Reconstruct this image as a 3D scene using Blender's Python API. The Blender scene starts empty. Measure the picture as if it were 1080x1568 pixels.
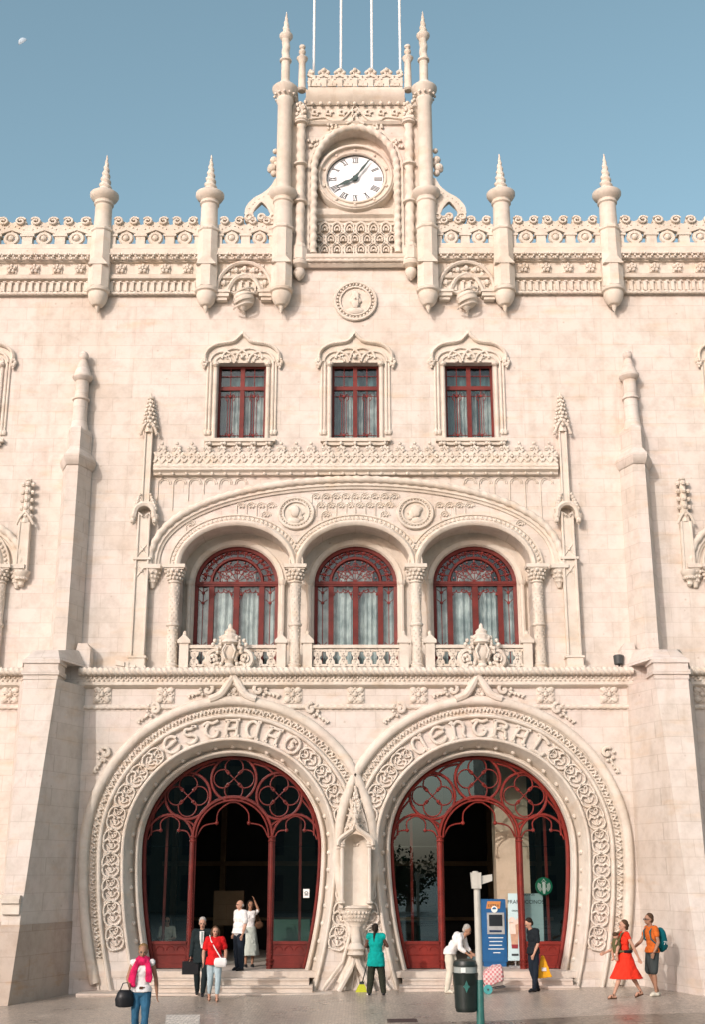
import bpy, bmesh, math, random
from mathutils import Vector, Matrix
from math import sin, cos, tan, atan2, radians, pi, sqrt, hypot, floor
random.seed(7)
S = bpy.context.scene
C = S.collection
# ---------------------------------------------------------------- camera
FPX, PITCH, YAW, DIST, CAMH, CAMX = 1852.0, radians(16.6), radians(0.3), 32.6, 3.0, 0.085
cam = bpy.data.cameras.new("camera"); cam_o = bpy.data.objects.new("camera", cam); C.objects.link(cam_o)
cam.sensor_fit = 'VERTICAL'; cam.sensor_height = 36.0; cam.lens = 36.0*FPX/1568.0
cam.clip_start = 0.1; cam.clip_end = 3000.0
cam_o.location = (CAMX, -DIST, CAMH); cam_o.rotation_euler = (pi/2+PITCH, 0, YAW)
S.camera = cam_o
# ---------------------------------------------------------------- light
AZ, EL = radians(31.0), radians(22.0)
sun = bpy.data.lights.new("sun", 'SUN'); sun.energy = 2.0; sun.angle = radians(0.5); sun.color = (0.82, 0.78, 0.745)
sun_o = bpy.data.objects.new("sun", sun); C.objects.link(sun_o)
sun_o.rotation_euler = Vector((sin(AZ)*cos(EL), cos(AZ)*cos(EL), -sin(EL))).to_track_quat('-Z', 'Y').to_euler()
sun_o.location = (-30, -60, 40)
W = bpy.data.worlds.new("World"); S.world = W; W.use_nodes = True
nt = W.node_tree; nt.nodes.clear()
sk = nt.nodes.new('ShaderNodeTexSky'); sk.sky_type = 'NISHITA'; sk.sun_disc = False
sk.sun_elevation = EL; sk.sun_rotation = pi+AZ; sk.air_density = 1.0; sk.dust_density = 3.2; sk.ozone_density = 1.0
hs_ = nt.nodes.new('ShaderNodeHueSaturation'); hs_.inputs['Hue'].default_value = 0.465; hs_.inputs['Saturation'].default_value = 0.88; hs_.inputs['Value'].default_value = 1.13
bg = nt.nodes.new('ShaderNodeBackground'); bg.inputs['Strength'].default_value = 0.15
wo = nt.nodes.new('ShaderNodeOutputWorld')
nt.links.new(sk.outputs[0], hs_.inputs['Color']); nt.links.new(hs_.outputs[0], bg.inputs[0]); nt.links.new(bg.outputs[0], wo.inputs[0])
S.view_settings.view_transform = 'Standard'; S.view_settings.look = 'None'; S.view_settings.gamma = 1.0
S.view_settings.exposure = 0.31
S.render.engine = 'CYCLES'; S.cycles.max_bounces = 8; S.cycles.transparent_max_bounces = 16
# ---------------------------------------------------------------- measuring: picture position -> point on the real plane y
def ray(px, py):
    a = (px-540)/FPX; b = (784-py)/FPX
    fy = cos(PITCH)-b*sin(PITCH); fz = sin(PITCH)+b*cos(PITCH)
    return (a*cos(YAW)-fy*sin(YAW), a*sin(YAW)+fy*cos(YAW), fz)
def P(px, py, y=0.0):
    r = ray(px, py); t = (y+DIST)/r[1]; return (CAMX+r[0]*t, CAMH+r[2]*t)
def ZP(py, y=0.0): return P(546, py, y)[1]
def XP(h, py, y=0.0): return (P(546+h, py, y)[0]-P(546-h, py, y)[0])/2
# ---------------------------------------------------------------- materials
MATS = {}
def newmat(name):
    m = bpy.data.materials.new(name); m.use_nodes = True; MATS[name] = m
    return m, m.node_tree, m.node_tree.nodes['Principled BSDF']
def N(t, kind, **kw):
    n = t.nodes.new(kind)
    for k, v in kw.items():
        if k in n.inputs: n.inputs[k].default_value = v
        else: setattr(n, k, v)
    return n
def ramp(t, stops):
    r = t.nodes.new('ShaderNodeValToRGB'); e = r.color_ramp.elements
    while len(e) < len(stops): e.new(0.5)
    for i, (p, c) in enumerate(stops): e[i].position = p; e[i].color = (c[0], c[1], c[2], 1)
    return r
def mixc(t, kind, fac, a, b):
    m = t.nodes.new('ShaderNodeMix'); m.data_type = 'RGBA'; m.blend_type = kind
    for s, v in ((0, fac), (6, a), (7, b)):
        if hasattr(v, 'is_linked') or hasattr(v, 'links'): t.links.new(v, m.inputs[s])
        else: m.inputs[s].default_value = v if s == 0 else (v[0], v[1], v[2], 1)
    return m.outputs[2]
def stone(name, base, bricks=True, stain=0.5, bw=1.1, bh=0.42):
    m, t, b = newmat(name)
    geo = N(t, 'ShaderNodeNewGeometry'); L = t.links
    sep = N(t, 'ShaderNodeSeparateXYZ'); L.new(geo.outputs['Position'], sep.inputs[0])
    cmb = N(t, 'ShaderNodeCombineXYZ'); L.new(sep.outputs[0], cmb.inputs[0]); L.new(sep.outputs[2], cmb.inputs[1])
    n1 = N(t, 'ShaderNodeTexNoise', Scale=0.35, Detail=6.0, Roughness=0.62); L.new(geo.outputs['Position'], n1.inputs['Vector'])
    n2 = N(t, 'ShaderNodeTexNoise', Scale=2.6, Detail=8.0, Roughness=0.68); L.new(geo.outputs['Position'], n2.inputs['Vector'])
    mp = N(t, 'ShaderNodeMapping'); mp.inputs['Scale'].default_value = (0.9, 0.9, 3.4); L.new(geo.outputs['Position'], mp.inputs[0])
    n3 = N(t, 'ShaderNodeTexNoise', Scale=0.9, Detail=5.0, Roughness=0.6); L.new(mp.outputs[0], n3.inputs['Vector'])
    c = base
    dark = (base[0]*.93, base[1]*.89, base[2]*.85); warm = (base[0]*.96, base[1]*.80, base[2]*.62); pink = (base[0]*1.03, base[1]*.97, base[2]*.97)
    r1 = ramp(t, [(0.32, dark), (0.5, base), (0.68, pink)]); L.new(n1.outputs[0], r1.inputs[0])
    r3 = ramp(t, [(0.56, (0, 0, 0)), (0.72, (stain, stain, stain))]); L.new(n3.outputs[0], r3.inputs[0])
    col = mixc(t, 'MIX', r3.outputs[0], r1.outputs[0], warm)
    r2 = ramp(t, [(0.3, (.83, .81, .79)), (0.55, (1, 1, 1)), (0.8, (1.04, 1.03, 1.02))]); L.new(n2.outputs[0], r2.inputs[0])
    col = mixc(t, 'MULTIPLY', 1.0, col, r2.outputs[0])
    mq = N(t, 'ShaderNodeMapping'); mq.inputs['Scale'].default_value = (2.4, 2.4, .16); L.new(geo.outputs['Position'], mq.inputs[0])
    ns = N(t, 'ShaderNodeTexNoise', Scale=1.0, Detail=6.0, Roughness=0.7); L.new(mq.outputs[0], ns.inputs['Vector'])
    rs_ = ramp(t, [(.30, (.86, .83, .79)), (.46, (1, 1, 1))]); L.new(ns.outputs[0], rs_.inputs[0])
    col = mixc(t, 'MULTIPLY', 0.7, col, rs_.outputs[0])
    bump = N(t, 'ShaderNodeBump', Strength=0.35, Distance=0.02)
    nf = N(t, 'ShaderNodeTexNoise', Scale=22.0, Detail=6.0, Roughness=0.7); L.new(geo.outputs['Position'], nf.inputs['Vector'])
    # scattered small pits and damp spots in the limestone
    vo = N(t, 'ShaderNodeTexVoronoi', Scale=1.7); L.new(geo.outputs['Position'], vo.inputs['Vector'])
    rv = ramp(t, [(0.03, (.62, .56, .48)), (0.07, (1, 1, 1))]); L.new(vo.outputs['Distance'], rv.inputs[0])
    col = mixc(t, 'MULTIPLY', 0.55, col, rv.outputs[0])
    if bricks:
        bt = N(t, 'ShaderNodeTexBrick', Scale=1.0); bt.inputs['Mortar Size'].default_value = 0.009; bt.inputs['Mortar Smooth'].default_value = 0.6
        bt.inputs['Brick Width'].default_value = bw; bt.inputs['Row Height'].default_value = bh; bt.inputs['Bias'].default_value = 0.0
        bt.inputs['Color1'].default_value = (1.02, 1.0, .99, 1); bt.inputs['Color2'].default_value = (.90, .87, .83, 1); bt.inputs['Mortar'].default_value = (.62, .56, .50, 1)
        L.new(cmb.outputs[0], bt.inputs['Vector'])
        col = mixc(t, 'MULTIPLY', 0.5, col, bt.outputs[0])
        add = N(t, 'ShaderNodeMath', operation='MULTIPLY_ADD'); add.inputs[1].default_value = -1.2
        L.new(bt.outputs['Fac'], add.inputs[0]); L.new(nf.outputs[0], add.inputs[2]); L.new(add.outputs[0], bump.inputs['Height'])
    else:
        L.new(nf.outputs[0], bump.inputs['Height'])
    L.new(col, b.inputs['Base Color']); L.new(bump.outputs[0], b.inputs['Normal'])
    b.inputs['Roughness'].default_value = 0.85; b.inputs['Specular IOR Level'].default_value = 0.25
    return m
def plain(name, col, rough=0.6, metal=0.0, var=0.15, scale=6.0, bump=0.0, spec=0.5):
    m, t, b = newmat(name); L = t.links
    geo = N(t, 'ShaderNodeTexCoord')
    n = N(t, 'ShaderNodeTexNoise', Scale=scale, Detail=5.0, Roughness=0.6); L.new(geo.outputs['Object'], n.inputs['Vector'])
    r = ramp(t, [(0.3, [v*(1-var) for v in col]), (0.7, [min(1, v*(1+var)) for v in col])]); L.new(n.outputs[0], r.inputs[0])
    L.new(r.outputs[0], b.inputs['Base Color'])
    b.inputs['Roughness'].default_value = rough; b.inputs['Metallic'].default_value = metal; b.inputs['Specular IOR Level'].default_value = spec
    if bump:
        bu = N(t, 'ShaderNodeBump', Strength=bump, Distance=0.01); L.new(n.outputs[0], bu.inputs['Height']); L.new(bu.outputs[0], b.inputs['Normal'])
    return m
stone('ashlar', (.63, .58, .53))
stone('carved', (.63, .575, .50), bricks=False, stain=0.45)
stone('weathered', (.47, .40, .34), stain=0.9, bw=1.3, bh=.55)
stone('step_stone', (.60, .53, .46), bricks=False, stain=0.3)
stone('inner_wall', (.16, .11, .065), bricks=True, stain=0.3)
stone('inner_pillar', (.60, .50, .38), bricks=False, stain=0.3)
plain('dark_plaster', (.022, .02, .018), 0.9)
plain('green_dark', (.02, .07, .045), 0.7)
plain('red_paint', (.125, .017, .013), 0.5, var=0.35, scale=3.0, bump=0.15, spec=.25)
plain('bright_red', (.175, .018, .012), 0.5, var=0.3, scale=3.0, bump=0.1, spec=.25)
plain('iron', (.05, .03, .028), 0.5)
plain('rose_iron', (.22, .035, .03), 0.5)
plain('white_paint', (.75, .75, .73), 0.4, var=0.05)
plain('dial', (.80, .81, .82), 0.5, var=0.02)
plain('ink', (.02, .028, .03), 0.5)
plain('hand_green', (.03, .06, .055), 0.45)
plain('roof_lead', (.25, .24, .22), 0.8)
def glass(name, tint, refl=(1, 1, 1), rough=0.0, ior=1.5):
    m, t, b = newmat(name); t.nodes.remove(b); L = t.links
    out = [n for n in t.nodes if n.type == 'OUTPUT_MATERIAL'][0]
    tr = N(t, 'ShaderNodeBsdfTransparent'); tr.inputs[0].default_value = (*tint, 1)
    gl = N(t, 'ShaderNodeBsdfGlossy'); gl.inputs['Roughness'].default_value = rough; gl.inputs[0].default_value = (*refl, 1)
    fr = N(t, 'ShaderNodeFresnel', IOR=ior)
    mx = N(t, 'ShaderNodeMixShader'); L.new(fr.outputs[0], mx.inputs[0]); L.new(tr.outputs[0], mx.inputs[1]); L.new(gl.outputs[0], mx.inputs[2])
    L.new(mx.outputs[0], out.inputs[0]); return m
glass('door_glass', (.60, .66, .64), (.58, .88, .98), ior=1.95)
glass('window_glass', (.80, .86, .86), (.85, .95, 1), ior=1.6)
def curtain_mat(name, c1, c2):
    m, t, b = newmat(name); L = t.links
    geo = N(t, 'ShaderNodeNewGeometry'); sep = N(t, 'ShaderNodeSeparateXYZ'); L.new(geo.outputs['Position'], sep.inputs[0])
    n = N(t, 'ShaderNodeTexNoise', Scale=3.0, Detail=3.0); L.new(geo.outputs['Position'], n.inputs['Vector'])
    r = ramp(t, [(0.35, c1), (0.65, c2)]); L.new(n.outputs[0], r.inputs[0]); L.new(r.outputs[0], b.inputs['Base Color'])
    b.inputs['Roughness'].default_value = 0.9; return m
curtain_mat('curtain', (.34, .40, .40), (.76, .79, .76))
curtain_mat('curtain_teal', (.10, .20, .21), (.18, .30, .30))
# ---------------------------------------------------------------- mesh builder
class MB:
    def __init__(s, T=None): s.v = []; s.f = []; s.T = T; s.m = []; s.mi = 0
    def add(s, vs, fs):
        n = len(s.v); T = s.T
        s.v += [T(*p) for p in vs] if T else [tuple(p) for p in vs]
        s.f += [tuple(i+n for i in f) for f in fs]; s.m += [s.mi]*len(fs)
    def box(s, x0, x1, y0, y1, z0, z1):
        s.add([(x, y, z) for z in (z0, z1) for y in (y0, y1) for x in (x0, x1)], [(0, 2, 3, 1), (4, 5, 7, 6), (0, 1, 5, 4), (2, 6, 7, 3), (0, 4, 6, 2), (1, 3, 7, 5)])
    def prism(s, pts, y0, y1, bev=0.0):
        n = len(pts)
        if bev:
            cx = sum(p[0] for p in pts)/n; cz = sum(p[1] for p in pts)/n
            q = []
            for x, z in pts:
                d = hypot(x-cx, z-cz) or 1; k = max(0, 1-bev/d); q.append((cx+(x-cx)*k, cz+(z-cz)*k))
            s.add([(x, y0, z) for x, z in q]+[(x, y0+bev, z) for x, z in pts]+[(x, y1, z) for x, z in pts],
                  [tuple(range(n)), tuple(range(3*n-1, 2*n-1, -1))]+[(i, i+n, (i+1) % n+n, (i+1) % n) for i in range(n)]+[(i+n, i+2*n, (i+1) % n+2*n, (i+1) % n+n) for i in range(n)])
        else:
            s.add([(x, y0, z) for x, z in pts]+[(x, y1, z) for x, z in pts],
                  [tuple(range(n)), tuple(range(2*n-1, n-1, -1))]+[(i, i+n, (i+1) % n+n, (i+1) % n) for i in range(n)])
    def loft(s, rings, cap=True):
        n = len(rings[0]); vs = [p for r in rings for p in r]; fs = []
        for k in range(len(rings)-1):
            for i in range(n): fs.append((k*n+i, k*n+(i+1) % n, (k+1)*n+(i+1) % n, (k+1)*n+i))
        if cap: fs += [tuple(range(n-1, -1, -1)), tuple(range((len(rings)-1)*n, len(rings)*n))]
        s.add(vs, fs)
    def tube(s, path, r, n=8, closed=False, rope=None, flat=1.0, ends=None):
        P3 = [Vector(p) for p in path]; L = len(P3); rings = []; prev = None; acc = 0
        for i in range(L):
            a = P3[(i-1) % L] if (closed or i) else P3[i]; b = P3[(i+1) % L] if (closed or i < L-1) else P3[i]
            t = (b-a).normalized() if (b-a).length > 1e-9 else Vector((0, 0, 1))
            if i: acc += (P3[i]-P3[i-1]).length
            up = Vector((0, -1, 0)) if abs(t.y) < .9 else Vector((1, 0, 0))
            u = t.cross(up).normalized(); w = u.cross(t)
            rr = r[i] if isinstance(r, (list, tuple)) else r
            ring = []
            for k in range(n):
                th = 2*pi*k/n; q = rr
                if rope: q = rr*(1+rope[2]*cos(rope[0]*th+rope[1]*acc))
                ring.append(tuple(P3[i]+u*(q*cos(th))+w*(q*sin(th)*flat)))
            rings.append(ring)
        if closed: rings.append(rings[0]); s.loft(rings, False)
        else: s.loft(rings, True)
    def lathe(s, prof, c, n=12, a0=0.0, a1=2*pi, twist=None, sx=1.0, sy=1.0, octo=False):
        full = abs(a1-a0-2*pi) < 1e-6; m = n if full else n+1; rings = []
        for r, z in prof:
            ring = []
            for k in range(m):
                th = a0+(a1-a0)*k/n; q = max(r, 1e-4)
                if twist: q *= 1+twist[2]*cos(twist[0]*th+twist[1]*z)
                ring.append((c[0]+q*cos(th)*sx, c[1]+q*sin(th)*sy, z))
            rings.append(ring)
        if full: s.loft(rings, True)
        else:
            vs = [p for r_ in rings for p in r_]
            s.add(vs, [(k*m+i, k*m+i+1, (k+1)*m+i+1, (k+1)*m+i) for k in range(len(rings)-1) for i in range(m-1)])
    def ball(s, c, r, sx=1, sy=1, sz=1, n=8, m=6):
        prof = [(max(1e-4, sin(pi*i/m)), -cos(pi*i/m)) for i in range(m+1)]
        rings = [[(c[0]+q*r*sx*cos(2*pi*k/n), c[1]+q*r*sy*sin(2*pi*k/n), c[2]+z*r*sz) for k in range(n)] for q, z in prof]
        s.loft(rings, True)
    def sweep(s, path, prof, closed=False):
        L = len(path); rings = []
        for i in range(L):
            a = path[(i-1) % L] if (closed or i) else None; b = path[(i+1) % L] if (closed or i < L-1) else None; p = path[i]
            def nrm(q0, q1):
                dx, dz = q1[0]-q0[0], q1[1]-q0[1]; l = hypot(dx, dz) or 1; return (-dz/l, dx/l)
            if a is None: nn = nrm(p, b); k = 1
            elif b is None: nn = nrm(a, p); k = 1
            else:
                n1, n2 = nrm(a, p), nrm(p, b); sx_, sz_ = n1[0]+n2[0], n1[1]+n2[1]; l = hypot(sx_, sz_) or 1
                nn = (sx_/l, sz_/l); k = 1/max(.35, nn[0]*n1[0]+nn[1]*n1[1])
            rings.append([(p[0]+nn[0]*o*k, y, p[1]+nn[1]*o*k) for o, y in prof])
        m = len(prof); vs = [p for r in rings for p in r]; fs = []
        R = L if closed else L-1
        for k in range(R):
            for i in range(m-1): fs.append((k*m+i, k*m+i+1, ((k+1) % L)*m+i+1, ((k+1) % L)*m+i))
        if not closed: fs += [tuple(range(m)), tuple(range(L*m-1, (L-1)*m-1, -1))]
        s.add(vs, fs)
    def ribbon(s, pts, w, h, base=0.0, closed=False):
        """raised rounded stroke in (u, v) with height d toward the viewer; T maps (u, d, v)"""
        s.sweep(pts, [(-w, -base), (-w*.93, -base-h*.88), (-w*.4, -base-h), (w*.4, -base-h), (w*.93, -base-h*.88), (w, -base)], closed)
    def build(s, name, mat, parent=None, sharp=35, **props):
        me = bpy.data.meshes.new(name); me.from_pydata(s.v, [], s.f)
        bm = bmesh.new(); bm.from_mesh(me); bmesh.ops.recalc_face_normals(bm, faces=bm.faces); bm.to_mesh(me); bm.free()
        mats = mat if isinstance(mat, (list, tuple)) else [mat]
        for mm in mats: me.materials.append(MATS[mm] if isinstance(mm, str) else mm)
        if len(mats) > 1: me.polygons.foreach_set('material_index', s.m)
        me.polygons.foreach_set('use_smooth', [True]*len(me.polygons)); me.set_sharp_from_angle(angle=radians(sharp))
        o = bpy.data.objects.new(name, me); C.objects.link(o)
        if parent: o.parent = parent; 
        for k, v in props.items(): o[k] = v
        return o
def empty(name, label, cat, loc=(0, 0, 0), group=None, rz=0.0):
    o = bpy.data.objects.new(name, None); C.objects.link(o); o.location = loc; o.rotation_euler = (0, 0, rz)
    o['label'] = label; o['category'] = cat
    if group: o['group'] = group
    return o
def local(mb, loc):
    """shift a mesh built in world coordinates into the local frame of a thing standing at loc"""
    mb.v = [(x-loc[0], y-loc[1], z-loc[2]) for x, y, z in mb.v]; return mb
def dup(o, dx=0.0, mirror=False, parent=None):
    c = o.copy(); C.objects.link(c); c.parent = parent or o.parent
    if mirror: c.scale.x = -o.scale.x; c.location.x = -o.location.x
    c.location.x += dx
    for ch in [q for q in bpy.data.objects if q.parent == o]:
        d = ch.copy(); C.objects.link(d); d.parent = c
    return c
def smooth(pts, k=4, closed=False):
    out = []; n = len(pts); R = n if closed else n-1
    for i in range(R):
        p0 = pts[(i-1) % n] if (closed or i) else pts[0]; p1 = pts[i]; p2 = pts[(i+1) % n]; p3 = pts[(i+2) % n] if (closed or i < n-2) else pts[-1]
        for j in range(k):
            t = j/k; out.append(tuple(.5*((2*b)+(c-a)*t+(2*a-5*b+4*c-d)*t*t+(-a+3*b-3*c+d)*t**3) for a, b, c, d in zip(p0, p1, p2, p3)))
    if not closed: out.append(pts[-1])
    return out
def arc(cx, cz, r, a0, a1, n=16, rz=None):
    rz = rz or r
    return [(cx+r*cos(a0+(a1-a0)*i/n), cz+rz*sin(a0+(a1-a0)*i/n)) for i in range(n+1)]
def xyz(p2, y): return [(x, y, z) for x, z in p2]
class PathMap:
    def __init__(s, path, y0=0.0):
        s.p = path; s.c = [0.0]; s.y0 = y0
        for a, b in zip(path, path[1:]): s.c.append(s.c[-1]+hypot(b[0]-a[0], b[1]-a[1]))
        s.L = s.c[-1]
    def at(s, u):
        import bisect
        i = min(max(bisect.bisect_right(s.c, u)-1, 0), len(s.p)-2); t = (u-s.c[i])/(s.c[i+1]-s.c[i])
        a, b = s.p[i], s.p[i+1]
        j0 = max(i-1, 0); j1 = min(i+2, len(s.p)-1)
        ta = (s.p[i+1][0]-s.p[j0][0], s.p[i+1][1]-s.p[j0][1]); tb = (s.p[j1][0]-s.p[i][0], s.p[j1][1]-s.p[i][1])
        tx, tz = ta[0]*(1-t)+tb[0]*t, ta[1]*(1-t)+tb[1]*t; l = hypot(tx, tz)
        return a[0]+(b[0]-a[0])*t, a[1]+(b[1]-a[1])*t, tx/l, tz/l
    def f(s, u0=0.0, v0=0.0, sc=1.0):
        def g(u, y, v):
            x, z, tx, tz = s.at(u0+u*sc); v = v0+v*sc
            return (x-tz*v, s.y0+y, z+tx*v)
        return g
def plate(outer, holes, y, depth, mb, fill_mat=0):
    """wall sheet at y with openings; reveals run back by depth (list or number)"""
    bm = bmesh.new(); es = []
    for loop in [outer]+holes:
        vs = [bm.verts.new((x, y, z)) for x, z in loop]
        es += [bm.edges.new((vs[i], vs[(i+1) % len(vs)])) for i in range(len(vs))]
    bmesh.ops.triangle_fill(bm, use_beauty=True, use_dissolve=False, edges=es)
    bm.verts.index_update(); mb.add([tuple(v.co) for v in bm.verts], [tuple(v.index for v in f.verts) for f in bm.faces]); bm.free()
    for k, loop in enumerate(holes):
        d = depth[k] if isinstance(depth, (list, tuple)) else depth; n = len(loop)
        if d: mb.add([(x, y, z) for x, z in loop]+[(x, y+d, z) for x, z in loop], [(i, (i+1) % n, (i+1) % n+n, i+n) for i in range(n)])
# ================================================================= STATION BUILDING
UW = 0.5                       # plane of the upper wall; the lower wall is y = 0
B = empty('station_building', 'pale pinkish limestone station facade with two horseshoe arch doorways and a clock tower', 'building', (0, 0, 0))
FLOOR = 0.61
CX = 3.305; CZ = 3.65; R0 = 2.40
ZC0, ZC1 = ZP(1050, 0), ZP(1023, -.25)      # cornice over the doorways
ZPAR = ZP(380, .2)
def zg(x, y=0): return 0.165+0.013*x                # the square rises a little to the right
# ---- horseshoe path
def hshoe(cx, r, zb=0.3, n=44, splay=0.47):
    H = 3.3; left = []
    m = 14
    for i in range(m): t = (CZ-zb)*(1-i/m); left.append((cx-(r-splay*(t/H)**2), CZ-t))
    top = [(cx-r*cos(pi*i/n), CZ+r*sin(pi*i/n)) for i in range(n+1)]
    right = [(2*cx-x, z) for x, z in reversed(left)]
    return left+top+right
# ---- lower wall
mb = MB()
WX = 17.0
outer = [(-WX, -0.4), (WX, -0.4), (WX, ZC0+.3), (-WX, ZC0+.3)]
holes = []
for sg in (-1, 1):
    h = hshoe(sg*CX, R0+.36, -0.4)
    if sg < 0: h = h
    holes.append(h)
# keep holes strictly inside the sheet
outer = [(-WX, -0.6), (WX, -0.6), (WX, ZC0+.3), (-WX, ZC0+.3)]
plate(outer, holes, 0.0, 0.0, mb)
mb.build('lower_wall', 'ashlar', B)
# ---- archivolts of the two doorways
def archivolt(cx, sg):
    mb = MB(); path = hshoe(cx, R0, .15)
    def tor(a, b, base, h, k=6): return [(a+(b-a)*(.5-.5*cos(pi*i/k)), base-h*sin(pi*i/k)) for i in range(k+1)]
    prof = [(-.015, 1.0), (-.015, .42), (0.0, .42)]+tor(.0, .11, .40, .11)+[(.115, .46), (.14, .46), (.29, -.02)]+tor(.295, .41, -.03, .10)+[(.42, .0), (.43, .02), (.88, .02), (.89, .0)]+tor(.895, 1.02, -.03, .11)+[(1.03, -.01), (1.22, -.01), (1.23, -.06), (1.28, -.06), (1.30, .02)]
    mb.sweep(path, prof)
    # half-ball studs in the cove
    pm = PathMap(hshoe(cx, R0, .3)); n = 31
    for i in range(n):
        u = pm.L*(.045+.91*i/(n-1)); x, z, tx, tz = pm.at(u); o = .20
        mb.ball((x-tz*o, .27, z+tx*o), .068, n=10, m=6)
    # roses band
    pm = PathMap(hshoe(cx, R0+1.125, .9)); n = int(pm.L/.2)
    T = mb.T
    for i in range(n):
        u = pm.L*(i+.5)/n; mb.T = (lambda a, y, v, g=pm.f(u, 0): g(a, y-.01, v))
        mb.ribbon([(-.07, -.045), (-.02, .05), (.03, -.03), (.075, .05)], .020, .075, 0.0)
        if i % 2: mb.ribbon([(-.06, .05), (.0, .03), (.06, -.06)], .016, .085, 0.0)
    mb.T = T
    return mb
def halfcut(o, sg):
    bm = bmesh.new(); bm.from_mesh(o.data)
    bmesh.ops.bisect_plane(bm, geom=bm.verts[:]+bm.edges[:]+bm.faces[:], plane_co=(0, 0, 0), plane_no=(-sg, 0, 0), clear_outer=True)
    bm.to_mesh(o.data); bm.free()
LETTERS = {
 'E': [[(.92, .74), (.72, .95), (.42, .98), (.16, .78), (.08, .48), (.18, .18), (.45, .02), (.75, .06), (.95, .28)], [(.1, .5), (.5, .52), (.9, .62)]],
 'S': [[(.86, .98), (.6, .86), (.35, .95), (.2, .74), (.36, .56), (.66, .44), (.8, .24), (.6, .04), (.3, .06), (.1, .26)], [(.7, .98), (.98, .9)]],
 'T': [[(.05, .84), (.35, .96), (.65, .86), (.98, .98)], [(.42, .9), (.2, .62), (.18, .3), (.42, .05), (.74, .08), (.9, .34), (.72, .46)]],
 'A': [[(.12, .0), (.16, .5), (.34, .96)], [(.04, .0), (.26, .0)], [(.1, .96), (.5, .93), (.95, .98)], [(.8, .96), (.78, .5), (.8, .0)], [(.66, 0), (.96, 0)], [(.2, .42), (.78, .46)]],
 'C': [[(.72, .84), (.5, .98), (.24, .88), (.1, .52), (.22, .14), (.48, .02), (.72, .16)], [(.78, 1.0), (.76, .5), (.78, .0)], [(.68, 1.0), (.9, 1.02)], [(.68, .0), (.95, -.04)]],
 'O': [[(.5, .99), (.2, .88), (.06, .5), (.2, .12), (.5, .01), (.8, .12), (.94, .5), (.8, .88), (.5, .99)], [(.66, .72), (.46, .78), (.42, .58), (.58, .44), (.5, .26), (.34, .28)]],
 'N': [[(.06, .9), (.2, .98), (.22, .5), (.18, .02)], [(.22, .78), (.5, .98), (.76, .84), (.84, .5), (.74, .2), (.88, .0)], [(.04, .02), (.34, .02)]],
 'R': [[(.1, .96), (.18, .92), (.2, .5), (.18, .02)], [(.02, .02), (.36, .02)], [(.04, .96), (.5, .98), (.8, .88), (.78, .66), (.5, .54), (.22, .52)], [(.5, .54), (.8, .4), (.84, .14), (.96, .02)]],
 'L': [[(.1, 1.0), (.3, .96), (.3, .5), (.26, .04)], [(.1, .0), (.5, .02), (.86, .0), (.95, .24)], [(.3, .98), (.7, .94), (.92, .8)]],
}
def scroll_unit(mb, k, s=1.0):
    """one unit of dense strapwork, 0.56 long, 0.44 high, centred"""
    for q in (-1, 1):
        mb.ribbon(smooth([(-.29, q*.0), (-.28, q*.12), (-.17, q*.205), (-.03, q*.19), (.03, q*.10), (-.03, q*.03)], 3), .026, .12)
        mb.ribbon(smooth([(-.07, q*.20), (.08, q*.215), (.21, q*.17), (.27, q*.07), (.30, q*-.03)], 3), .025, .12)
        mb.ribbon(smooth([(.07, q*.02), (.14, q*.09), (.22, q*.10), (.20, q*.03)], 3), .018, .10)
        mb.ribbon([(-.20, q*.02), (-.15, q*.09), (-.09, q*.13)], .020, .09)
        mb.ball((.26, -.02, q*.19), .035, n=5, m=3); mb.ball((.05, -.02, q*.15), .026, n=5, m=3)
    mb.ribbon([(-.20, 0), (-.06, .0)], .03, .08); mb.ribbon([(.06, 0), (.15, 0)], .022, .07); mb.ball((.29, -.05, 0), .045, n=6, m=4)
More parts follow.
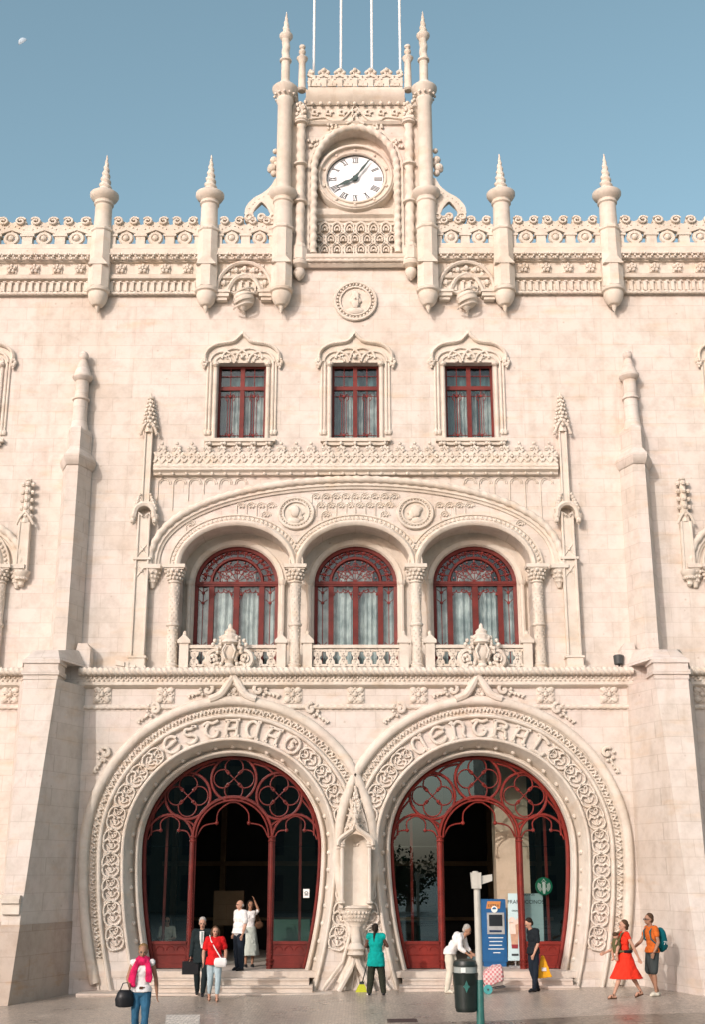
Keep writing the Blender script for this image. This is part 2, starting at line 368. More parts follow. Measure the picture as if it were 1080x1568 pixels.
for sg, word in ((-1, 'ESTACAO'), (1, 'CENTRAL')):
    cx = sg*CX
    o = archivolt(cx, sg).build('doorway_arch', 'carved', B); halfcut(o, sg)
    # carved band: lettering on top, strapwork down both sides
    mid = R0+.655; y0 = .02
    pm = PathMap(hshoe(cx, mid, 1.12)); mb = MB(); lt = MB()
    uc = pm.L/2; half = radians(37)*mid; n = 7; step = 2*half/n
    for i, ch in enumerate(word):
        lt.T = pm.f(uc-half+i*step+.05, 0); lt.T = (lambda u, y, v, g=pm, a=uc-half+i*step+.06: g.f(a, -.20)(u, y+y0, v))
        for st in LETTERS[ch]:
            lt.ribbon(smooth([(a*(step-.12), b*.44-.02) for a, b in st], 3) if len(st) > 2 else [(a*(step-.12), b*.44-.02) for a, b in st], .040, .125)
    if word == 'ESTACAO':     # the cedilla and the tilde
        for i, st in ((4, [(.45, -.01), (.52, -.08), (.42, -.12)]), (5, [(.25, 1.06), (.42, 1.12), (.58, 1.04), (.75, 1.1)])):
            lt.T = (lambda u, y, v, g=pm, a=uc-half+i*step+.06: g.f(a, -.20)(u, y+y0, v))
            lt.ribbon([(a*(step-.12), b*.40) for a, b in st], .018, .05)
    side = uc-half
    m = int(side/.56); st = side/m
    for e in (0, 1):
        for i in range(m):
            u = (i+.5)*st if e == 0 else pm.L-(i+.5)*st
            mb.T = (lambda u_, y, v, g=pm, a=u, q=(1 if e == 0 else -1): g.f(a, 0)(u_*q, y+y0, v))
            scroll_unit(mb, i)
        mb.T = (lambda u_, y, v, g=pm, a=(.02 if e == 0 else pm.L-.02): g.f(a, 0)(u_, y+y0, v))
        for q in range(-2, 3): mb.ball((0, -.02, q*.085), .045, n=6, m=4)
        ob = mb.build('carved_band', 'carved', o); halfcut(ob, sg); mb = MB()
    lt.build('arch_lettering', 'carved', o, label='raised uncial letters '+('ESTAÇÃO' if sg < 0 else 'CENTRAL')+' on the arch')
# outer roll moulding of each doorway, crossing above the niche
for sg in (-1, 1):
    mb = MB(); cx = sg*CX; path = hshoe(cx, R0+1.37, .32)
    def roll(path):
        k = 7; mb.sweep(path, [(-.12, .03)]+[(-.13*cos(pi*i/k), -.05-.13*sin(pi*i/k)) for i in range(k+1)]+[(.13, .03)])
    # the leg beside the niche leans in to meet its neighbour
    inner = [(x, z) for x, z in path if (x-cx)*sg > 0 or z > CZ]
    if sg < 0: full = path
    q = []
    for x, z in path:
        if (x-cx)*sg < 0 and z < CZ:
            t = (CZ-z)/(CZ-.32); x2 = cx-sg*(R0+1.45); x = x2+sg*(.30*t+.62*t*t)
        q.append((x, z))
    roll(q)
    mb.build('arch_roll_moulding', 'carved', B)
# leafy crockets on the back of the arches and the ogee finial
def crocket(mb, x, y, z, s, flip, rot=0.0):
    T0 = mb.T
    c, d = cos(rot), sin(rot)
    mb.T = lambda u, yy, v: (x+(u*flip*c-v*d)*s, y+yy*s, z+(u*flip*d+v*c)*s)
    a = [(.02+.16*t*cos(5.6*t+2.2), .02+.16*t*sin(5.6*t+2.2)) for t in [i/9 for i in range(1, 10)]]
    mb.ribbon(a, .045, .10)
    mb.ball((0.02, -.06, .02), .05, n=6, m=4)
    for k in range(5):
        an = .6+k*.95; mb.ball((.17*cos(an), -.05, .17*sin(an)), .05, n=6, m=4)
    for k in range(4): mb.ball((-.14-k*.07, -.04, -.14-k*.075), .05-.004*k, n=6, m=4)
    mb.ribbon([(-.1, -.08), (-.2, -.2), (-.34, -.26), (-.42, -.36)], .035, .06)
    mb.T = T0
for sg in (-1, 1):
    cx = sg*CX; mb = MB()
    for a in (10, 31, 55):
        for e in (-1, 1):
            if a == 55 and e*sg < 0: continue
            r = R0+1.72; an = radians(a)
            mb = MB(); crocket(mb, cx+e*r*sin(an), -.02, CZ+r*cos(an), 1.0, -e, rot=-e*radians(a-34)); mb.build('arch_crocket', 'carved', B)
    mb = MB()
    top = CZ+R0+1.42
    for e in (-1, 1):
        mb.tube(xyz(smooth([(cx+e*.62, top-.02), (cx+e*.34, top+.10), (cx+e*.12, top+.42), (cx, top+.62)], 4), -.14), [.11]*9+[.09]*4, n=8)
    mb.ball((cx, -.14, top+.66), .10, sz=1.6)
    mb.build('ogee_finial', 'carved', B)
# ---- door frames, tracery, glass
def door(cx, sg, mat, name):
    Y = .78
    s = 1/207.0
    fr = MB()
    path = hshoe(cx, R0-.0, FLOOR)
    fr.sweep(path, [(-.11, Y+.12), (-.11, Y-.04), (-.06, Y-.08), (-.01, Y-.04), (.03, Y+.0), (.03, Y+.12)])
    for e in (-1, 1):
        x = cx+e*1.05
        fr.tube([(x, Y-.03, FLOOR), (x, Y-.03, CZ+.28)], .055, n=8)
        fr.box(x-.085, x+.085, Y+.0, Y+.12, FLOOR, CZ+.28)
        for z in (FLOOR+.12, FLOOR+.22, CZ+.16, CZ+.26): fr.lathe([(.05, z-.03), (.10, z-.015), (.10, z+.015), (.05, z+.03)], (x, Y-.01), 10)
        for k in range(22):       # little leaf nibs up the post
            z = FLOOR+.36+k*.075
            for q in (-1, 1): fr.ball((x+q*.05, Y-.07, z), .017, n=5, m=4)
    o = fr.build('door_frame', mat, B)
    tr = MB()
    def seg(pts, r=.034, y=Y, n=6): tr.tube(xyz(pts, y), r*.86, n=n)
    zc = CZ+.24
    # three great arches
    seg(arc(cx, zc, 1.06, 0, pi, 28), .055); seg(arc(cx, zc, .97, 0, pi, 28), .03, Y-.06)
    for e in (-1, 1):
        c2 = cx+e*(1.06+.62)
        seg(arc(c2, zc-.02, .62, 0, pi, 20), .042)
        # cusps with ball ends
        for q in (-1, 1):
            seg(smooth([(c2+q*.58, zc-.05), (c2+q*.46, zc+.16), (c2+q*.24, zc+.19)], 4), .022)
            tr.ball((c2+q*.24, Y, zc+.19), .05, n=8)
        seg(smooth([(c2-.24, zc+.19), (c2-.24, zc+.42), (c2, zc+.56), (c2+.24, zc+.42), (c2+.24, zc+.19)], 4), .022)
    for q in (-1, 1):
        seg(smooth([(cx+q*.95, zc+.02), (cx+q*.78, zc+.30), (cx+q*.43, zc+.38)], 4), .024)
        tr.ball((cx+q*.43, Y, zc+.38), .055, n=8)
    seg(smooth([(cx-.43, zc+.38), (cx-.38, zc+.70), (cx, zc+.93), (cx+.38, zc+.70), (cx+.43, zc+.38)], 5), .024)
    # roundels with quatrefoils
    for dx, dz in ((0, 1.76), (-1.23, 1.31), (1.23, 1.31)):
        X0, Z0 = cx+dx, CZ+dz+.02; R = .61
        tr.tube(xyz(arc(X0, Z0, R, 0, 2*pi, 32)[:-1], Y), .038, n=6, closed=True)
        for k in range(4):
            a = k*pi/2; ox, oz = X0+.30*cos(a), Z0+.30*sin(a)
            seg([(ox+.245*cos(a+t), oz+.245*sin(a+t)) for t in [(-2.25+4.5*i/14) for i in range(15)]], .021)
            a += pi/4; px_, pz_ = X0+.21*cos(a), Z0+.21*sin(a)
            tr.ball((px_, Y-.01, pz_), .048, n=6); seg([(X0, Z0), (px_, pz_)], .018)
    # curved bars between the roundels and the frame
    for e in (-1, 1):
        seg(smooth([(cx+e*.52, CZ+2.18), (cx+e*.86, CZ+2.08), (cx+e*1.12, CZ+1.86)], 4), .032)
        seg(smooth([(cx+e*2.18, CZ+.30), (cx+e*2.12, CZ+.85), (cx+e*1.82, CZ+1.25)], 4), .032)
        seg(smooth([(cx+e*1.02, CZ+.42), (cx+e*1.06, CZ+.58), (cx+e*1.22, CZ+.68)], 3), .03)
    tr.build('door_tracery', mat, o)
    # side lights: red bottom panel, glass above, slim bar
    zt = ZP(1443, Y)
    for e in (-1, 1):
        pn = MB(); x0 = 1.13
        def edge(z): t = CZ-z; return R0-.12-.47*(t/3.3)**2
        pts = [(cx+e*x0, FLOOR+.02)]+[(cx+e*edge(z), z) for z in (FLOOR+.02, FLOOR+.25, zt)]+[(cx+e*x0, zt)]
        pn.prism(pts, Y, Y+.1)
        ed = edge(zt)-.04; ed0 = edge(FLOOR+.1)-.05
        pn.box(min(cx+e*x0, cx+e*(ed+.04)), max(cx+e*x0, cx+e*(ed+.04)), Y-.04, Y-.002, zt-.05, zt+.03)
        pn.box(min(cx+e*x0, cx+e*(ed0)), max(cx+e*x0, cx+e*(ed0)), Y-.03, Y-.002, FLOOR+.02, FLOOR+.12)
        # carved swags: a row of little trefoil arches under the rail
        for i in range(3):
            c = cx+e*(x0+.14+.27*i); pn.tube(xyz(arc(c, zt-.20, .10, 0, pi, 8), Y-.004), .014, n=5)
        pn.tube(xyz([(cx+e*(x0+.04), FLOOR+.34), (cx+e*(edge(FLOOR+.34)-.06), FLOOR+.34)], Y-.004), .012, n=5)
        pn.build('door_panel', mat, o)
        gl = MB(); zz = [zt+.03+(CZ-.0-zt)*i/8 for i in range(9)]
        gl.add([(cx+e*x0, Y+.05, z) for z in zz]+[(cx+e*edge(z), Y+.05, z) for z in zz], [(i, i+1, i+10, i+9) for i in range(8)])
        gl.build('side_glass', 'door_glass', o)
        br = MB(); xb = cx+e*1.80
        br.box(xb-.035, xb+.035, Y+.35, Y+.42, FLOOR, CZ+.9); br.build('glazing_bar', mat, o)
    # glass of the tympanum: from springing to crown
    gl = MB(); R = R0-.1
    pts = [(cx+R*cos(pi*i/32), CZ+R*sin(pi*i/32)) for i in range(33)]
    pts += [(cx-1.05, CZ), (cx-1.05, CZ+.2)]+list(reversed(arc(cx, zc, 1.02, 0, pi, 20)))+[(cx+1.05, CZ+.2), (cx+1.05, CZ)]
    gl.add([(x, Y+.06, z) for x, z in pts], [tuple(range(len(pts)))])
    gl.build('tympanum_glass', 'door_glass', o)
    return o
door(-CX, -1, 'red_paint', 'door'); door(CX, 1, 'bright_red', 'door')
# ---- central niche
def niche():
    mb = MB(); X0 = 0.0; zt, zb = ZP(1296, -.3), ZP(1384, -.3); w = .33
    yb = -.02
    # body: shallow box with concave back
    n = 10
    for e in (-1, 1):
        mb.box(min(e*w, e*(w+.08)), max(e*w, e*(w+.08)), -.36, .02, zb-.1, zt+.12)
        mb.tube([(e*(w+.03), -.40, zb), (e*(w+.03), -.40, zt+.02)], .05, n=8)
        for z in (zt, zt+.06, zb+.03): mb.lathe([(.04, z-.04), (.09, z-.01), (.09, z+.03), (.04, z+.05)], (e*(w+.03), -.40), 8)
        for k in range(4): mb.ball((e*(w+.10+.015*k), -.38, zt+.02-.07*(k % 2)), .045, n=6, m=4)
    rings = []
    for z in (zb-.05, zt+.02): rings.append([(w*cos(pi*i/n), -.34+.30*sin(pi*i/n), z) for i in range(n+1)])
    m = n+1; mb.add(rings[0]+rings[1], [(i, i+1, m+i+1, m+i) for i in range(n)])
    dome = []     # quarter-dome head
    for k in range(5):
        a = k*pi/8; dome.append([(w*cos(pi*i/n)*cos(a), -.34+.30*sin(pi*i/n)*cos(a), zt+.02+.34*sin(a)) for i in range(m)])
    vs = [p for r in dome for p in r]; mb.add(vs, [(k*m+i, k*m+i+1, (k+1)*m+i+1, (k+1)*m+i) for k in range(4) for i in range(n)])
    # canopy: projecting ogee hood
    og = smooth([(-.46, zt+.02), (-.43, zt+.16), (-.25, zt+.30), (-.08, zt+.42), (0, zt+.58)], 4)
    og = og+[(-x, z) for x, z in reversed(og[:-1])]
    inn = [(w*1.0*cos(pi-pi*i/14), zt+.0+.30*sin(pi*i/14)) for i in range(15)]
    nn = len(og); poly = [(-.46, zt-.04)]+og+[(.46, zt-.04)]+[(w, zt-.04)]+list(reversed(inn))+[(-w, zt-.04)]
    mb.prism(poly, -.44, .02)
    mb.sweep(og, [(-.06, -.40), (-.05, -.50), (0, -.54), (.05, -.50), (.06, -.40)])
    for k, (dz, r) in enumerate(((.60, .07), (.72, .10), (.84, .06), (.98, .03))): mb.ball((0, -.34, zt+dz), r, n=8)
    mb.lathe([(.05, zt+.5), (.09, zt+.62), (.04, zt+.9), (.015, zt+1.12)], (0, -.32), 8)
    o = mb.build('wall_niche', 'carved', B); o.location.y = -.14
    # bowl below
    b = MB(); z = zb-.04
    b.lathe([(.02, z-.52), (.18, z-.50), (.20, z-.44), (.29, z-.36), (.38, z-.20), (.42, z-.08), (.46, z-.06), (.46, z), (.02, z)], (0, -.02), 20, sy=.8)
    for k in range(11):
        a = pi+pi*(k+.5)/11
        for q in range(3): b.ball((.36*cos(a)*(1-.16*q), -.02+.30*sin(a)*(1-.16*q), z-.17-.09*q), .05, n=6, m=4)
    b.build('bowl_corbel', 'carved', o)
    c = MB(); z1 = z-.5; z0 = ZP(1447, -.3)
    c.lathe([(.14, z0+(z1-z0)*i/14) for i in range(15)], (0, -.22), 24, twist=(3, 14, .09))
    c.lathe([(.17, z0-.26), (.24, z0-.22), (.20, z0-.14), (.24, z0-.08), (.19, z0), (.15, z0+.05)], (0, -.22), 14)
    c.build('twisted_colonnette', 'carved', o)
    # lambda-shaped ribs that stand on the step
    r = MB()
    for e in (-1, 1):
        r.tube([(0, -.16, z0-.24), (e*.10, -.16, z0-.5), (e*.44, -.17, .16)], .08, n=8)
        r.tube([(e*.10, -.06, z1-.0), (e*.34, -.06, z0-.4), (e*.86, -.06, .18)], .045, n=8)
    r.build('base_ribs', 'carved', o)
    # carved spandrel between the crossing mouldings
    t = MB(); ztop = ZP(1205, 0)
    t.prism([(-.42, zt), (.42, zt), (.30, zt+.6), (0, ztop)], -.05, .01)
    random.seed(3)
    for k in range(130):
        a = random.random(); z_ = zt+(ztop-zt)*a; hw = .40*(1-a); t.ball((random.uniform(-hw, hw), -.06, z_), random.uniform(.03, .05), n=5, m=4)
    t.build('spandrel_carving', 'carved', o)
    return o
niche()
# ---- cornice over the doors, frieze and rosettes
def hband(mb, x0, x1, prof):
    """profile [(y, z)] run along x with closed ends"""
    n = len(prof); mb.add([(x0, y, z) for y, z in prof]+[(x1, y, z) for y, z in prof], [(i, i+1, i+1+n, i+n) for i in range(n-1)]+[tuple(range(n)), tuple(range(2*n-1, n-1, -1))])
XE = 7.46
def cornice(x0, x1, mir=False):
    mb = MB(); zt = ZC1+.02; zb = ZC0
    hband(mb, x0, x1, [(UW+.05, zt), (-.20, zt), (-.22, zt-.02), (-.22, zt-.04), (-.16, zt-.2), (-.12, zt-.22), (-.12, zt-.36), (-.15, zt-.38), (-.15, zt-.45), (-.05, zt-.52), (.02, zt-.54)])
    kk = int((x1-x0)/.021); mb.tube([(x0+(x1-x0)*i/kk, -.21, zt-.10) for i in range(kk+1)], .105, n=14, rope=(2, 44, .17))
    k = int((x1-x0)/.13)
    for i in range(k):
        for j in (0, 1): mb.ball((x0+(x1-x0)*(i+.5+.5*j)/k, -.135, zt-.255-.07*j), .036, n=6, m=4)
    o = mb.build('cornice', 'carved', B)
    r = MB(); z = ZP(1082, 0)
    return o
cornice(-XE, XE); cornice(-WX, -8.75); cornice(8.75, WX)
def ropeline(x0, x1, z, y, r):
    m = MB(); n = int((x1-x0)/.03); m.tube([(x0+(x1-x0)*i/n, y, z) for i in range(n+1)], r, n=10, rope=(1, 36, .16)); return m
zr = ZP(1083, 0); RX = (R0+1.42)
hw = sqrt(max(0, RX**2-(zr-CZ)**2))
for x0, x1 in ((-XE+.1, -CX-hw), (-CX+hw, CX-hw), (CX+hw, XE-.1), (-WX, -8.6), (8.6, WX)):
    ropeline(x0, x1, zr, -.02, .06).build('frieze_rope', 'carved', B)
def rosette(s=.24):
    mb = MB(); mb.box(-s, s, -.03, .02, -s*.93, s*.93)
    mb.ball((0, -.06, 0), .07)
    for k in range(4):
        a = k*pi/2+pi/4; mb.T = lambda u, y, v, a=a: (u*cos(a)-v*sin(a), y, (u*sin(a)+v*cos(a))*.93)
        mb.ball((.19, -.04, 0), .09, sx=1.2, sy=.6); mb.ribbon([(.08, 0), (.24, 0)], .02, .07, .02)
        mb.T = lambda u, y, v, a=a+pi/4: (u*cos(a)-v*sin(a), y, (u*sin(a)+v*cos(a))*.93)
        mb.ribbon([(.07, 0), (.14, .05), (.2, 0), (.14, -.05), (.07, 0)], .018, .05, .02); mb.T = None
    return mb
ro = None; zro = ZP(1064, 0)
for h in (0, 97, 194.5, 291, 388, -97, -195, -292, -389, 530, -530):
    x = (1 if h > 0 else -1)*XP(abs(h), 1064, 0) if h else 0
    if ro is None: ro = rosette().build('rosette', 'carved', B); q = ro
    else: q = ro.copy(); C.objects.link(q)
    q.location = (x, -.0, zro)
# small lone crocket leaves at the outer shoulders are part of arch_crockets
# ---- upper wall with arcade and windows
ZW0 = ZC1-.1
ZW1 = ZP(395, UW)
ASPR = ZP(868, UW)
acx = [0, XP(182, 900, UW+.0), -XP(182, 900, UW)]
AC = XP(185, 900, UW)                       # arch spacing
ARR = AC/2-.13                              # clear radius of the arcade arches
ARZ = ZP(806, UW)-ASPR                      # rise
def arch_pts(c, r, rz, z0, n=20): return [(c-r*cos(pi*i/n), z0+rz*sin(pi*i/n)) for i in range(n+1)]
def arcade_hole(cs, zb):
    L = [(cs[0]-ARR, zb)]
    for c in cs: L += arch_pts(c, ARR, ARZ, ASPR)
    L += [(cs[-1]+ARR, zb)]; return L
UWX = XP(176, 620, UW); uw_w = XP(37, 620, UW)
uz0, uz1 = ZP(673, UW), ZP(556, UW)
mb = MB(); holes = [arcade_hole([-AC, 0, AC], ZW0+.2)]
side_c = 13.35; holes += [arcade_hole([s_*side_c-AC/2, s_*side_c+AC/2], ZW0+.2) for s_ in (-1, 1)]
ucs = [-UWX, 0, UWX, -XP(588, 620, UW), XP(588, 620, UW)]
for c in ucs: holes.append([(c-uw_w, uz0), (c-uw_w, uz1), (c+uw_w, uz1), (c+uw_w, uz0)])
REC = .75
plate([(-WX, ZW0), (WX, ZW0), (WX, ZW1), (-WX, ZW1)], holes, UW, [REC]*3+[.34]*5, mb)
mb.build('upper_wall', 'ashlar', B)
# back wall of the arcade recess with round-headed window openings
GW = XP(64.5, 930, UW+REC); GZ1 = ZP(893, UW+REC); GR = ZP(836, UW+REC)-GZ1
WINX = XP(183.5, 900, UW+REC)
def recess(cs, x0, x1):
    mb = MB(); Y = UW+REC
    hs2 = [[(c-GW, ZW0+.25)]+arch_pts(c, GW, GR, GZ1)+[(c+GW, ZW0+.25)] for c in cs]
    plate([(x0, ZW0), (x1, ZW0), (x1, ASPR+ARZ+.2), (x0, ASPR+ARZ+.2)], hs2, Y, .25, mb)
    for c in cs:      # surround with colonnettes and round moulding
        g = GW+.13
        mb.sweep([(c-g, ZW0+.2)]+arch_pts(c, g, GR+.13, GZ1)+[(c+g, ZW0+.2)], [(-.12, Y-.0), (-.10, Y-.05), (-.03, Y-.09), (.03, Y-.09), (.05, Y-.03), (.12, Y-.03), (.12, Y)])
        for e in (-1, 1):
            mb.tube([(c+e*(g+.0), Y-.10, ZW0+.2), (c+e*(g+.0), Y-.10, GZ1)], .07, n=8)
            mb.lathe([(.07, GZ1-.1), (.13, GZ1-.02), (.13, GZ1+.05), (.09, GZ1+.07)], (c+e*g, Y-.09), 8)
    mb.build('arcade_back_wall', 'carved', B)
recess([-WINX, 0, WINX], -2.2*AC, 2.2*AC)
for s_ in (-1, 1): recess([s_*side_c-AC/2, s_*side_c+AC/2], s_*side_c-1.2*AC, s_*side_c+1.2*AC)
# ---- balcony windows
def curtainwave(mb, x0, x1, z0, z1, y, k=30, amp=.05, ph=0.0, pull=0.0):
    n = 36; vs = []
    for j in range(7):
        t = j/6; z = z0+(z1-z0)*t
        for i in range(n+1):
            u = i/n; xx = x0+(x1-x0)*(u*(1-pull*(1-t))); vs.append((xx, y+amp*sin(k*u+ph+.6*sin(3*t))+.02*sin(11*u), z))
    mb.add(vs, [(j*(n+1)+i, j*(n+1)+i+1, (j+1)*(n+1)+i+1, (j+1)*(n+1)+i) for j in range(6) for i in range(n)])
def round_window():
    Y = .12; zb = ZW0+.25
    fr = MB(); w = GW; zt = GZ1
    fr.sweep([(-w, zb)]+arch_pts(0, w, GR, zt)+[(w, zb)], [(-.10, Y+.08), (-.10, Y-.02), (.0, Y-.04), (.02, Y+.08)])
    fr.box(-w, w, Y-.05, Y+.06, zt-.07, zt+.07); fr.box(-w, w, Y-.07, Y-.0, zt-.02, zt+.03)
    for x, q in ((-.60*w, .075), (0, .085), (.60*w, .075)): fr.box(x-q, x+q, Y-.03, Y+.06, zb, zt-.07)
    fr.tube(xyz(arch_pts(0, .61*w, .66*GR, zt+.04, 18), Y), .048, n=6)
    o = fr.build('balcony_window', 'red_paint', B)
    ir = MB()
    for k in range(1, 12):
        a = pi*k/12
        p0 = (.64*w*cos(a), zt+.05+.69*GR*sin(a)); p1 = (.94*w*cos(a), zt+.05+.93*GR*sin(a))
        ir.tube(xyz([p0, p1], Y+.02), .013, n=4); ir.ball((.80*w*cos(a), Y+.01, zt+.05+.82*GR*sin(a)), .045 if k % 2 else .03, n=6, m=4)
    ir.tube(xyz(arch_pts(0, .80*w, .82*GR, zt+.05, 20), Y+.02), .011, n=4)
    for k in range(1, 6):
        a = pi*k/6; ir.tube(xyz([(0, zt+.08), (.58*w*cos(a), zt+.05+.62*GR*sin(a))], Y+.02), .011, n=4)
        ir.tube(xyz(arc(.40*w*cos(a), zt+.06+.42*GR*sin(a), .10, 0, 5.2, 8), Y+.02), .012, n=4)
    for k in range(24):
        a = pi*(k+.5)/24; ir.tube(xyz(arc(.80*w*cos(a), zt+.05+.82*GR*sin(a), .055, a, a+4.4, 6), Y+.02), .012, n=4)
    for k in range(9):
        a = pi*(k+.5)/9; ir.ball((.50*w*cos(a), Y+.01, zt+.08+.54*GR*sin(a)), .030, n=5, m=3); ir.tube(xyz(arc(.30*w*cos(a), zt+.06+.30*GR*sin(a), .08, a, a+4.5, 7), Y+.02), .011, n=4)
    ir.tube(xyz(arch_pts(0, .42*w, .44*GR, zt+.05, 14), Y+.02), .011, n=4)
    for e in (-1, 1):
        x = e*.80*w
        ir.tube(xyz([(x, zb), (x, zt-.07)], Y+.02), .012, n=4)
        for z in (zt-.25, zt-.55, zb+.75): ir.ball((x, Y+.01, z), .05, n=6, m=4); ir.tube(xyz([(x-.13, z+.1), (x, z), (x+.13, z+.1)], Y+.02), .011, n=4)
        for c in (.32,):
            for q in range(4): ir.tube(xyz(arc(e*c*w-.22+.15*q, zt-.17, .08, pi, 2*pi, 6), Y+.02), .012, n=4)
            ir.ball((e*c*w-.26, Y+.01, zt-.30), .04, n=6, m=4); ir.ball((e*c*w+.24, Y+.01, zt-.30), .04, n=6, m=4)
            ir.tube(xyz([(e*.06*w+e*.03, zt-.45), (e*.18*w, zt-.22), (e*.32*w, zt-.14)], Y+.02), .011, n=4)
    ir.build('window_ironwork', 'rose_iron', o)
    gl = MB(); pts = [(-w+.05, zb)]+arch_pts(0, w-.04, GR-.04, zt)+[(w-.05, zb)]
    gl.add([(x, Y+.05, z) for x, z in pts], [tuple(range(len(pts)))]); gl.build('window_glass', 'window_glass', o)
    cu = MB()
    curtainwave(cu, -w*.98, -w*.66, zb, zt-.05, Y+.20, 14, .03)
    curtainwave(cu, w*.68, w*.98, zb, zt-.05, Y+.20, 14, .03, 1.0)
    curtainwave(cu, -w*.55, -w*.06, zb, zt+.05, Y+.22, 20, .05)
    curtainwave(cu, w*.10, w*.55, zb, zt+.05, Y+.22, 24, .05, 2.0)
    curtainwave(cu, -w*.42, w*.42, zt+.1, zt+.40*GR, Y+.24, 26, .05, 1.0)
    cu.build('window_curtain', 'curtain', o)
    return o
rw = round_window(); rw.location = (0, UW+REC, 0)
for x in (-WINX, WINX)+tuple(s_*side_c+q*AC/2 for s_ in (-1, 1) for q in (-1, 1)):
    q = dup(rw); q.location = (x, UW+REC, 0)
# ---- arcade columns
def column():
    mb = MB(); Y = UW-.12; zb = ZC1+.02; zt = ASPR-.0
    mb.lathe([(.22, zb), (.22, zb+.06), (.18, zb+.10), (.20, zb+.16), (.15, zb+.20)], (0, Y), 12)
    n = 40; z0 = zb+.20; z1 = zt-.52
    mb.lathe([(.150, z0+(z1-z0)*i/n) for i in range(n+1)], (0, Y), 20, twist=(4, 6, .06))
    zm = z0+(z1-z0)*.48; mb.lathe([(.15, zm-.06), (.19, zm-.02), (.19, zm+.03), (.15, zm+.06)], (0, Y), 12)
    for i in range(26):         # diaper carving
        z = z0+.05+(z1-z0-.1)*i/25
        for k in range(4): a = pi+pi*(k+.5+(i % 2)*.5)/4.5; mb.ball((.15*cos(a), Y+.15*sin(a), z), .021, n=5, m=3)
    mb.lathe([(.15, z1), (.19, z1+.03), (.16, z1+.07), (.19, z1+.2), (.27, z1+.38), (.25, z1+.42)], (0, Y), 12)
    for k in range(7):
        a = pi+pi*k/6
        for q in range(3): mb.ball(((.19+.035*q)*cos(a+.2*q), Y+(.19+.035*q)*sin(a+.2*q), z1+.14+.10*q), .05, n=6, m=4)
    mb.box(-.31, .31, Y-.28, UW+.05, zt-.10, zt+.0); mb.box(-.27, .27, Y-.24, UW+.05, zt-.14, zt-.10)
    return mb.build('arcade_column', 'carved', B)
c0 = column(); c0.location.x = -1.5*AC
for x in (-.5*AC, .5*AC, 1.5*AC, -side_c+AC, side_c-AC, -side_c, side_c):
    q = c0.copy(); C.objects.link(q); q.location.x = x
# arch rings of the arcade
def arch_ring(c, mb):
    Y = UW
    p = arch_pts(c, ARR, ARZ, ASPR, 26)
    mb.sweep(p, [(-.0, Y+.12), (-.0, Y-.12), (.04, Y-.17), (.10, Y-.19), (.15, Y-.14), (.17, Y-.10), (.28, Y-.08), (.30, Y-.12), (.34, Y-.12), (.36, Y)])
    pm = PathMap(arch_pts(c, ARR+.225, ARZ+.225, ASPR, 40)); n = int(pm.L/.13)
    for i in range(n):
        x, z, tx, tz = pm.at(pm.L*(i+.5)/n); mb.ball((x, Y-.10, z), .05, sx=1, sz=1, sy=.8, n=6, m=4)
        mb.tube([(x-tz*.05, Y-.10, z+tx*.05), (x+tz*.04+tx*.05, Y-.11, z-tx*.04+tz*.05)], .02, n=4)
for grp in ([-AC, 0, AC], [-side_c-AC/2, -side_c+AC/2], [side_c-AC/2, side_c+AC/2]):
    for c in grp:
        mb = MB(); arch_ring(c, mb); mb.build('arcade_arch', 'carved', B)
# big depressed drop arch over the arcade
def big_arch(cx, hw, zt, z0, corb=(1, -1)):
    mb = MB(); Y = UW; rz = zt-z0
    n = 64; pts = []
    for i in range(n+1):
        a = pi*i/n; x = -cos(a); # superellipse-like three-centred arch
        z = abs(sin(a))**.80; pts.append((cx+hw*x, z0+rz*z))
    mb.sweep(pts, [(-.16, Y), (-.16, Y-.05), (-.10, Y-.07), (-.08, Y-.12), (0.02, Y-.12), (.03, Y-.0)])
    pm = PathMap([(x, z) for x, z in pts]); k = int(pm.L/.045)
    path = [];
    for i in range(k+1):
        x, z, tx, tz = pm.at(pm.L*i/k*.999); path.append((x-tz*.10, Y-.13, z+tx*.10))
    mb.tube(path, .10, n=12, rope=(1, 22, .12))
    o = mb.build('label_arch', 'carved', B)
    for e in corb:
        c = MB(); x = cx+e*hw; z = z0
        c.box(x-.24, x+.24, Y-.30, Y+.02, z-.08, z+.04)
        c.lathe([(.02, z-.62), (.06, z-.60), (.09, z-.5), (.12, z-.44), (.2, z-.18), (.24, z-.12), (.24, z-.08)], (x, Y-.04), 12)
        for i in range(5):
            a = pi+pi*(i+.5)/5
            for q in range(3): c.ball((x+(.10+.05*q)*cos(a), Y-.04+(.10+.05*q)*sin(a), z-.42+.12*q), .05, n=6, m=4)
        c.build('pendant_corbel', 'carved', o)
    return o
BH = XP(309, 840, UW); big_arch(0, BH, ZP(741, UW), ASPR-.02)
for s_ in (-1, 1): big_arch(s_*side_c, 1.13*AC, ZP(780, UW), ASPR-.02, corb=(-s_,))
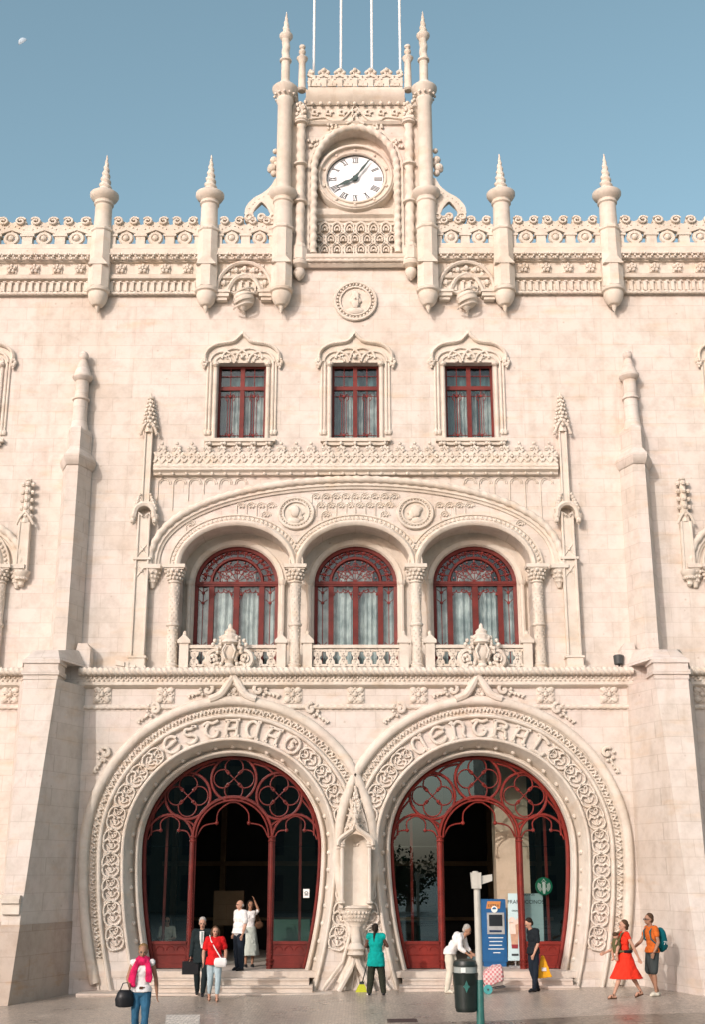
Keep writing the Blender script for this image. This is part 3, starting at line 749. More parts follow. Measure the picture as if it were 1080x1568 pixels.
# blind tracery between label arch and arcade arches, and in the panel above
def blind(mb, x, z, s, y):
    for r in (.12*s, .075*s): mb.tube(xyz(arc(x, z, r, 0, pi, 8), y), .020, n=4)
    mb.tube(xyz([(x-.12*s, z), (x-.12*s, z-.26*s)], y), .018, n=4)
    for a in (0.6, 1.57, 2.5): mb.ball((x+.05*s*cos(a), y-.01, z-.04*s+.05*s*sin(a)), .030*s, n=5, m=3)
mb = MB(); y = UW-.015; z0b = ASPR-.02; rzb = ZP(741, UW)-z0b
def under_big(x, pad): t = abs(x)/BH; return z0b+rzb*(max(0, 1-t*t))**.40-pad if t < 1 else 0
step = .285
for r in range(10):
    z = ZP(868, UW)+.42+r*.27
    for k in range(-17, 18):
        x = (k+.5*(r % 2))*step
        if z+.16 > under_big(x, .14): continue
        if any(hypot((x-c)/(ARR+.42), (z-ASPR)/(ARZ+.42)) < 1 for c in (-AC, 0, AC)): continue
        if any(hypot(x-e*XP(92, 786, UW), z-ZP(786, UW)) < .64 for e in (-1, 1)): continue
        blind(mb, x, z, 1.1, y)
mb.build('blind_tracery', 'carved', B)
mb = MB(); zt = ZP(733, UW); hx = XP(305, 740, UW)
k = 26; st = 2*hx/k
for i in range(k):
    x = -hx+(i+.5)*st
    base = under_big(x, -.35) if abs(x) < BH else ASPR+.6
    base = max(base, zt-1.4)
    if zt-.15 > base:
        for r in (.42*st, .3*st): mb.tube(xyz(arc(x, zt-.16, r, 0, pi, 8), y), .017, n=4)
        mb.tube(xyz([(x-.42*st, zt-.16), (x-.42*st, base)], y), .016, n=4)
mb.build('panel_tracery', 'carved', B)
# medallions with portrait heads
def medallion(name, x, z, r, rz, head, big=False):
    mb = MB(); Y = UW; k = 28
    for a, b in ((1.0, .045), (.76, .03)):
        mb.tube(xyz(arc(0, 0, r*a, 0, 2*pi, k, rz*a)[:-1], -.05), b*1.2, n=6, closed=True)
    n = 30
    for i in range(n): a = 2*pi*i/n; mb.ball((r*.88*cos(a), -.05, rz*.88*sin(a)), .045 if big else .035, n=5, m=4)
    mb.prism([(r*.98*cos(2*pi*i/k), rz*.98*sin(2*pi*i/k)) for i in range(k)], -.02, .02)
    o = mb.build(name, 'carved', B); o.location = (x, Y, z)
    h = MB(); s = r*1.15
    if head == 0:      # bearded bust, full face
        h.ball((0, -.07, .10*s), .25*s, sx=.85, sz=1.2, sy=.6); h.ball((0, -.09, -.14*s), .19*s, sx=1, sz=1.2, sy=.6); h.ball((0, -.07, .0), .28*s, sx=1, sz=.6, sy=.3)
        h.ball((0, -.04, -.46*s), .34*s, sx=1.25, sz=.55, sy=.35); h.ball((0, -.05, .33*s), .16*s, sx=1.3, sz=.8, sy=.6)
        h.ball((0, -.20*s-.05, .05*s), .035*s, sz=1.6)
    else:              # profile
        e = head
        h.ball((-.02*e, -.06, .08*s), .30*s, sx=.85, sz=1.1, sy=.5); h.ball((.16*e*s, -.04, -.06*s), .18*s, sy=.4, sz=1.3)
        h.ball((.36*e*s, -.04, .0), .07*s, sy=.5); h.ball((.26*e*s, -.04, -.26*s), .12*s, sy=.5, sx=1.1)
        h.ball((-.10*e*s, -.04, -.40*s), .26*s, sx=1.2, sz=.7, sy=.35); h.ball((-.12*e*s, -.06, .2*s), .24*s, sy=.4, sz=.8)
    h.build('portrait_relief', 'carved', o)
for e in (-1, 1): medallion('medallion', e*XP(92, 786, UW), ZP(786, UW), .49, .45, 1 if e < 0 else -1)
medallion('medallion', 0, ZP(462, UW), XP(32, 462, UW), (ZP(434, UW)-ZP(491, UW))/2, 0, True)
# ---- ledge with cresting below the upper windows
def cresting():
    zl = ZP(720, UW-.1); x1 = XP(309, 720, UW)
    mb = MB(); hband(mb, -x1, x1, [(UW, zl+.12), (UW-.20, zl+.10), (UW-.24, zl+.03), (UW-.24, zl-.02), (UW-.14, zl-.08), (UW-.12, zl-.14), (UW, zl-.16)])
    n = int(2*x1/.045); mb.tube([(-x1+2*x1*i/n, UW-.18, zl+.09) for i in range(n+1)], .07, n=10, rope=(1, 26, .14))
    k = 31
    for i in range(k): mb.ball((-x1+2*x1*(i+.5)/k, UW-.15, zl-.12), .05)
    o = mb.build('cresting_ledge', 'carved', B)
    c = MB(); k = 27; st = 2*x1/k; z = zl+.14; y0, y1 = UW-.20, UW-.10
    for i in range(k):
        x = -x1+(i+.5)*st; h = .64
        T0 = c.T; c.T = lambda u, y, v, x=x: (x+u, y+UW-.13, z+v)
        c.ribbon([(-st*.5, .10), (0, .42), (st*.5, .10)], .035, .06, -.02)
        c.ribbon([(-st*.5, .40), (0, .08), (st*.5, .40)], .035, .06, -.02)
        c.ribbon([(-st*.22, .44), (0, .58), (st*.22, .44), (st*.1, .38)], .03, .06, -.02)
        c.ball((0, -.02, .66), .055); c.ball((-.09, -.02, .52), .05); c.ball((.09, -.02, .52), .05)
        c.ribbon(arc(0, .22, .075, 0, 2*pi, 8), .02, .05, -.02)
        c.ball((st*.5, -.02, .26), .045)
        c.T = T0
    c.box(-x1, x1, UW-.15, UW-.005, z-.02, z+.07)
    c.box(-x1, x1, UW-.125, UW-.005, z+.07, z+.42)
    c.build('cresting', 'carved', o)
cresting()
# ---- upper windows
def upper_window():
    w = uw_w; Y = .26; zb, zt = uz0, uz1; H = zt-zb
    fr = MB()
    for x0, x1 in ((-w, -w+.07), (w-.07, w), (-.065, .065)): fr.box(x0, x1, Y-.03, Y+.05, zb, zt)
    zm = zb+H*.70
    fr.box(-w+.07, w-.07, Y-.04, Y+.05, zm-.05, zm+.07); fr.box(-w+.07, w-.07, Y-.02, Y+.05, zt-.07, zt); fr.box(-w+.07, w-.07, Y-.02, Y+.05, zb, zb+.05)
    o = fr.build('upper_window', 'red_paint', B)
    ir = MB()
    for e in (-1, 1):
        x = e*w*.5
        ir.tube(xyz([(x, zb), (x, zt)], Y-.0), .012, n=4)
        for z in (zb+.22, zb+H*.60): ir.tube(xyz([(x-w*.42, z), (x+w*.42, z)], Y), .012, n=4); ir.ball((x, Y-.01, z), .045, n=6, m=4)
        ir.tube(xyz([(x-w*.42, zt-.32), (x+w*.42, zt-.32)], Y), .012, n=4)
        for q in (-1, 1):
            ir.tube(xyz([(x+q*.07, zb+.25), (x+q*.07, zb+H*.58)], Y), .008, n=4)
            ir.tube(xyz(smooth([(x, zb+H*.60), (x+q*.10, zb+H*.63), (x+q*.13, zb+H*.57), (x+q*.07, zb+H*.54)], 3), Y), .010, n=4)
            ir.tube(xyz(smooth([(x, zb+.22), (x+q*.10, zb+.30), (x+q*.12, zb+.2)], 3), Y), .010, n=4)
    ir.build('window_grille', 'rose_iron', o)
    gl = MB(); gl.add([(-w+.03, Y+.03, zb), (w-.03, Y+.03, zb), (w-.03, Y+.03, zt), (-w+.03, Y+.03, zt)], [(0, 1, 2, 3)]); gl.build('window_glass', 'window_glass', o)
    cu = MB()
    curtainwave(cu, -w*.45, -w*.08, zb, zm, Y+.22, 16, .05); curtainwave(cu, w*.10, w*.32, zb, zm, Y+.22, 9, .05, 2); curtainwave(cu, w*.5, w*.95, zb, zm, Y+.20, 15, .05, 2)
    cu.build('window_curtain', 'curtain', o)
    ct = MB(); curtainwave(ct, -w*.95, -w*.4, zb, zm, Y+.32, 26, .04); curtainwave(ct, w*.28, w*.55, zb, zm, Y+.32, 12, .04)
    curtainwave(ct, -w*.95, w*.95, zm+.05, zt, Y+.4, 40, .03)
    ct.build('curtain_lining', 'curtain_teal', o)
    # stone surround
    st = MB(); g = w
    for off, r, zt_ in ((.07, .06, zt-.1), (.21, .045, zt+.05), (.30, .038, zt+.10)):
        for e in (-1, 1):
            zlow = zb+(.0 if off < .2 else .26)
            st.tube(xyz([(e*(g+off), zlow), (e*(g+off), zt_)], -.02), r, n=8)
            if off > .2: st.lathe([(.04, zlow-.12), (.07, zlow-.08), (.07, zlow), (.04, zlow+.04)], (e*(g+off), -.02), 8)
    # scalloped head: four lobes, doubled, and ogee hood mould
    lob = [(-g-.02, zt-.02)]
    for c, rr, zz in ((-g*.80, g*.33, zt+.02), (-g*.30, g*.33, zt+.12), (g*.30, g*.33, zt+.12), (g*.80, g*.33, zt+.02)):
        for off, tr_, y in ((0, .045, -.04), (.15, .04, -.06)):
            st.tube(xyz([(c+(rr+off)*cos(a), zz+(rr*.8+off)*sin(a)) for a in [pi*(i/10) for i in range(11)]], y), tr_, n=6)
    top = zt+.93
    hood = smooth([(-g-.38, zt+.02), (-g-.35, zt+.33), (-g-.08, zt+.56), (-g*.4, zt+.66), (-.12, zt+.80), (0, top)], 4)
    hood = hood+[(-x, z) for x, z in reversed(hood[:-1])]
    st.sweep(hood, [(-.05, .0), (-.05, -.10), (.0, -.15), (.05, -.12), (.06, .0)])
    for i in range(0, len(hood)-1):
        for t in (0, .5):
            x = hood[i][0]*(1-t)+hood[i+1][0]*t; z = hood[i][1]*(1-t)+hood[i+1][1]*t; st.ball((x, -.12, z), .04, n=5, m=4)
    body = [(-g-.44, zt-.0)]+hood+[(g+.44, zt-.0)]
    st.prism([(-g-.33, zt+.004)]+[(x*.97, z-.05) for x, z in hood[2:-2]]+[(g+.33, zt+.004)], -.03, .005)
    for e in (-1, 1):
        for k in range(6): a = k*1.05; st.ball((e*(g+.40)+.06*cos(a), -.08, zt+.0+.09*sin(a)), .065, n=6, m=4)
        st.ball((e*(g+.41), -.08, zt-.16), .05, n=6, m=4)
        st.lathe([(.05, zt-.13), (.10, zt-.08), (.10, zt-.02), (.05, zt+.02)], (e*(g+.06), -.06), 8)
    st.ball((0, -.1, zt+.16), .06)
    st.build('window_surround', 'carved', o)
    si = MB(); si.box(-g-.32, g+.32, -.16, .25, zb-.10, zb); si.box(-g-.24, g+.24, -.10, .0, zb-.2, zb-.10)
    for i in range(5): si.ball((-g-.16+(2*g+.32)*i/4, -.12, zb-.16), .06, n=8)
    si.build('window_sill', 'carved', o)
    return o
u0 = upper_window(); u0.location = (0, UW, 0)
for c in ucs:
    if c: q = dup(u0); q.location = (c, UW, 0)
# ---- balustrades and cartouches on the cornice
def balustrade(x0, x1, mb):
    zb = ZC1+.02; zt = ZP(989, UW-.2); y = UW-.18
    mb.box(x0, x1, y-.09, y+.09, zt-.07, zt+.02); mb.box(x0, x1, y-.07, y+.07, zb, zb+.09)
    n = max(1, round((x1-x0)/.33)); st = (x1-x0)/n; hh = zt-.07-zb-.09
    T0 = mb.T
    for i in range(n):
        c = x0+(i+.5)*st; zc = zb+.09+hh/2
        mb.T = lambda u, yy, v, c=c, zc=zc: (c+u, y+yy-.02, zc+v)
        for e in (-1, 1):
            mb.ribbon(arc(0, e*hh*.25, hh*.17, -pi/2*e, -pi/2*e+2*pi, 12), .038, .06, -.04)
            mb.ribbon(arc(e*st*.5, 0, hh*.40, pi/2 if e > 0 else -pi/2, pi*1.5 if e > 0 else pi/2, 12), .036, .06, -.04)
        mb.ball((0, 0, 0), .045)
    mb.T = T0
def bpost(x, mb):
    zb = ZC1+.02; zt = ZP(978, UW-.2); y = UW-.2; w = .125
    mb.box(x-w, x+w, y-.12, y+.12, zb, zt-.12)
    mb.prism([(x-w-.05, zt-.14), (x+w+.05, zt-.14), (x+w+.05, zt-.06), (x, zt+.12), (x-w-.05, zt-.06)], y-.16, y+.14)
    mb.ball((x, y-.02, zt+.14), .055, sz=1.5)
pw = .36
for c in (-AC, 0, AC):
    mb = MB(); e0 = c-AC/2+pw; e1 = c+AC/2-pw
    balustrade(e0+.1, e1-.1, mb)
    for x in (e0, e1): bpost(x, mb)
    mb.build('balcony_balustrade', 'carved', B)
def cartouche():
    mb = MB(); zb = 0; s = 1.0
    mb.ball((0, 0, .42), .20, sx=1, sz=1.3, sy=.8, n=12, m=8)
    for e in (-1, 1):
        mb.tube([(e*(.36+.20*cos(t)), -.02, .26+.22*sin(t)) for t in [-1.2+.45*i for i in range(12)]], [.085-.004*i for i in range(12)], n=6)
        mb.tube([(e*(.30+.10*cos(t)), -.06, .05+.10*sin(t)) for t in [-2+.5*i for i in range(9)]], .05, n=6)
        for k in range(5): mb.ball((e*(.12+.09*k), -.06, .02+.03*(k % 2)), .07, n=6, m=4)
        for k in range(4): mb.ball((e*(.24), -.03, .55+.09*k), .065-.006*k, n=6, m=4)
        mb.ball((e*.16, -.08, .80), .08, n=6, m=4)
    mb.lathe([(.16, .62), (.24, .68), (.20, .76), (.22, .86), (.14, .92), (.15, .98), (.06, 1.06), (.05, 1.14), (.001, 1.20)], (0, 0), 10)
    mb.ball((0, -.12, .70), .09); mb.lathe([(.10, 0), (.14, .06), (.10, .14), (.13, .2)], (0, -.05), 10)
    for e in (-1, 1):
        for k in range(7): mb.ball((e*(.20+.22*abs(sin(k*.9))), -.10, .12+.10*k), .060, n=5, m=4)
        mb.tube([(e*(.40+.09*cos(t)), -.10, .26+.10*sin(t)) for t in [-1+.6*i for i in range(9)]], .035, n=5)
        mb.tube([(e*.10, -.2, .25), (e*.16, -.22, .45), (e*.08, -.2, .62)], .03, n=5)
    o = mb.build('cartouche', 'carved', B); o.scale = (1.08, 1, 1.06); return o
ct = cartouche(); ct.location = (-XP(193.5, 1000, UW-.35), UW-.40, ZC1+.03)
q = ct.copy(); C.objects.link(q); q.location.x = -ct.location.x
# ---- tall side shafts with canopies and crocketed pinnacles
def pinnacle_shaft(half=False):
    """built at x = 0; the upper shaft leans inward as on the facade (the canopy sits further in)"""
    mb = MB(); zb = ZC1+.02; y = UW
    x0 = 0.0; z1 = ZP(858, y-.15); z2 = ZP(790, y-.2); dx = .18
    mb.box(-.26, .26, y-.34, y, zb, zb+.12); mb.box(-.22, .22, y-.30, y, zb+.12, zb+.34); mb.box(-.26, .26, y-.33, y, zb+.34, zb+.40)
    mb.prism([(-.19, zb+.4), (.19, zb+.4), (.19, z1), (-.19, z1)], y-.22, y)
    for e in (-1, 1): mb.tube([(e*.17, y-.24, zb+.4), (e*.17, y-.24, z1)], .04, n=6)
    mb.box(-.25, .25, y-.30, y, z1, z1+.07)
    mb.box(-.17, .17, y-.22, y, z1+.07, z2)
    for e in (-1, 1): mb.tube([(e*.15, y-.24, z1+.07), (e*.15, y-.24, z2+.1)], .035, n=6)
    for zz in (z1+.12, z1-.5):
        for a, b in (((-.14, zz), (.14, zz+.36)), ((.14, zz), (-.14, zz+.36))): mb.tube(xyz([a, b], y-.23), .018, n=5)
        mb.ball((0, y-.24, zz+.18), .05, n=6, m=4)
    o = mb.build('wall_shaft', 'carved', B)
    c = MB(); z = z2
    c.sweep([(-.30, z-.05)]+arch_pts(0, .28, .30, z+.05, 10)+[(.30, z-.05)], [(-.07, y), (-.07, y-.32), (.0, y-.36), (.06, y-.32), (.06, y)])
    c.box(-.3, .3, y-.25, y, z+.28, z+.42)
    for e in (-1, 1):
        c.lathe([(.02, z-.28), (.08, z-.2), (.06, z-.14), (.11, z-.05), (.11, z+.03)], (e*.31, y-.24), 8)
        c.ball((e*.31, y-.3, z-.16), .08, n=6, m=4)
        for k in range(6): c.ball((e*(.30-.03*k), y-.24+.0*k, z+.18+.09*k), .085-.007*k, n=6, m=4)
        c.tube([(e*.12, y-.3, z+.05), (e*.04, y-.3, z-.02)], .03, n=5)
    c.build('shaft_canopy', 'carved', o)
    u = MB(); zA = z+.30; zB = ZP(662, y-.15); zT = ZP(602, y-.1); X = .18*0
    u.prism([(-.12, zA), (.12, zA), (.10, zB), (-.10, zB)], y-.16, y)
    for e in (-1, 1): u.tube([(e*.09, y-.18, zA), (e*.09, y-.18, zB)], .03, n=6)
    for e in (-1, 1): u.tube([(e*.22, y-.2, zB-.02), (e*.14, y-.24, zB+.2), (0, y-.25, zB+.36)], .04, n=6); u.ball((e*.23, y-.18, zB-.04), .06, n=6, m=4)
    u.lathe([(.15, zB), (.13, zB+.25), (.07, zT-.3), (.03, zT-.05), (.001, zT+.03)], (0, y-.12), 8)
    nlv = 8
    for k in range(nlv):
        t = k/nlv; zz = zB+.18+(zT-zB-.22)*t; rr = .16*(1-t)+.05
        for a in range(5):
            an = pi+pi*a/4+.3*(k % 2); u.ball((rr*cos(an), y-.12+rr*sin(an)*.8, zz), .058-.02*t, n=5, m=4)
    u.build('crocketed_pinnacle', 'carved', o)
    return o
sh = pinnacle_shaft(); sh.location.x = -XP(326, 860, UW)
q = dup(sh); q.location.x = XP(326, 860, UW)
# small pinnacles standing on pendants beside the side arcades
def small_pinnacle():
    mb = MB(); y = UW; z0 = ZP(880, y-.15)
    mb.lathe([(.02, z0-.34), (.09, z0-.28), (.08, z0-.2), (.2, z0-.02), (.24, z0+.06), (.24, z0+.12)], (0, y-.10), 10)
    for k in range(8): a = pi+pi*k/7; mb.ball((.15*cos(a), y-.1+.15*sin(a), z0-.1), .05, n=6, m=4)
    z1 = ZP(800, y-.15); z2 = ZP(737, y-.1)
    mb.prism([(-.16, z0+.12), (.16, z0+.12), (.14, z1), (-.14, z1)], y-.22, y)
    for e in (-1, 1): mb.tube([(e*.15, y-.22, z0+.12), (e*.13, y-.22, z1)], .035, n=6); mb.tube([(e*.24, y-.2, z1-.06), (e*.14, y-.26, z1+.14), (0, y-.26, z1+.3)], .04, n=6)
    mb.lathe([(.14, z1), (.12, z1+.3), (.08, z2-.1), (.07, z2), (.10, z2+.02), (.10, z2+.06)], (0, y-.12), 8)
    for k in range(5):
        zz = z1+.2+(z2-z1-.3)*k/4
        for e in (-1, 0, 1): mb.ball((e*.14, y-.14-(.08 if e == 0 else 0), zz), .075, n=6, m=4)
    return mb.build('pendant_pinnacle', 'carved', B)
sp = small_pinnacle(); sp.location.x = -XP(508, 840, UW)
q = sp.copy(); C.objects.link(q); q.location.x = XP(506, 840, UW)
# ---- buttresses
BX = 8.2
def buttress():
    mb = MB()
    def ring(z, half, fw, d): return [(-half, .02, z), (-half, 0, z), (-fw, -d, z), (fw, -d, z), (half, 0, z), (half, .02, z)]
    ztop = ZP(1040, -1.3)
    mb.loft([ring(-.4, .93, .14, 2.75), ring(ztop*.5, .92, .29, 2.0), ring(ztop, .90, .43, 1.30)])
    o = mb.build('buttress', 'ashlar', B)
    w_ = MB(); zw = ZP(1416, -2.2); f_ = (zw+.4)/(ztop*.5+.4)
    w_.loft([ring(-.39, .95, .16, 2.775), ring(zw, .95-.01*f_, .16+.15*f_, 2.775-.75*f_)]); w_.build('buttress_plinth', 'weathered', o)
    c = MB()     # coping block and weathering above it
    for z0, z1, g in ((ztop, ztop+.12, .02), (ztop+.12, ztop+.24, .06), (ztop+.24, ztop+.42, .02), (ztop+.42, ztop+.52, .06)):
        c.prism([(-.43-g, z0+.001), (.43+g, z0+.001), (.43+g, z1), (-.43-g, z1)], -1.30-g, -.55)
    c.box(-.9, .9, -.14, .6, ztop, ztop+.52)
    c.loft([[(-.47, -1.3, ztop+.52), (.47, -1.3, ztop+.52), (.86, 0, ztop+.52), (.86, .5, ztop+.52), (-.86, .5, ztop+.52), (-.86, 0, ztop+.52)],
            [(-.30, -.85, ztop+.85), (.30, -.85, ztop+.85), (.62, .0, ztop+1.0), (.62, .5, ztop+1.0), (-.62, .5, ztop+1.0), (-.62, 0, ztop+1.0)]])
    c.prism([(.45, ztop+.4), (.95, ztop+.4), (.95, ztop+1.05), (.85, ztop+1.2), (.6, ztop+1.2)], .05, .5)
    c.build('buttress_coping', 'ashlar', o)
    m = MB()     # base moulding
    zb = ZP(1400, -2.3)
    for z, g, h in ((zb, .05, .25), (zb+.25, .12, .10), (zb+.35, .07, .08)):
        m.loft([[(-.93-g*.5, -.01, q), (-.16-g, -2.38-g, q), (.2, -2.38-g, q), (.2, -2.3, q), (-.9, -.01, q)] for q in (z, z+h)])
    m.build('base_moulding', 'carved', o)
    s = MB()
    zs0, zs1 = ztop+.6, ZP(712, UW-.6)
    def oc(z, k, dd=0): return [(-.5*k, UW+.02, z), (-.5*k, UW-.12*k, z), (-.2*k, UW-.80*k, z), (.2*k, UW-.80*k, z), (.5*k, UW-.12*k, z), (.5*k, UW+.02, z)]
    s.loft([oc(zs0, 1.02), oc(zs1, .97)])
    zz = zs1
    s.loft([oc(zz-.0, 1.02), oc(zz+.10, 1.16), oc(zz+.20, 1.22), oc(zz+.28, 1.22), oc(zz+.52, .86)])
    z2 = ZP(652, UW-.4)
    s.loft([oc(zz+.4, .84), oc(z2-.12, .84), oc(z2, .66)])
    cx_ = (0, UW-.26); z3 = ZP(577, UW-.3); z4 = ZP(541, UW-.3)
    s.lathe([(.34, z2-.12), (.28, z2+.1), (.245, z2+.3), (.245, z2+(z3-z2)*.55)], cx_, 16)
    zr_ = z2+(z3-z2)*.55
    s.lathe([(.24, zr_-.02), (.30, zr_), (.30, zr_+.05), (.235, zr_+.08), (.225, z3-.12), (.30, z3-.06), (.35, z3+.0), (.35, z3+.07), (.30, z3+.10), (.20, z3+.35), (.12, z3+.56), (.10, z3+.60)], cx_, 18)
    s.ball((0, cx_[1], z4-.06), .17, n=12, m=8)
    so = s.build('buttress_shaft', 'ashlar', o); so.scale = (.84, .88, 1); so.location = (.17, .065, 0)
    return o
bt = buttress(); bt.location.x = -BX
q = dup(bt, mirror=True)
for ch in [x for x in bpy.data.objects if x.parent == q and x.name.split('.')[0] in ('buttress_plinth', 'base_moulding')]: bpy.data.objects.remove(ch)
# ---- parapet bands
YP = UW
def band_run(x0, x1, plainrun=False):
    za, zb_, zc, zd, ze, zf = ZP(452, YP-.05), ZP(427, YP-.12), ZP(419, YP-.2), ZP(402, YP-.12), ZP(388, YP-.3), ZP(378, YP-.3)
    mb = MB()
    hband(mb, x0, x1, [(YP+.1, za-.0), (YP-.03, za), (YP-.06, za+.06), (YP-.06, zb_-.04), (YP-.20, zb_), (YP-.22, zb_+.06), (YP-.18, zc-.05), (YP-.20, zc), (YP-.08, zc+.02), (YP-.08, zd), (YP-.16, zd+.02), (YP-.16, zd+.05), (YP-.12, zd+.06), (YP-.14, ze-.06), (YP-.32, ze-.02), (YP-.32, zf-.04), (YP-.24, zf), (YP+.1, zf)])
    # leaf roll
    n = int((x1-x0)/.05); mb.tube([(x0+(x1-x0)*i/n, YP-.17, (zd+ze)/2+.02) for i in range(n+1)], (ze-zd)*.40, n=8, rope=(2, 26, .12))
    o = mb.build('parapet_cornice', 'carved', B)
    d = MB(); k = max(1, int((x1-x0)/.205))
    for i in range(k):
        x = x0+(x1-x0)*(i+.5)/k
        d.prism([(x-.075, za+.13), (x+.03, za+.10), (x+.03, zb_-.10), (x-.075, zb_-.10)], YP-.14, YP-.05)
        d.tube([(x-.02, YP-.12, zb_-.09), (x+.07, YP-.12, zb_-.09)], .035, n=5)
    n = int((x1-x0)/.03); d.tube([(x0+(x1-x0)*i/n, YP-.10, za+.05) for i in range(n+1)], .055, n=8, rope=(1, 36, .2))
    k = max(1, round((x1-x0)/.70))
    for i in range(k):
        x = x0+(x1-x0)*(i+.5)/k; z = (zc+zd)/2+.01; s = (zd-zc)*.36
        d.box(x-s, x+s, YP-.12, YP-.07, z-s, z+s)
        for a in range(5): d.ball((x+s*.65*cos(a*1.257+.3), YP-.15, z+s*.65*sin(a*1.257+.3)), s*.42, n=6, m=4)
        d.ball((x, YP-.17, z), s*.35, n=6, m=4)
    k = int((x1-x0)/.17)
    for i in range(k):
        x = x0+(x1-x0)*(i+.5)/k; z = (zd+ze)/2+.03
        for e in (-1, 0, 1): d.ball((x+.05*e, YP-.31, z+.07*e*(1 if i % 2 else -1)), .042, n=5, m=4)
    d.build('cornice_carving', 'carved', o)
def openwork(x0, x1, n):
    mb = MB(); zb = ZP(380, YP-.2); zt = ZP(334, YP-.2); H = zt-zb; st = (x1-x0)/n; y = YP-.12
    hband(mb, x0, x1, [(y+.12, zb+.0), (y-.12, zb), (y-.12, zb+.14*H), (y+.12, zb+.14*H)])
    for i in range(n+1):
        x = x0+i*st; w = .155*st
        a = max(x-w, x0); b = min(x+w, x1)
        mb.box(a, b, y-.10, y+.10, zb+.10*H, zb+.40*H)
        a = max(x-w*1.4, x0); b = min(x+w*1.4, x1)
        mb.box(a, b, y-.13, y+.12, zb+.40*H, zb+.47*H)
    for i in range(n):
        c = x0+(i+.5)*st
        mb.tube(xyz(arc(c, zb+.36*H, .185*st, 0, 2*pi, 14, .16*H)[:-1], y-.02), .072, n=6, closed=True)
        mb.ball((c, y-.04, zb+.36*H), .105, n=8); mb.box(c-.10, c+.10, y-.08, y+.1, zb+.14*H, zb+.22*H)
        mb.lathe([(.05, zb+.57*H), (.07, zb+.62*H), (.02, zb+.66*H)], (c, y), 6)
        # lintel: low gable with notched top
        pts = [(c-st/2, zb+.44*H), (c-st*.33, zb+.50*H), (c, zb+.62*H), (c+st*.33, zb+.50*H), (c+st/2, zb+.44*H),
               (c+st/2, zb+.78*H), (c+st*.3, zb+.84*H), (c+st*.1, zb+.90*H), (c, zb+.86*H), (c-st*.1, zb+.90*H), (c-st*.3, zb+.84*H), (c-st/2, zb+.78*H)]
        mb.prism(pts, y-.09, y+.09)
        for e in (-1, 1):
            T0 = mb.T; sx, sz = c+e*st*.27, zb+.885*H
            mb.prism(arc(sx, sz, .165*st, 0, 2*pi, 14, .13*H)[:-1], y-.085, y+.085)
            mb.T = lambda u, yy, v, sx=sx, sz=sz, e=e: (sx+u*e, y-.085+yy, sz+v)
            mb.ribbon([(.165*st*(1-.055*t)*cos(.5+.62*t), .13*H*(1-.055*t)*sin(.5+.62*t)) for t in range(15)], .03, .10)
            mb.T = T0
            for k in range(3): mb.ball((c+e*st*(.1+.13*k), y-.1, zb+(.74-.05*k)*H), .026, n=5, m=3)
    mb.build('parapet_openwork', 'carved', B)
PX = [XP(394, 400, YP-.4), XP(228.5, 400, YP-.4), XP(114, 420, YP-.4)]
for e in (-1, 1):
    for a, b, n in ((-WX*1.0, -PX[0]-.28, 9), (-PX[0]+.28, -PX[1]-.28, 3), (-PX[1]+.28, -PX[2]-.28, 2)):
        x0, x1 = (a, b) if e < 0 else (-b, -a)
        openwork(x0, x1, n)
        band_run(x0-(.0), x1+.0)
# ---- posts of the parapet
def drop(mb, x, y, z, r):
    r = r*.95
    """stone drop that closes the foot of a post, tip at z"""
    mb.lathe([(.001, z), (.05*r, z+.05), (.16*r, z+.10), (.22*r, z+.2), (.26*r, z+.24), (.52*r, z+.27), (.80*r, z+.40), (.95*r, z+.58), (.90*r, z+.66), (1.08*r, z+.70), (1.12*r, z+.78), (.9*r, z+.84)], (x, y), 16)
def octring(r, x, y, z): return [(x+r*cos(pi/8+k*pi/4), y+r*sin(pi/8+k*pi/4), z) for k in range(8)]
def post(x, tall=True):
    y = YP-.22; mb = MB(); r = .33
    zt0 = ZP(478, y-.1); zo = zt0+.82; z1 = ZP(396, y-.3); z2 = ZP(345, y-.3); z3 = ZP(292, y-.3)
    drop(mb, 0, y, zt0, .335)
    mb.loft([octring(.335, 0, y, zo), octring(.335, 0, y, z1-.15)])
    mb.prism([(-.30, z1-.16), (.30, z1-.16), (.13, z1+.05), (0, z1+.25), (-.13, z1+.05)], y-.335, y)
    mb.loft([octring(.325, 0, y, z1-.16), octring(.31, 0, y, z2-.1), octring(.345, 0, y, z2-.06), octring(.345, 0, y, z2+.0), octring(.29, 0, y, z2+.06)])
    if tall:
        mb.lathe([(.275, z2), (.26, z2+.4), (.255, z3-.35), (.30, z3-.31), (.30, z3-.26), (.27, z3-.24), (.28, z3-.20), (.38, z3-.12), (.44, z3-.02), (.44, z3+.05), (.38, z3+.10), (.22, z3+.14), (.19, z3+.2)], (0, y), 20)
    o = mb.build('parapet_post', 'carved', B)
    if tall:
        s = MB(); zs = z3+.16; ztip = ZP(237, y)
        n = 110; s.lathe([(.20*(1-.93*i/n), zs+(ztip-zs)*i/n) for i in range(n+1)], (0, y), 18, twist=(1, 30, .16))
        s.build('spiral_spire', 'carved', o)
    o.location.x = x; return o
po = post(-PX[0])
for x in (-PX[1], PX[1], PX[0]): q = dup(po); q.location.x = x
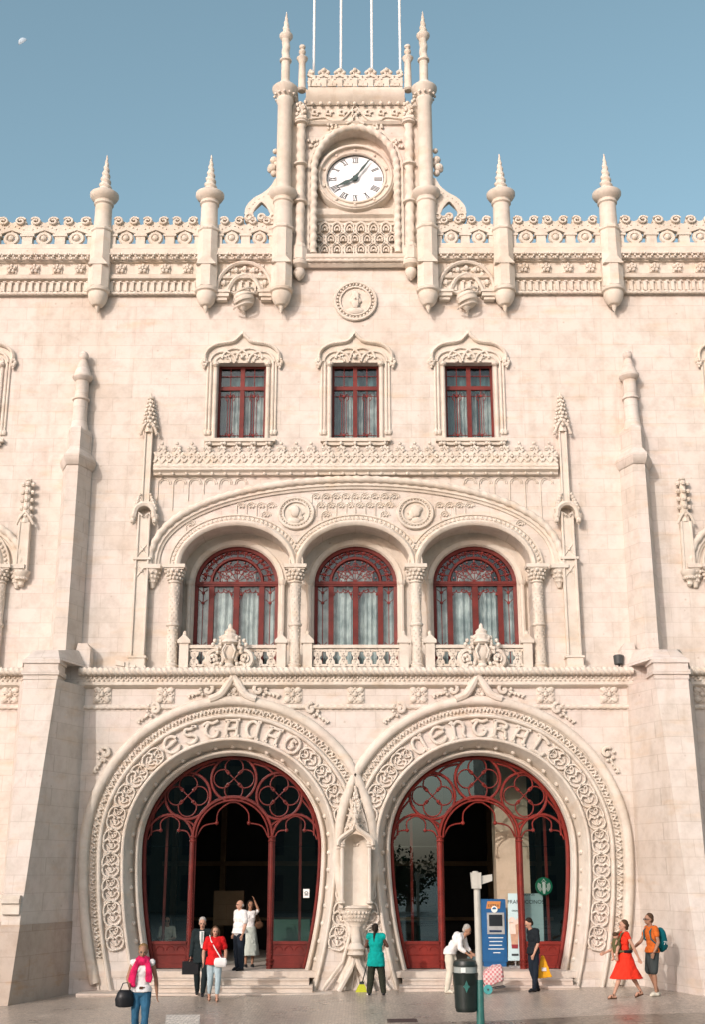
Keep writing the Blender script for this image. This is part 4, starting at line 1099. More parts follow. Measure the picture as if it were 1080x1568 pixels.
# ---- ogee blind arches with spheres beside the tower
def blind_arch():
    mb = MB(); z0 = ZP(446, YP-.15); zt = ZP(403, YP-.15); hw = XP(54, 430, YP)/1.0; y = YP
    w = (PX[1]-PX[2])/2-.30
    p = arch_pts(0, w, zt-z0, z0, 20)
    mb.sweep(p, [(-.05, y), (-.05, y-.24), (.0, y-.28), (.05, y-.24), (.05, y)])
    q_ = smooth([(-w+.32, z0-.02), (-w+.40, z0+.18), (-.28, z0+.42), (0, z0+.56)], 4); q_ = q_+[(-x, z) for x, z in reversed(q_[:-1])]
    mb.prism([(-w+.02, z0)]+p[1:-1]+[(w-.02, z0)]+[(w-.32, z0)]+list(reversed(q_))+[(-w+.32, z0)], y-.10, y+.01)
    mb.sweep(q_, [(-.06, y), (-.06, y-.20), (.0, y-.24), (.06, y-.18), (.06, y)])
    for i in range(7):
        a = pi*(.12+.76*i/6); mb.ball((w*.80*cos(a), y-.16, z0+(zt-z0)*.80*sin(a)), .09, n=6, m=5)
        for k in range(4): mb.ball((w*.80*cos(a)+.08*cos(k*1.6), y-.13, z0+(zt-z0)*.80*sin(a)+.08*sin(k*1.6)), .05, n=5, m=3)
    for e in (-1, 1):
        for g, zz, h in ((.0, z0-.2, .12), (.04, z0-.08, .08), (-.06, z0-.3, .1)):
            mb.box(e*(w-.16)-.22-g, e*(w-.16)+.22+g, y-.26-g, y, zz, zz+h)
    o = mb.build('blind_arch', 'carved', B)
    s = MB(); zb = ZP(457, YP-.2); s.ball((0, y-.16, zb), .32, sz=1.0, n=16, m=10)
    for k in range(4):
        s.tube([(.34*cos(t)*cos(.5)-.0, y-.16-.34*abs(sin(t))*.9, zb-.28+.16*k+.34*cos(t)*sin(.5)*.6) for t in [pi*i/12 for i in range(13)]][1:-1], .035, n=5)
    s.lathe([(.001, zb-.52), (.06, zb-.46), (.04, zb-.40), (.12, zb-.32), (.14, zb-.26)], (0, y-.16), 8)
    s.build('carved_sphere', 'carved', o)
    return o
ba = blind_arch(); ba.location.x = -(PX[1]+PX[2])/2
q = dup(ba); q.location.x = -ba.location.x
# ---- clock tower
YT = UW+.0
def tower():
    hx = XP(79, 250, YT); zb = ZP(410, YT); zt = ZP(150, YT); zA = ZP(386, YT-.1)
    rw_ = XP(61, 280, YT); rs = ZP(262, YT); rt = ZP(199, YT)
    hole = [(-rw_, zA)]+arch_pts(0, rw_, rt-rs, rs, 24)+[(rw_, zA)]
    mb = MB(); plate([(-hx, zb), (hx, zb), (hx, zt), (-hx, zt)], [hole], YT, .42, mb)
    mb.add([(-hx, YT, zb), (-hx, YT+2.6, zb), (-hx, YT+2.6, zt), (-hx, YT, zt), (hx, YT, zb), (hx, YT+2.6, zb), (hx, YT+2.6, zt), (hx, YT, zt)], [(0, 1, 2, 3), (4, 5, 6, 7), (1, 5, 6, 2), (3, 2, 6, 7)])
    o = mb.build('tower_wall', 'ashlar', B)
    k = MB(); k.add([(-rw_, YT+.42, zA), (rw_, YT+.42, zA), (rw_, YT+.42, rt), (-rw_, YT+.42, rt)], [(0, 1, 2, 3)])
    k.build('clock_recess', 'carved', o)
    m = MB()     # rope around the recess
    path = [(-rw_-.07, zA)]+arch_pts(0, rw_+.07, rt-rs+.07, rs, 40)+[(rw_+.07, zA)]
    pm = PathMap(path); n = int(pm.L/.05); pp = []
    for i in range(n+1): x, z, tx, tz = pm.at(pm.L*i/n*.9999); pp.append((x, YT-.03, z))
    m.tube(pp, .11, n=12, rope=(1, 22, .16))
    m.sweep(path, [(.12, YT), (.12, YT-.04), (.20, YT-.04), (.22, YT)])
    # crockets over the arch, finial
    random.seed(5)
    for e in (-1, 1):
        for an in (28, 58):
            a = radians(an)
            for j in range(9): m.ball((e*((rw_+.35)*sin(a)+random.uniform(-.14, .14)), YT-.05, rs+(rt-rs+.33)*cos(a)+random.uniform(-.14, .14)), .06, n=5, m=4)
    zz = rt+.2
    m.tube(xyz(smooth([(-.30, zz-.05), (-.12, zz+.06), (0, zz+.26), (.12, zz+.06), (.30, zz-.05)], 4), YT-.1), .05, n=6)
    for j in range(5): m.ball((.10*cos(j*1.25), YT-.12, zz+.34+.10*sin(j*1.25)), .07, n=6, m=4)
    m.build('recess_rope', 'carved', o)
    # transom moulding and blind panel below the clock
    p = MB(); zc_, zd_ = ZP(334, YT+.3), ZP(322, YT+.3)
    hband(p, -rw_, rw_, [(YT+.42, zc_-.1), (YT+.36, zc_-.06), (YT+.34, zc_+.02), (YT+.24, zc_+.10), (YT+.22, zd_), (YT+.28, zd_+.06), (YT+.42, zd_+.12)])
    zlo, zhi = zA+.05, zc_-.14
    p.box(-rw_+.06, rw_-.06, YT+.34, YT+.41, zlo, zlo+.09)
    nn = 6; st = (2*rw_-.16)/nn; H = zhi-zlo
    for r in range(3):
        for i in range(nn+(r % 2)):
            c = -rw_+.08+(i+(.5 if r % 2 == 0 else 0))*st; zz_ = H*(.20+.30*r)
            p.T = lambda u, yy, v, c=c, zz_=zz_: (max(-rw_+.04, min(rw_-.04, c+u)), YT+.40+yy, zlo+zz_+v)
            p.ribbon(arc(0, 0, st*.42, 0, 2*pi, 14, H*.20), .035, .12); p.ball((0, -.06, 0), .05, n=6)
            p.ribbon(arc(0, 0, st*.22, -.4, pi+.4, 8, H*.11), .025, .10)
            p.T = None
    p.box(-rw_+.06, rw_-.06, YT+.34, YT+.41, zhi-.08, zhi)
    p.build('blind_panel', 'carved', o)
    # frieze and cornice over the arch
    f = MB(); z1, z2, z3, z4 = ZP(186, YT-.1), ZP(160, YT-.1), ZP(152, YT-.2), ZP(140, YT-.2)
    hb = XP(76, 160, YT)
    hband(f, -hb, hb, [(YT, z1-.10), (YT-.08, z1-.08), (YT-.14, z1), (YT-.06, z1+.06), (YT-.03, z2-.0), (YT-.08, z2+.04), (YT-.08, z3-.12), (YT-.25, z3+.05), (YT-.30, z4-.06), (YT-.30, z4), (YT, z4+.02)])
    for i in range(11):
        x = -hb+.2+(2*hb-.4)*i/10; f.ball((x, YT-.17, z3-.13), .065, n=8)
    random.seed(9)
    for i in range(7):
        c = -hb+.3+(2*hb-.6)*i/6
        f.T = lambda u, yy, v, c=c: (c+u, YT-.04+yy, (z1+z2)/2+.02+v)
        f.ribbon([(.13*(1-.06*t)*cos(.7*t), .11*(1-.06*t)*sin(.7*t)) for t in range(12)], .03, .08)
        for j in range(4): f.ball((.10*cos(j*1.6+.5), -.04, .10*sin(j*1.6+.5)), .045, n=5, m=4)
        f.T = None
    zo = smooth([(-hb+.1, z1+.10), (-hb*.62, z1+.16), (-hb*.5, z1+.05), (-hb*.28, z1+.06), (0, z2-.02)], 4)
    zo = zo+[(-x, z) for x, z in reversed(zo[:-1])]; f.tube(xyz(zo, YT-.09), .035, n=6)
    f.build('tower_frieze', 'carved', o)
    # crown: openwork battlement
    t = MB(); zb2 = z4; zt2 = ZP(104, YT-.2); hb2 = hb-.06; H = zt2-zb2
    hband(t, -hb2, hb2, [(YT+.05, zb2), (YT-.24, zb2+.002), (YT-.24, zb2+.14*H), (YT-.16, zb2+.22*H), (YT+.05, zb2+.22*H)])
    n = 6; st = 2*hb2/n
    for i in range(n+1):
        c = -hb2+i*st
        for j in ((0,) if i < n else ()):
            m_ = c+st/2; y = YT-.10
            t.prism(arc(m_, zb2+.24*H, .30*st, 0, pi, 8, .22*H), y-.10, y+.08); t.ball((m_, y-.1, zb2+.33*H), .03, n=5, m=3)
        y = YT-.10
        for e in (-1, 1):
            if (i == 0 and e < 0) or (i == n and e > 0): continue
            t.T = lambda u, yy, v, c=c, e=e: (c+e*u, y+yy, zb2+v)
            t.ribbon([(0, .44*H), (.20*st, .50*H), (.50*st, .68*H)], .075, .10, -.08)
            t.ribbon([(0, .64*H), (.10*st, .62*H), (.50*st, .52*H)], .03, .08, -.06)
            t.ribbon([(.0, .84*H), (.14*st, .76*H), (.34*st, .72*H), (.52*st, .70*H)], .055, .10, -.08)
            t.ribbon([(.02, .86*H), (.14*st, .96*H), (.27*st, .90*H)], .055, .10, -.08)
            t.ball((.27*st, 0, .88*H), .065); t.T = None
        t.ball((c, y-.02, zb2+.97*H), .08, n=8) if 0 < i < n else None
        a, b = max(c-.16*st, -hb2), min(c+.16*st, hb2)
        t.box(a, b, y-.10, y+.08, zb2+.22*H, zb2+.58*H)
    # sides of the crown
    t.box(-hb2, -hb2+.12, YT, YT+2.4, zb2, zb2+.5*H); t.box(hb2-.12, hb2, YT, YT+2.4, zb2, zb2+.5*H)
    t.build('tower_crown', 'carved', o)
    r = MB(); r.box(-hb, hb, YT, YT+2.5, zt-.02, z4-.01); r.build('tower_roof', 'roof_lead', o)
    # ledge below the tower with rope
    l = MB(); zz = ZP(403, YT-.2); w = XP(76, 400, YT)
    hband(l, -w, w, [(YT, ZP(411, YT)), (YT-.14, ZP(409, YT-.14)), (YT-.22, ZP(404, YT-.2)), (YT-.24, zz+.10), (YT-.3, zz+.16), (YT-.3, ZP(388, YT-.3)), (YT-.1, ZP(386, YT-.2)), (YT, ZP(386, YT-.2))])
    n = int(2*w/.04); l.tube([(-w+2*w*i/n, YT-.26, zz+.06) for i in range(n+1)], .055, n=8, rope=(1, 34, .2))
    l.build('tower_ledge', 'carved', o)
    # inner twisted shafts with their drops
    for e in (-1, 1):
        s = MB(); x = 0; y = YT-.16; z0 = ZP(430, y); z1 = ZP(378, y-.1); z2 = ZP(186, y-.1)
        s.lathe([(.001, z0), (.06, z0+.06), (.12, z0+.10), (.19, z0+.24), (.17, z0+.36), (.12, z0+.40), (.25, z0+.5), (.27, z0+.6), (.2, z0+.68)], (x, y), 12)
        s.loft([octring(.25, x, y, z0+.66), octring(.25, x, y, z1-.1), octring(.16, x, y, z1+.15)])
        n = 160; s.lathe([(.135, z1+(z2-z1)*i/n) for i in range(n+1)], (x, y), 16, twist=(2, 17, .11))
        for f_ in (.0, .36, .66, 1.0):
            zq = z1+(z2-z1)*f_; s.lathe([(.15, zq-.06), (.22, zq-.02), (.22, zq+.03), (.15, zq+.07)], (x, y), 12)
        z3 = ZP(160, y); s.lathe([(.18, z2), (.24, z2+.06), (.22, z2+.12), (.12, z2+.3), (.16, z3-.1), (.02, z3+.1)], (x, y), 10)
        for k in range(12): s.ball((x+.13*cos(k*1.7), y-.12, z2+.15+.05*k), .07, n=5, m=4)
        # slim pinnacle on the crown corner
        z4_, z5 = ZP(140, y), ZP(92, y)
        s.lathe([(.12, z4_), (.17, z4_+.06), (.12, z4_+.14), (.105, z5-.1), (.16, z5), (.19, z5+.06), (.13, z5+.12), (.06, z5+.18), (.11, z5+.26), (.11, z5+.34), (.05, z5+.40), (.10, z5+.46), (.10, z5+.52), (.01, z5+.60)], (x, y), 12)
        ob = s.build('twisted_shaft', 'carved', o); ob.location.x = e*XP(85 if e < 0 else 84, 300, YT-.16)
    # outer round turrets
    for e in (-1, 1):
        s = MB(); y = YT-.30; zt0 = ZP(478, y-.1); x = 0
        drop(s, x, y, zt0, .335); z1 = ZP(396, y-.2); z2 = ZP(345, y-.2); z3 = ZP(292, y-.2)
        s.loft([octring(.335, x, y, zt0+.72), octring(.335, x, y, z1-.15)])
        s.prism([(-.30, z1-.16), (.30, z1-.16), (.13, z1+.05), (0, z1+.25), (-.13, z1+.05)], y-.335, y)
        s.loft([octring(.325, x, y, z1-.16), octring(.325, x, y, z2-.1), octring(.36, x, y, z2-.06), octring(.36, x, y, z2), octring(.30, x, y, z2+.06)])
        s.lathe([(.295, z2), (.285, z3-.35), (.32, z3-.31), (.32, z3-.26), (.29, z3-.24), (.30, z3-.18), (.39, z3-.10), (.44, z3-.0), (.44, z3+.05), (.34, z3+.10)], (x, y), 22)
        z4_ = ZP(136, y-.1); y2 = y+.0
        s.lathe([(.235, z3), (.225, z4_-.5), (.27, z4_-.42), (.27, z4_-.34), (.24, z4_-.3), (.31, z4_-.16), (.40, z4_-.02), (.41, z4_+.06), (.35, z4_+.12), (.22, z4_+.16), (.18, z4_+.3)], (x, y2), 22)
        for k in range(12): s.ball((x+.33*cos(k*pi/6), y2+.33*sin(k*pi/6), z4_-.22), .05, n=5, m=4)
        z5, z6 = ZP(93, y), ZP(58, y)
        n = 60; s.lathe([(.135, z4_+.2+(z5-z4_-.2)*i/20) for i in range(21)], (x, y2), 14)
        s.lathe([(.14, z5-.06), (.19, z5-.02), (.19, z5+.03), (.13, z5+.06)], (x, y2), 14)
        s.lathe([(.125, z5+(z6-z5)*i/40) for i in range(41)], (x, y2), 16, twist=(1, -16, .10))
        s.lathe([(.13, z6-.1), (.17, z6-.04), (.215, z6+.04), (.215, z6+.10), (.16, z6+.14), (.13, z6+.18)], (x, y2), 16)
        ob = s.build('round_turret', 'carved', o)
        sp_ = MB(); z7 = ZP(18, y); n = 110
        sp_.lathe([(.135*(1-.94*i/n), z6+.15+(z7-z6-.15)*i/n) for i in range(n+1)], (x, y2), 16, twist=(1, 30, .12))
        sp_.build('turret_spire', 'carved', ob); ob.location.x = e*XP(112 if e < 0 else 110, 340, y)
        # rear turret top seen behind
        rb = MB(); rb.lathe([(.12, z4_-.2), (.16, z4_+.5), (.22, z4_+.6), (.12, z4_+.7), (.18, z4_+.9), (.05, z4_+1.1), (.01, z4_+1.3)], (e*-.20, YT+2.2), 8); rb.build('rear_pinnacle', 'carved', ob)
        # pilaster strip between turret and shaft
    pl = MB()
    for e in (-1, 1):
        a = XP(100, 250, YT); b = XP(90, 250, YT)
        pl.box(min(e*a, e*b), max(e*a, e*b), YT-.10, YT+2.0, ZP(400, YT), ZP(145, YT))
    pl.build('tower_pilasters', 'carved', o)
    # scrolled ramps beside the tower
    for e in (-1, 1):
        g = MB(); yv = YP-.16; 
        def W_(px, py): X_, Z_ = P(px, py, yv); return X_, Z_
        f = lambda L: [W_(px, py) for px, py in L]
        outl = smooth(f([(374, 330), (377, 318), (388, 306), (402, 298), (414, 288), (421, 276)]), 4)
        inner = f([(430, 276), (430, 345), (412, 345), (410, 334)])
        hole_t = f([(384, 333), (388, 322), (400, 311), (410, 319), (416, 330)])
        poly = outl+inner+list(reversed(hole_t))
        g.prism(poly, yv-.10, yv+.10)
        g.T = lambda u, yy, v: (u, yv-.10+yy, v)
        for i in range(12):
            j = outl[min(len(outl)-1, 1+int(i*(len(outl)-2)/11))]; g.ball((j[0]+.10, 0, j[1]-.08), .03, n=5, m=3)
        g.ribbon(smooth(f([(384, 333), (389, 322), (400, 311), (410, 319), (416, 331)]), 4), .05, .06); g.T = None
        for px, py, r_ in ((381, 336, 7), (400, 336, 6), (418, 336, 6)):
            c_ = W_(px, py); c2 = r_/49
            g.prism(arc(c_[0], c_[1], c2, 0, 2*pi, 12)[:-1], yv-.12, yv+.1)
            g.T = lambda u, yy, v: (u, yv-.12+yy, v)
            g.ribbon([(c_[0]+c2*(1-.06*t)*cos(.6*t), c_[1]+c2*(1-.06*t)*sin(.6*t)) for t in range(13)], .03, .05); g.T = None
        for px, py, r_ in ((421, 232, 4), (419, 246, 6), (416, 258, 7), (419, 266, 5), (413, 261, 4), (423, 252, 5)):
            c_ = W_(px, py); g.ball((c_[0], yv, c_[1]), r_/46, n=8)
        ob = g.build('scrolled_ramp', 'carved', o)
        if e > 0: ob.scale.x = -1
    return o
TW = tower()
# clock
def clock():
    zc = ZP(275, YT+.3); R = XP(44.5, 275, YT+.3); RZ = (ZP(238, YT+.34)-ZP(310, YT+.34))/2
    mb = MB(); k = 40
    def el(r, dz=0): return arc(0, dz, r*R, 0, 2*pi, k, r*RZ)[:-1]
    mb.prism(el(1.02), -.02, .10)
    o = mb.build('clock', 'dial', B, label='white clock dial with roman numerals showing five past eight'); o.location = (0, YT+.30, zc)
    fr = MB()
    fr.sweep(list(reversed(el(1.0))), [(.0, .0), (.0, -.12), (.03, -.15), (.07, -.15), (.09, -.10), (.20, -.13), (.22, -.18), (.26, -.20), (.31, -.19), (.36, -.10), (.38, .12)], closed=True)
    for i in range(10):
        a = 2*pi*i/10+pi/2; fr.ball((1.10*(R+.03)*cos(a), -.13, 1.10*(RZ+.03)*sin(a)), .05, n=6)
    n = 90; fr.tube([((R+.24)*cos(2*pi*i/n), -.20, (RZ+.24)*sin(2*pi*i/n)) for i in range(n)], .035, n=8, closed=True, rope=(1, 40, .25))
    fr.build('clock_surround', 'carved', o)
    rm = MB(); rm.sweep(list(reversed(el(1.0))), [(-.02, -.022), (-.02, -.05), (.015, -.05), (.015, -.022)], closed=True); rm.build('dial_rim', 'ink', o)
    nm = MB(); NUM = ['XII', 'I', 'II', 'III', 'IIII', 'V', 'VI', 'VII', 'VIII', 'IX', 'X', 'XI']
    for i, w in enumerate(NUM):
        a = -2*pi*i/12; ux, uz = -sin(a), cos(a)     # outward
        cw = {'I': .055, 'V': .12, 'X': .12}; tot = sum(cw[c] for c in w); x = -tot/2
        T = lambda u, yy, v: ((.80*ux)*R+(u*uz+v*ux)*1.0, -.024+yy, (.80*uz)*RZ+(-u*ux+v*uz)*.82)
        nm.T = T; h = .11
        for c in w:
            m = x+cw[c]/2
            if c == 'I': nm.box(m-.013, m+.013, -.006, .002, -h, h)
            if c == 'V': nm.prism([(m-.05, h), (m-.02, h), (m+.015, -h), (m-.015, -h)], -.006, .002); nm.prism([(m+.05, h), (m+.035, h), (m-.005, -h), (m+.015, -h)], -.006, .002)
            if c == 'X': nm.prism([(m-.05, h), (m-.02, h), (m+.05, -h), (m+.02, -h)], -.006, .002); nm.prism([(m+.045, h), (m+.03, h), (m-.045, -h), (m-.03, -h)], -.008, .001)
            x += cw[c]
        nm.box(-tot/2, tot/2, -.006, .002, h-.006, h+.008); nm.box(-tot/2, tot/2, -.006, .002, -h-.008, -h+.006)
        nm.T = None
    nm.build('clock_numerals', 'ink', o)
    def hand(ang, L, w, y):
        hm = MB(); a = radians(ang); ux, uz = sin(a), cos(a)
        hm.T = lambda u, yy, v: ((u*uz+v*ux), y+yy, (-u*ux+v*uz)*RZ/R)
        hm.prism([(-w*.8, -.16*L), (w*.8, -.16*L), (w*1.3, 0), (w*.55, .30*L), (w*1.0, .52*L), (w*.5, .8*L), (w*.28, L), (-w*.28, L), (-w*.5, .8*L), (-w*1.0, .52*L), (-w*.55, .30*L), (-w*1.3, 0)], -.012, .0)
        return hm
    hand(34, R*.92, .045, -.12).build('minute_hand', 'hand_green', o)
    hand(243, R*.72, .065, -.09).build('hour_hand', 'hand_green', o)
    bs = MB(); bs.T = lambda u, yy, v: (u, yy, v); bs.lathe([(.08, -.0), (.08, .13), (.001, .135)], (0, 0), 12); bs.v = [(x, -z, y) for x, y, z in bs.v]; bs.build('hand_boss', 'hand_green', o)
clock()
# lightly visible roof and back of the building so that it has depth
mb = MB(); zr2 = ZP(380, YP)
mb.box(-WX, -XP(79, 250, YT)-.02, UW+.12, 14, zr2-.3, zr2-.02); mb.box(XP(79, 250, YT)+.02, WX, UW+.12, 14, zr2-.3, zr2-.02)
mb.box(-WX, WX, 13.7, 14, -.4, zr2-.3)
for e in (-1, 1): mb.box(min(e*WX, e*(WX-.3)), max(e*WX, e*(WX-.3)), 1.6, 13.7, -.4, zr2-.3)
mb.build('roof_and_back', 'roof_lead', B)
# ---- interior behind doors and windows
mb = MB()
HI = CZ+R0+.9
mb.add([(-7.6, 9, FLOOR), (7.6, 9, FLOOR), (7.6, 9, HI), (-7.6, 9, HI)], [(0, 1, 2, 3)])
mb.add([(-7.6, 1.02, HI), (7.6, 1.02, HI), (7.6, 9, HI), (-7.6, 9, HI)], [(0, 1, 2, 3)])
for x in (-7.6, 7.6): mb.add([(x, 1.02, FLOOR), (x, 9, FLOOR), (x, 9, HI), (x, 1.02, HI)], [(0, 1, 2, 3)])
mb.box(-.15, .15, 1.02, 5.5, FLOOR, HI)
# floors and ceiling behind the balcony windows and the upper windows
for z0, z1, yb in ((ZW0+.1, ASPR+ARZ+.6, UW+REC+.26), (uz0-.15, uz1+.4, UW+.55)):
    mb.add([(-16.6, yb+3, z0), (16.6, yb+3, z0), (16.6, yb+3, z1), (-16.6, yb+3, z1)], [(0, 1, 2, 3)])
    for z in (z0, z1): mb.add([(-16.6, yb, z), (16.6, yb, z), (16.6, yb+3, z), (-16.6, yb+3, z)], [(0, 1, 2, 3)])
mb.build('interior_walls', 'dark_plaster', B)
mb = MB()
for e in (-1, 1):
    for k in range(4): x = e*(1.2+k*1.6); mb.box(x-.09, x+.09, 8.7, 8.98, FLOOR, HI-.4)
    mb.box(min(e*.8, e*6.4), max(e*.8, e*6.4), 8.75, 8.97, FLOOR+2.6, FLOOR+2.75); mb.box(min(e*.8, e*6.4), max(e*.8, e*6.4), 8.75, 8.97, FLOOR+.9, FLOOR+1.0)
mb.build('hall_screen', 'inner_wall', B)
mb = MB(); mb.box(-7.5, 7.5, -.02, 9, FLOOR-.15, FLOOR); mb.build('hall_floor', 'step_stone', B)
# steps
mb = MB()
for i in range(1, 4):
    z1 = FLOOR-.15*i; y0 = -.30*i-.02
    for e in (-1, 1):
        c = e*CX; w = 2.02+.10*i+(.65 if i == 3 else 0)
        x0, x1 = c-w, c+w
        if i == 3: x0, x1 = (c-3.55, c+2.72) if e < 0 else (c-2.72, c+3.55)
        mb.box(x0, x1, y0, .2, z1-.15-(.3 if i == 3 else 0), z1)
        mb.box(x0-.0, x1+.0, y0-.03, y0+.02, z1-.045, z1+.002)
mb.build('entrance_steps', 'step_stone', B)
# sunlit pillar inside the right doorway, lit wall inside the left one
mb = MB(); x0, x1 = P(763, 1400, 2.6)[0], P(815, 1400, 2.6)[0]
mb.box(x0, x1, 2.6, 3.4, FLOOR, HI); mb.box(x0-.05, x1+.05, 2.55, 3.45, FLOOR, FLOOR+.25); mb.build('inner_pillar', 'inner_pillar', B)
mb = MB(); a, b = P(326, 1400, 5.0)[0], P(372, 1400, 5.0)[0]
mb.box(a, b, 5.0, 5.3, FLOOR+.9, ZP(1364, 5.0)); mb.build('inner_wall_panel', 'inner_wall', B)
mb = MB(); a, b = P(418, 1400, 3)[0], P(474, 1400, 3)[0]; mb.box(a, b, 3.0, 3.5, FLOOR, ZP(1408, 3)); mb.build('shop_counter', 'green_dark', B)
# ================================================================= GROUND
def slab(name, x0, x1, y0, y1, dz, mat, nx=2, **p):
    mb = MB(); mb.add([(x0, y0, zg(x0)+dz), (x1, y0, zg(x1)+dz), (x1, y1, zg(x1)+dz), (x0, y1, zg(x0)+dz)], [(0, 1, 2, 3)])
    return mb.build(name, mat, None, **p)
def paving(name, base, scale, gloss, dirt):
    m, t, b = newmat(name); L = t.links
    geo = N(t, 'ShaderNodeNewGeometry')
    vo = N(t, 'ShaderNodeTexVoronoi', Scale=scale, Randomness=.55); vo.feature = 'DISTANCE_TO_EDGE'; L.new(geo.outputs['Position'], vo.inputs['Vector'])
    vc = N(t, 'ShaderNodeTexVoronoi', Scale=scale, Randomness=.55); L.new(geo.outputs['Position'], vc.inputs['Vector'])
    n = N(t, 'ShaderNodeTexNoise', Scale=.5, Detail=7.0, Roughness=.65); L.new(geo.outputs['Position'], n.inputs['Vector'])
    r = ramp(t, [(.35, [v*dirt for v in base]), (.65, base)]); L.new(n.outputs[0], r.inputs[0])
    sp = N(t, 'ShaderNodeSeparateColor'); L.new(vc.outputs['Color'], sp.inputs[0])
    rc = ramp(t, [(0, (.74, .73, .72)), (1, (1.14, 1.12, 1.08))]); L.new(sp.outputs[0], rc.inputs[0])
    col = mixc(t, 'MULTIPLY', 1.0, r.outputs[0], rc.outputs[0])
    re = ramp(t, [(0.0, (.38, .35, .32)), (.12, (1, 1, 1))]); L.new(vo.outputs['Distance'], re.inputs[0])
    col = mixc(t, 'MULTIPLY', 1.0, col, re.outputs[0]); L.new(col, b.inputs['Base Color'])
    rr = N(t, 'ShaderNodeMapRange'); rr.inputs['To Min'].default_value = gloss[0]; rr.inputs['To Max'].default_value = gloss[1]
    L.new(n.outputs[0], rr.inputs[0]); L.new(rr.outputs[0], b.inputs['Roughness'])
    bu = N(t, 'ShaderNodeBump', Strength=.4, Distance=.01); L.new(re.outputs[0], bu.inputs['Height']); L.new(bu.outputs[0], b.inputs['Normal'])
    b.inputs['Specular IOR Level'].default_value = .6
paving('pavement_stone', (.57, .49, .42), 15.0, (.16, .45), .74)
paving('pale_setts', (.80, .76, .70), 12.0, (.4, .7), .9)
paving('cobble', (.33, .28, .23), 7.0, (.12, .5), .5)
plain('kerb_stone', (.42, .38, .33), .7, bump=.3)
plain('road_paint', (.75, .74, .70), .6, var=.1)
slab('ground', -700, 700, -700, 700, -.16, 'cobble', kind='structure')
slab('pavement', -60, 60, -60, 1.0, 0.0, 'pavement_stone', kind='structure')
mb = MB(); g0 = -7.6
pts = [(-1.2, -7.9), (1.2, -7.1), (3.0, -6.9), (5.0, -6.2), (8.0, -5.9), (14, -5.2), (14, -24), (-3.5, -24), (-3.0, -9.2)]
mb.add([(x, y, zg(x)+.004) for x, y in pts], [tuple(range(len(pts)))]); mb.build('cobbled_roadway', 'cobble', None, kind='structure')
# ================================================================= THINGS ON AND AROUND THE BUILDING
def G(px, py):
    """point of the sloping square seen at a picture position"""
    r = ray(px, py); t = -CAMH/r[2]
    for _ in range(4):
        x = CAMX+r[0]*t; t = (zg(x)-CAMH)/r[2]
    return (CAMX+r[0]*t, -DIST+r[1]*t, zg(CAMX+r[0]*t))
def single(mb, name, mat, label, cat, loc, group=None, sharp=35):
    o = local(mb, loc).build(name, mat, None, sharp); o.location = loc; o['label'] = label; o['category'] = cat
    if group: o['group'] = group
    return o
# flagpoles
words = ['leftmost of the four white flagpoles on the clock tower', 'second white flagpole from the left on the clock tower', 'third white flagpole from the left on the clock tower', 'rightmost of the four white flagpoles on the clock tower']
for i, px in enumerate((480, 521.5, 570.5, 614)):
    yf = YT+1.0; x = P(px, 105, yf)[0]; zb = ZP(140, YT-.2)+.03; zt = zb+9.5
    mb = MB(); mb.lathe([(.09, zb), (.09, zb+.2), (.042, zb+.22), (.042, zt-3), (.03, zt)], (x, yf), 10)
    o = single(mb, 'flagpole', 'white_paint', words[i], 'flagpole', (x, yf, zb), 'flagpoles on the clock tower')
    b = MB(); b.ball((0, 0, zt-zb+.06), .08); b.build('finial', 'white_paint', o)
# the moon, its lit part only: a bowl-shaped cap facing the sun side
m_, t_, b_ = newmat('moonlight')
b_.inputs['Base Color'].default_value = (.40, .50, .58, 1); b_.inputs['Roughness'].default_value = 1.0; b_.inputs['Specular IOR Level'].default_value = 0
r = ray(35.5, 66); k = 1500.0; mc = (CAMX+r[0]*k, -DIST+r[1]*k, CAMH+r[2]*k); R = 7.8*k/1852.0
mb = MB(); n, mm = 20, 10
d = Vector((-.46, -.66, .58)).normalized(); u = d.orthogonal().normalized(); w = d.cross(u); rings = []
for j in range(mm+1):
    th = .05+1.38*j/mm; rings.append([tuple((d*cos(th)+u*(sin(th)*cos(2*pi*q/n))+w*(sin(th)*sin(2*pi*q/n)))*R) for q in range(n)])
mb.loft(rings, True); o = mb.build('moon', 'moonlight'); o.location = mc; o['label'] = 'small pale daytime moon in the clear sky at upper left'; o['category'] = 'moon'
# floodlights on the cornice
zc_ = ZC1+.03
def flood(px, label, kind, mat):
    y = .05; x = P(px, 1018, y)[0]; e = empty('floodlight', label, 'floodlight', (x, y, zc_), 'floodlights on the cornice ledge')
    m = MB()
    if kind:
        m.lathe([(.10, .10), (.13, .12), (.15, .34), (.13, .36)], (0, 0), 14); m.build('lamp_housing', mat, e)
        g = MB(); g.lathe([(.12, .355), (.11, .37), (.001, .375)], (0, 0), 14); g.build('lens', 'door_glass', e)
        g = MB(); g.box(-.02, .02, -.02, .02, 0, .12); g.box(-.09, .09, -.06, .06, 0, .02); g.build('bracket', 'iron', e)
    else:
        m.loft([[(-.2, -.08, .10), (-.2, .08, .10), (-.2, .08, .24), (-.2, -.08, .24)], [(.05, -.08, .06), (.05, .08, .06), (.05, .08, .18), (.05, -.08, .18)]]); m.build('lamp_housing', mat, e)
        g = MB(); g.box(.06, .16, -.05, .05, .0, .2); g.box(.16, .34, -.03, .03, .04, .12); g.build('bracket', mat, e)
plain('lamp_dark', (.05, .055, .055), .4)
flood(949, 'dark cylindrical floodlight on the cornice beside the right buttress', True, 'lamp_dark')
flood(188, 'pale grey box floodlight on the cornice below the left wall shaft', False, 'carved')
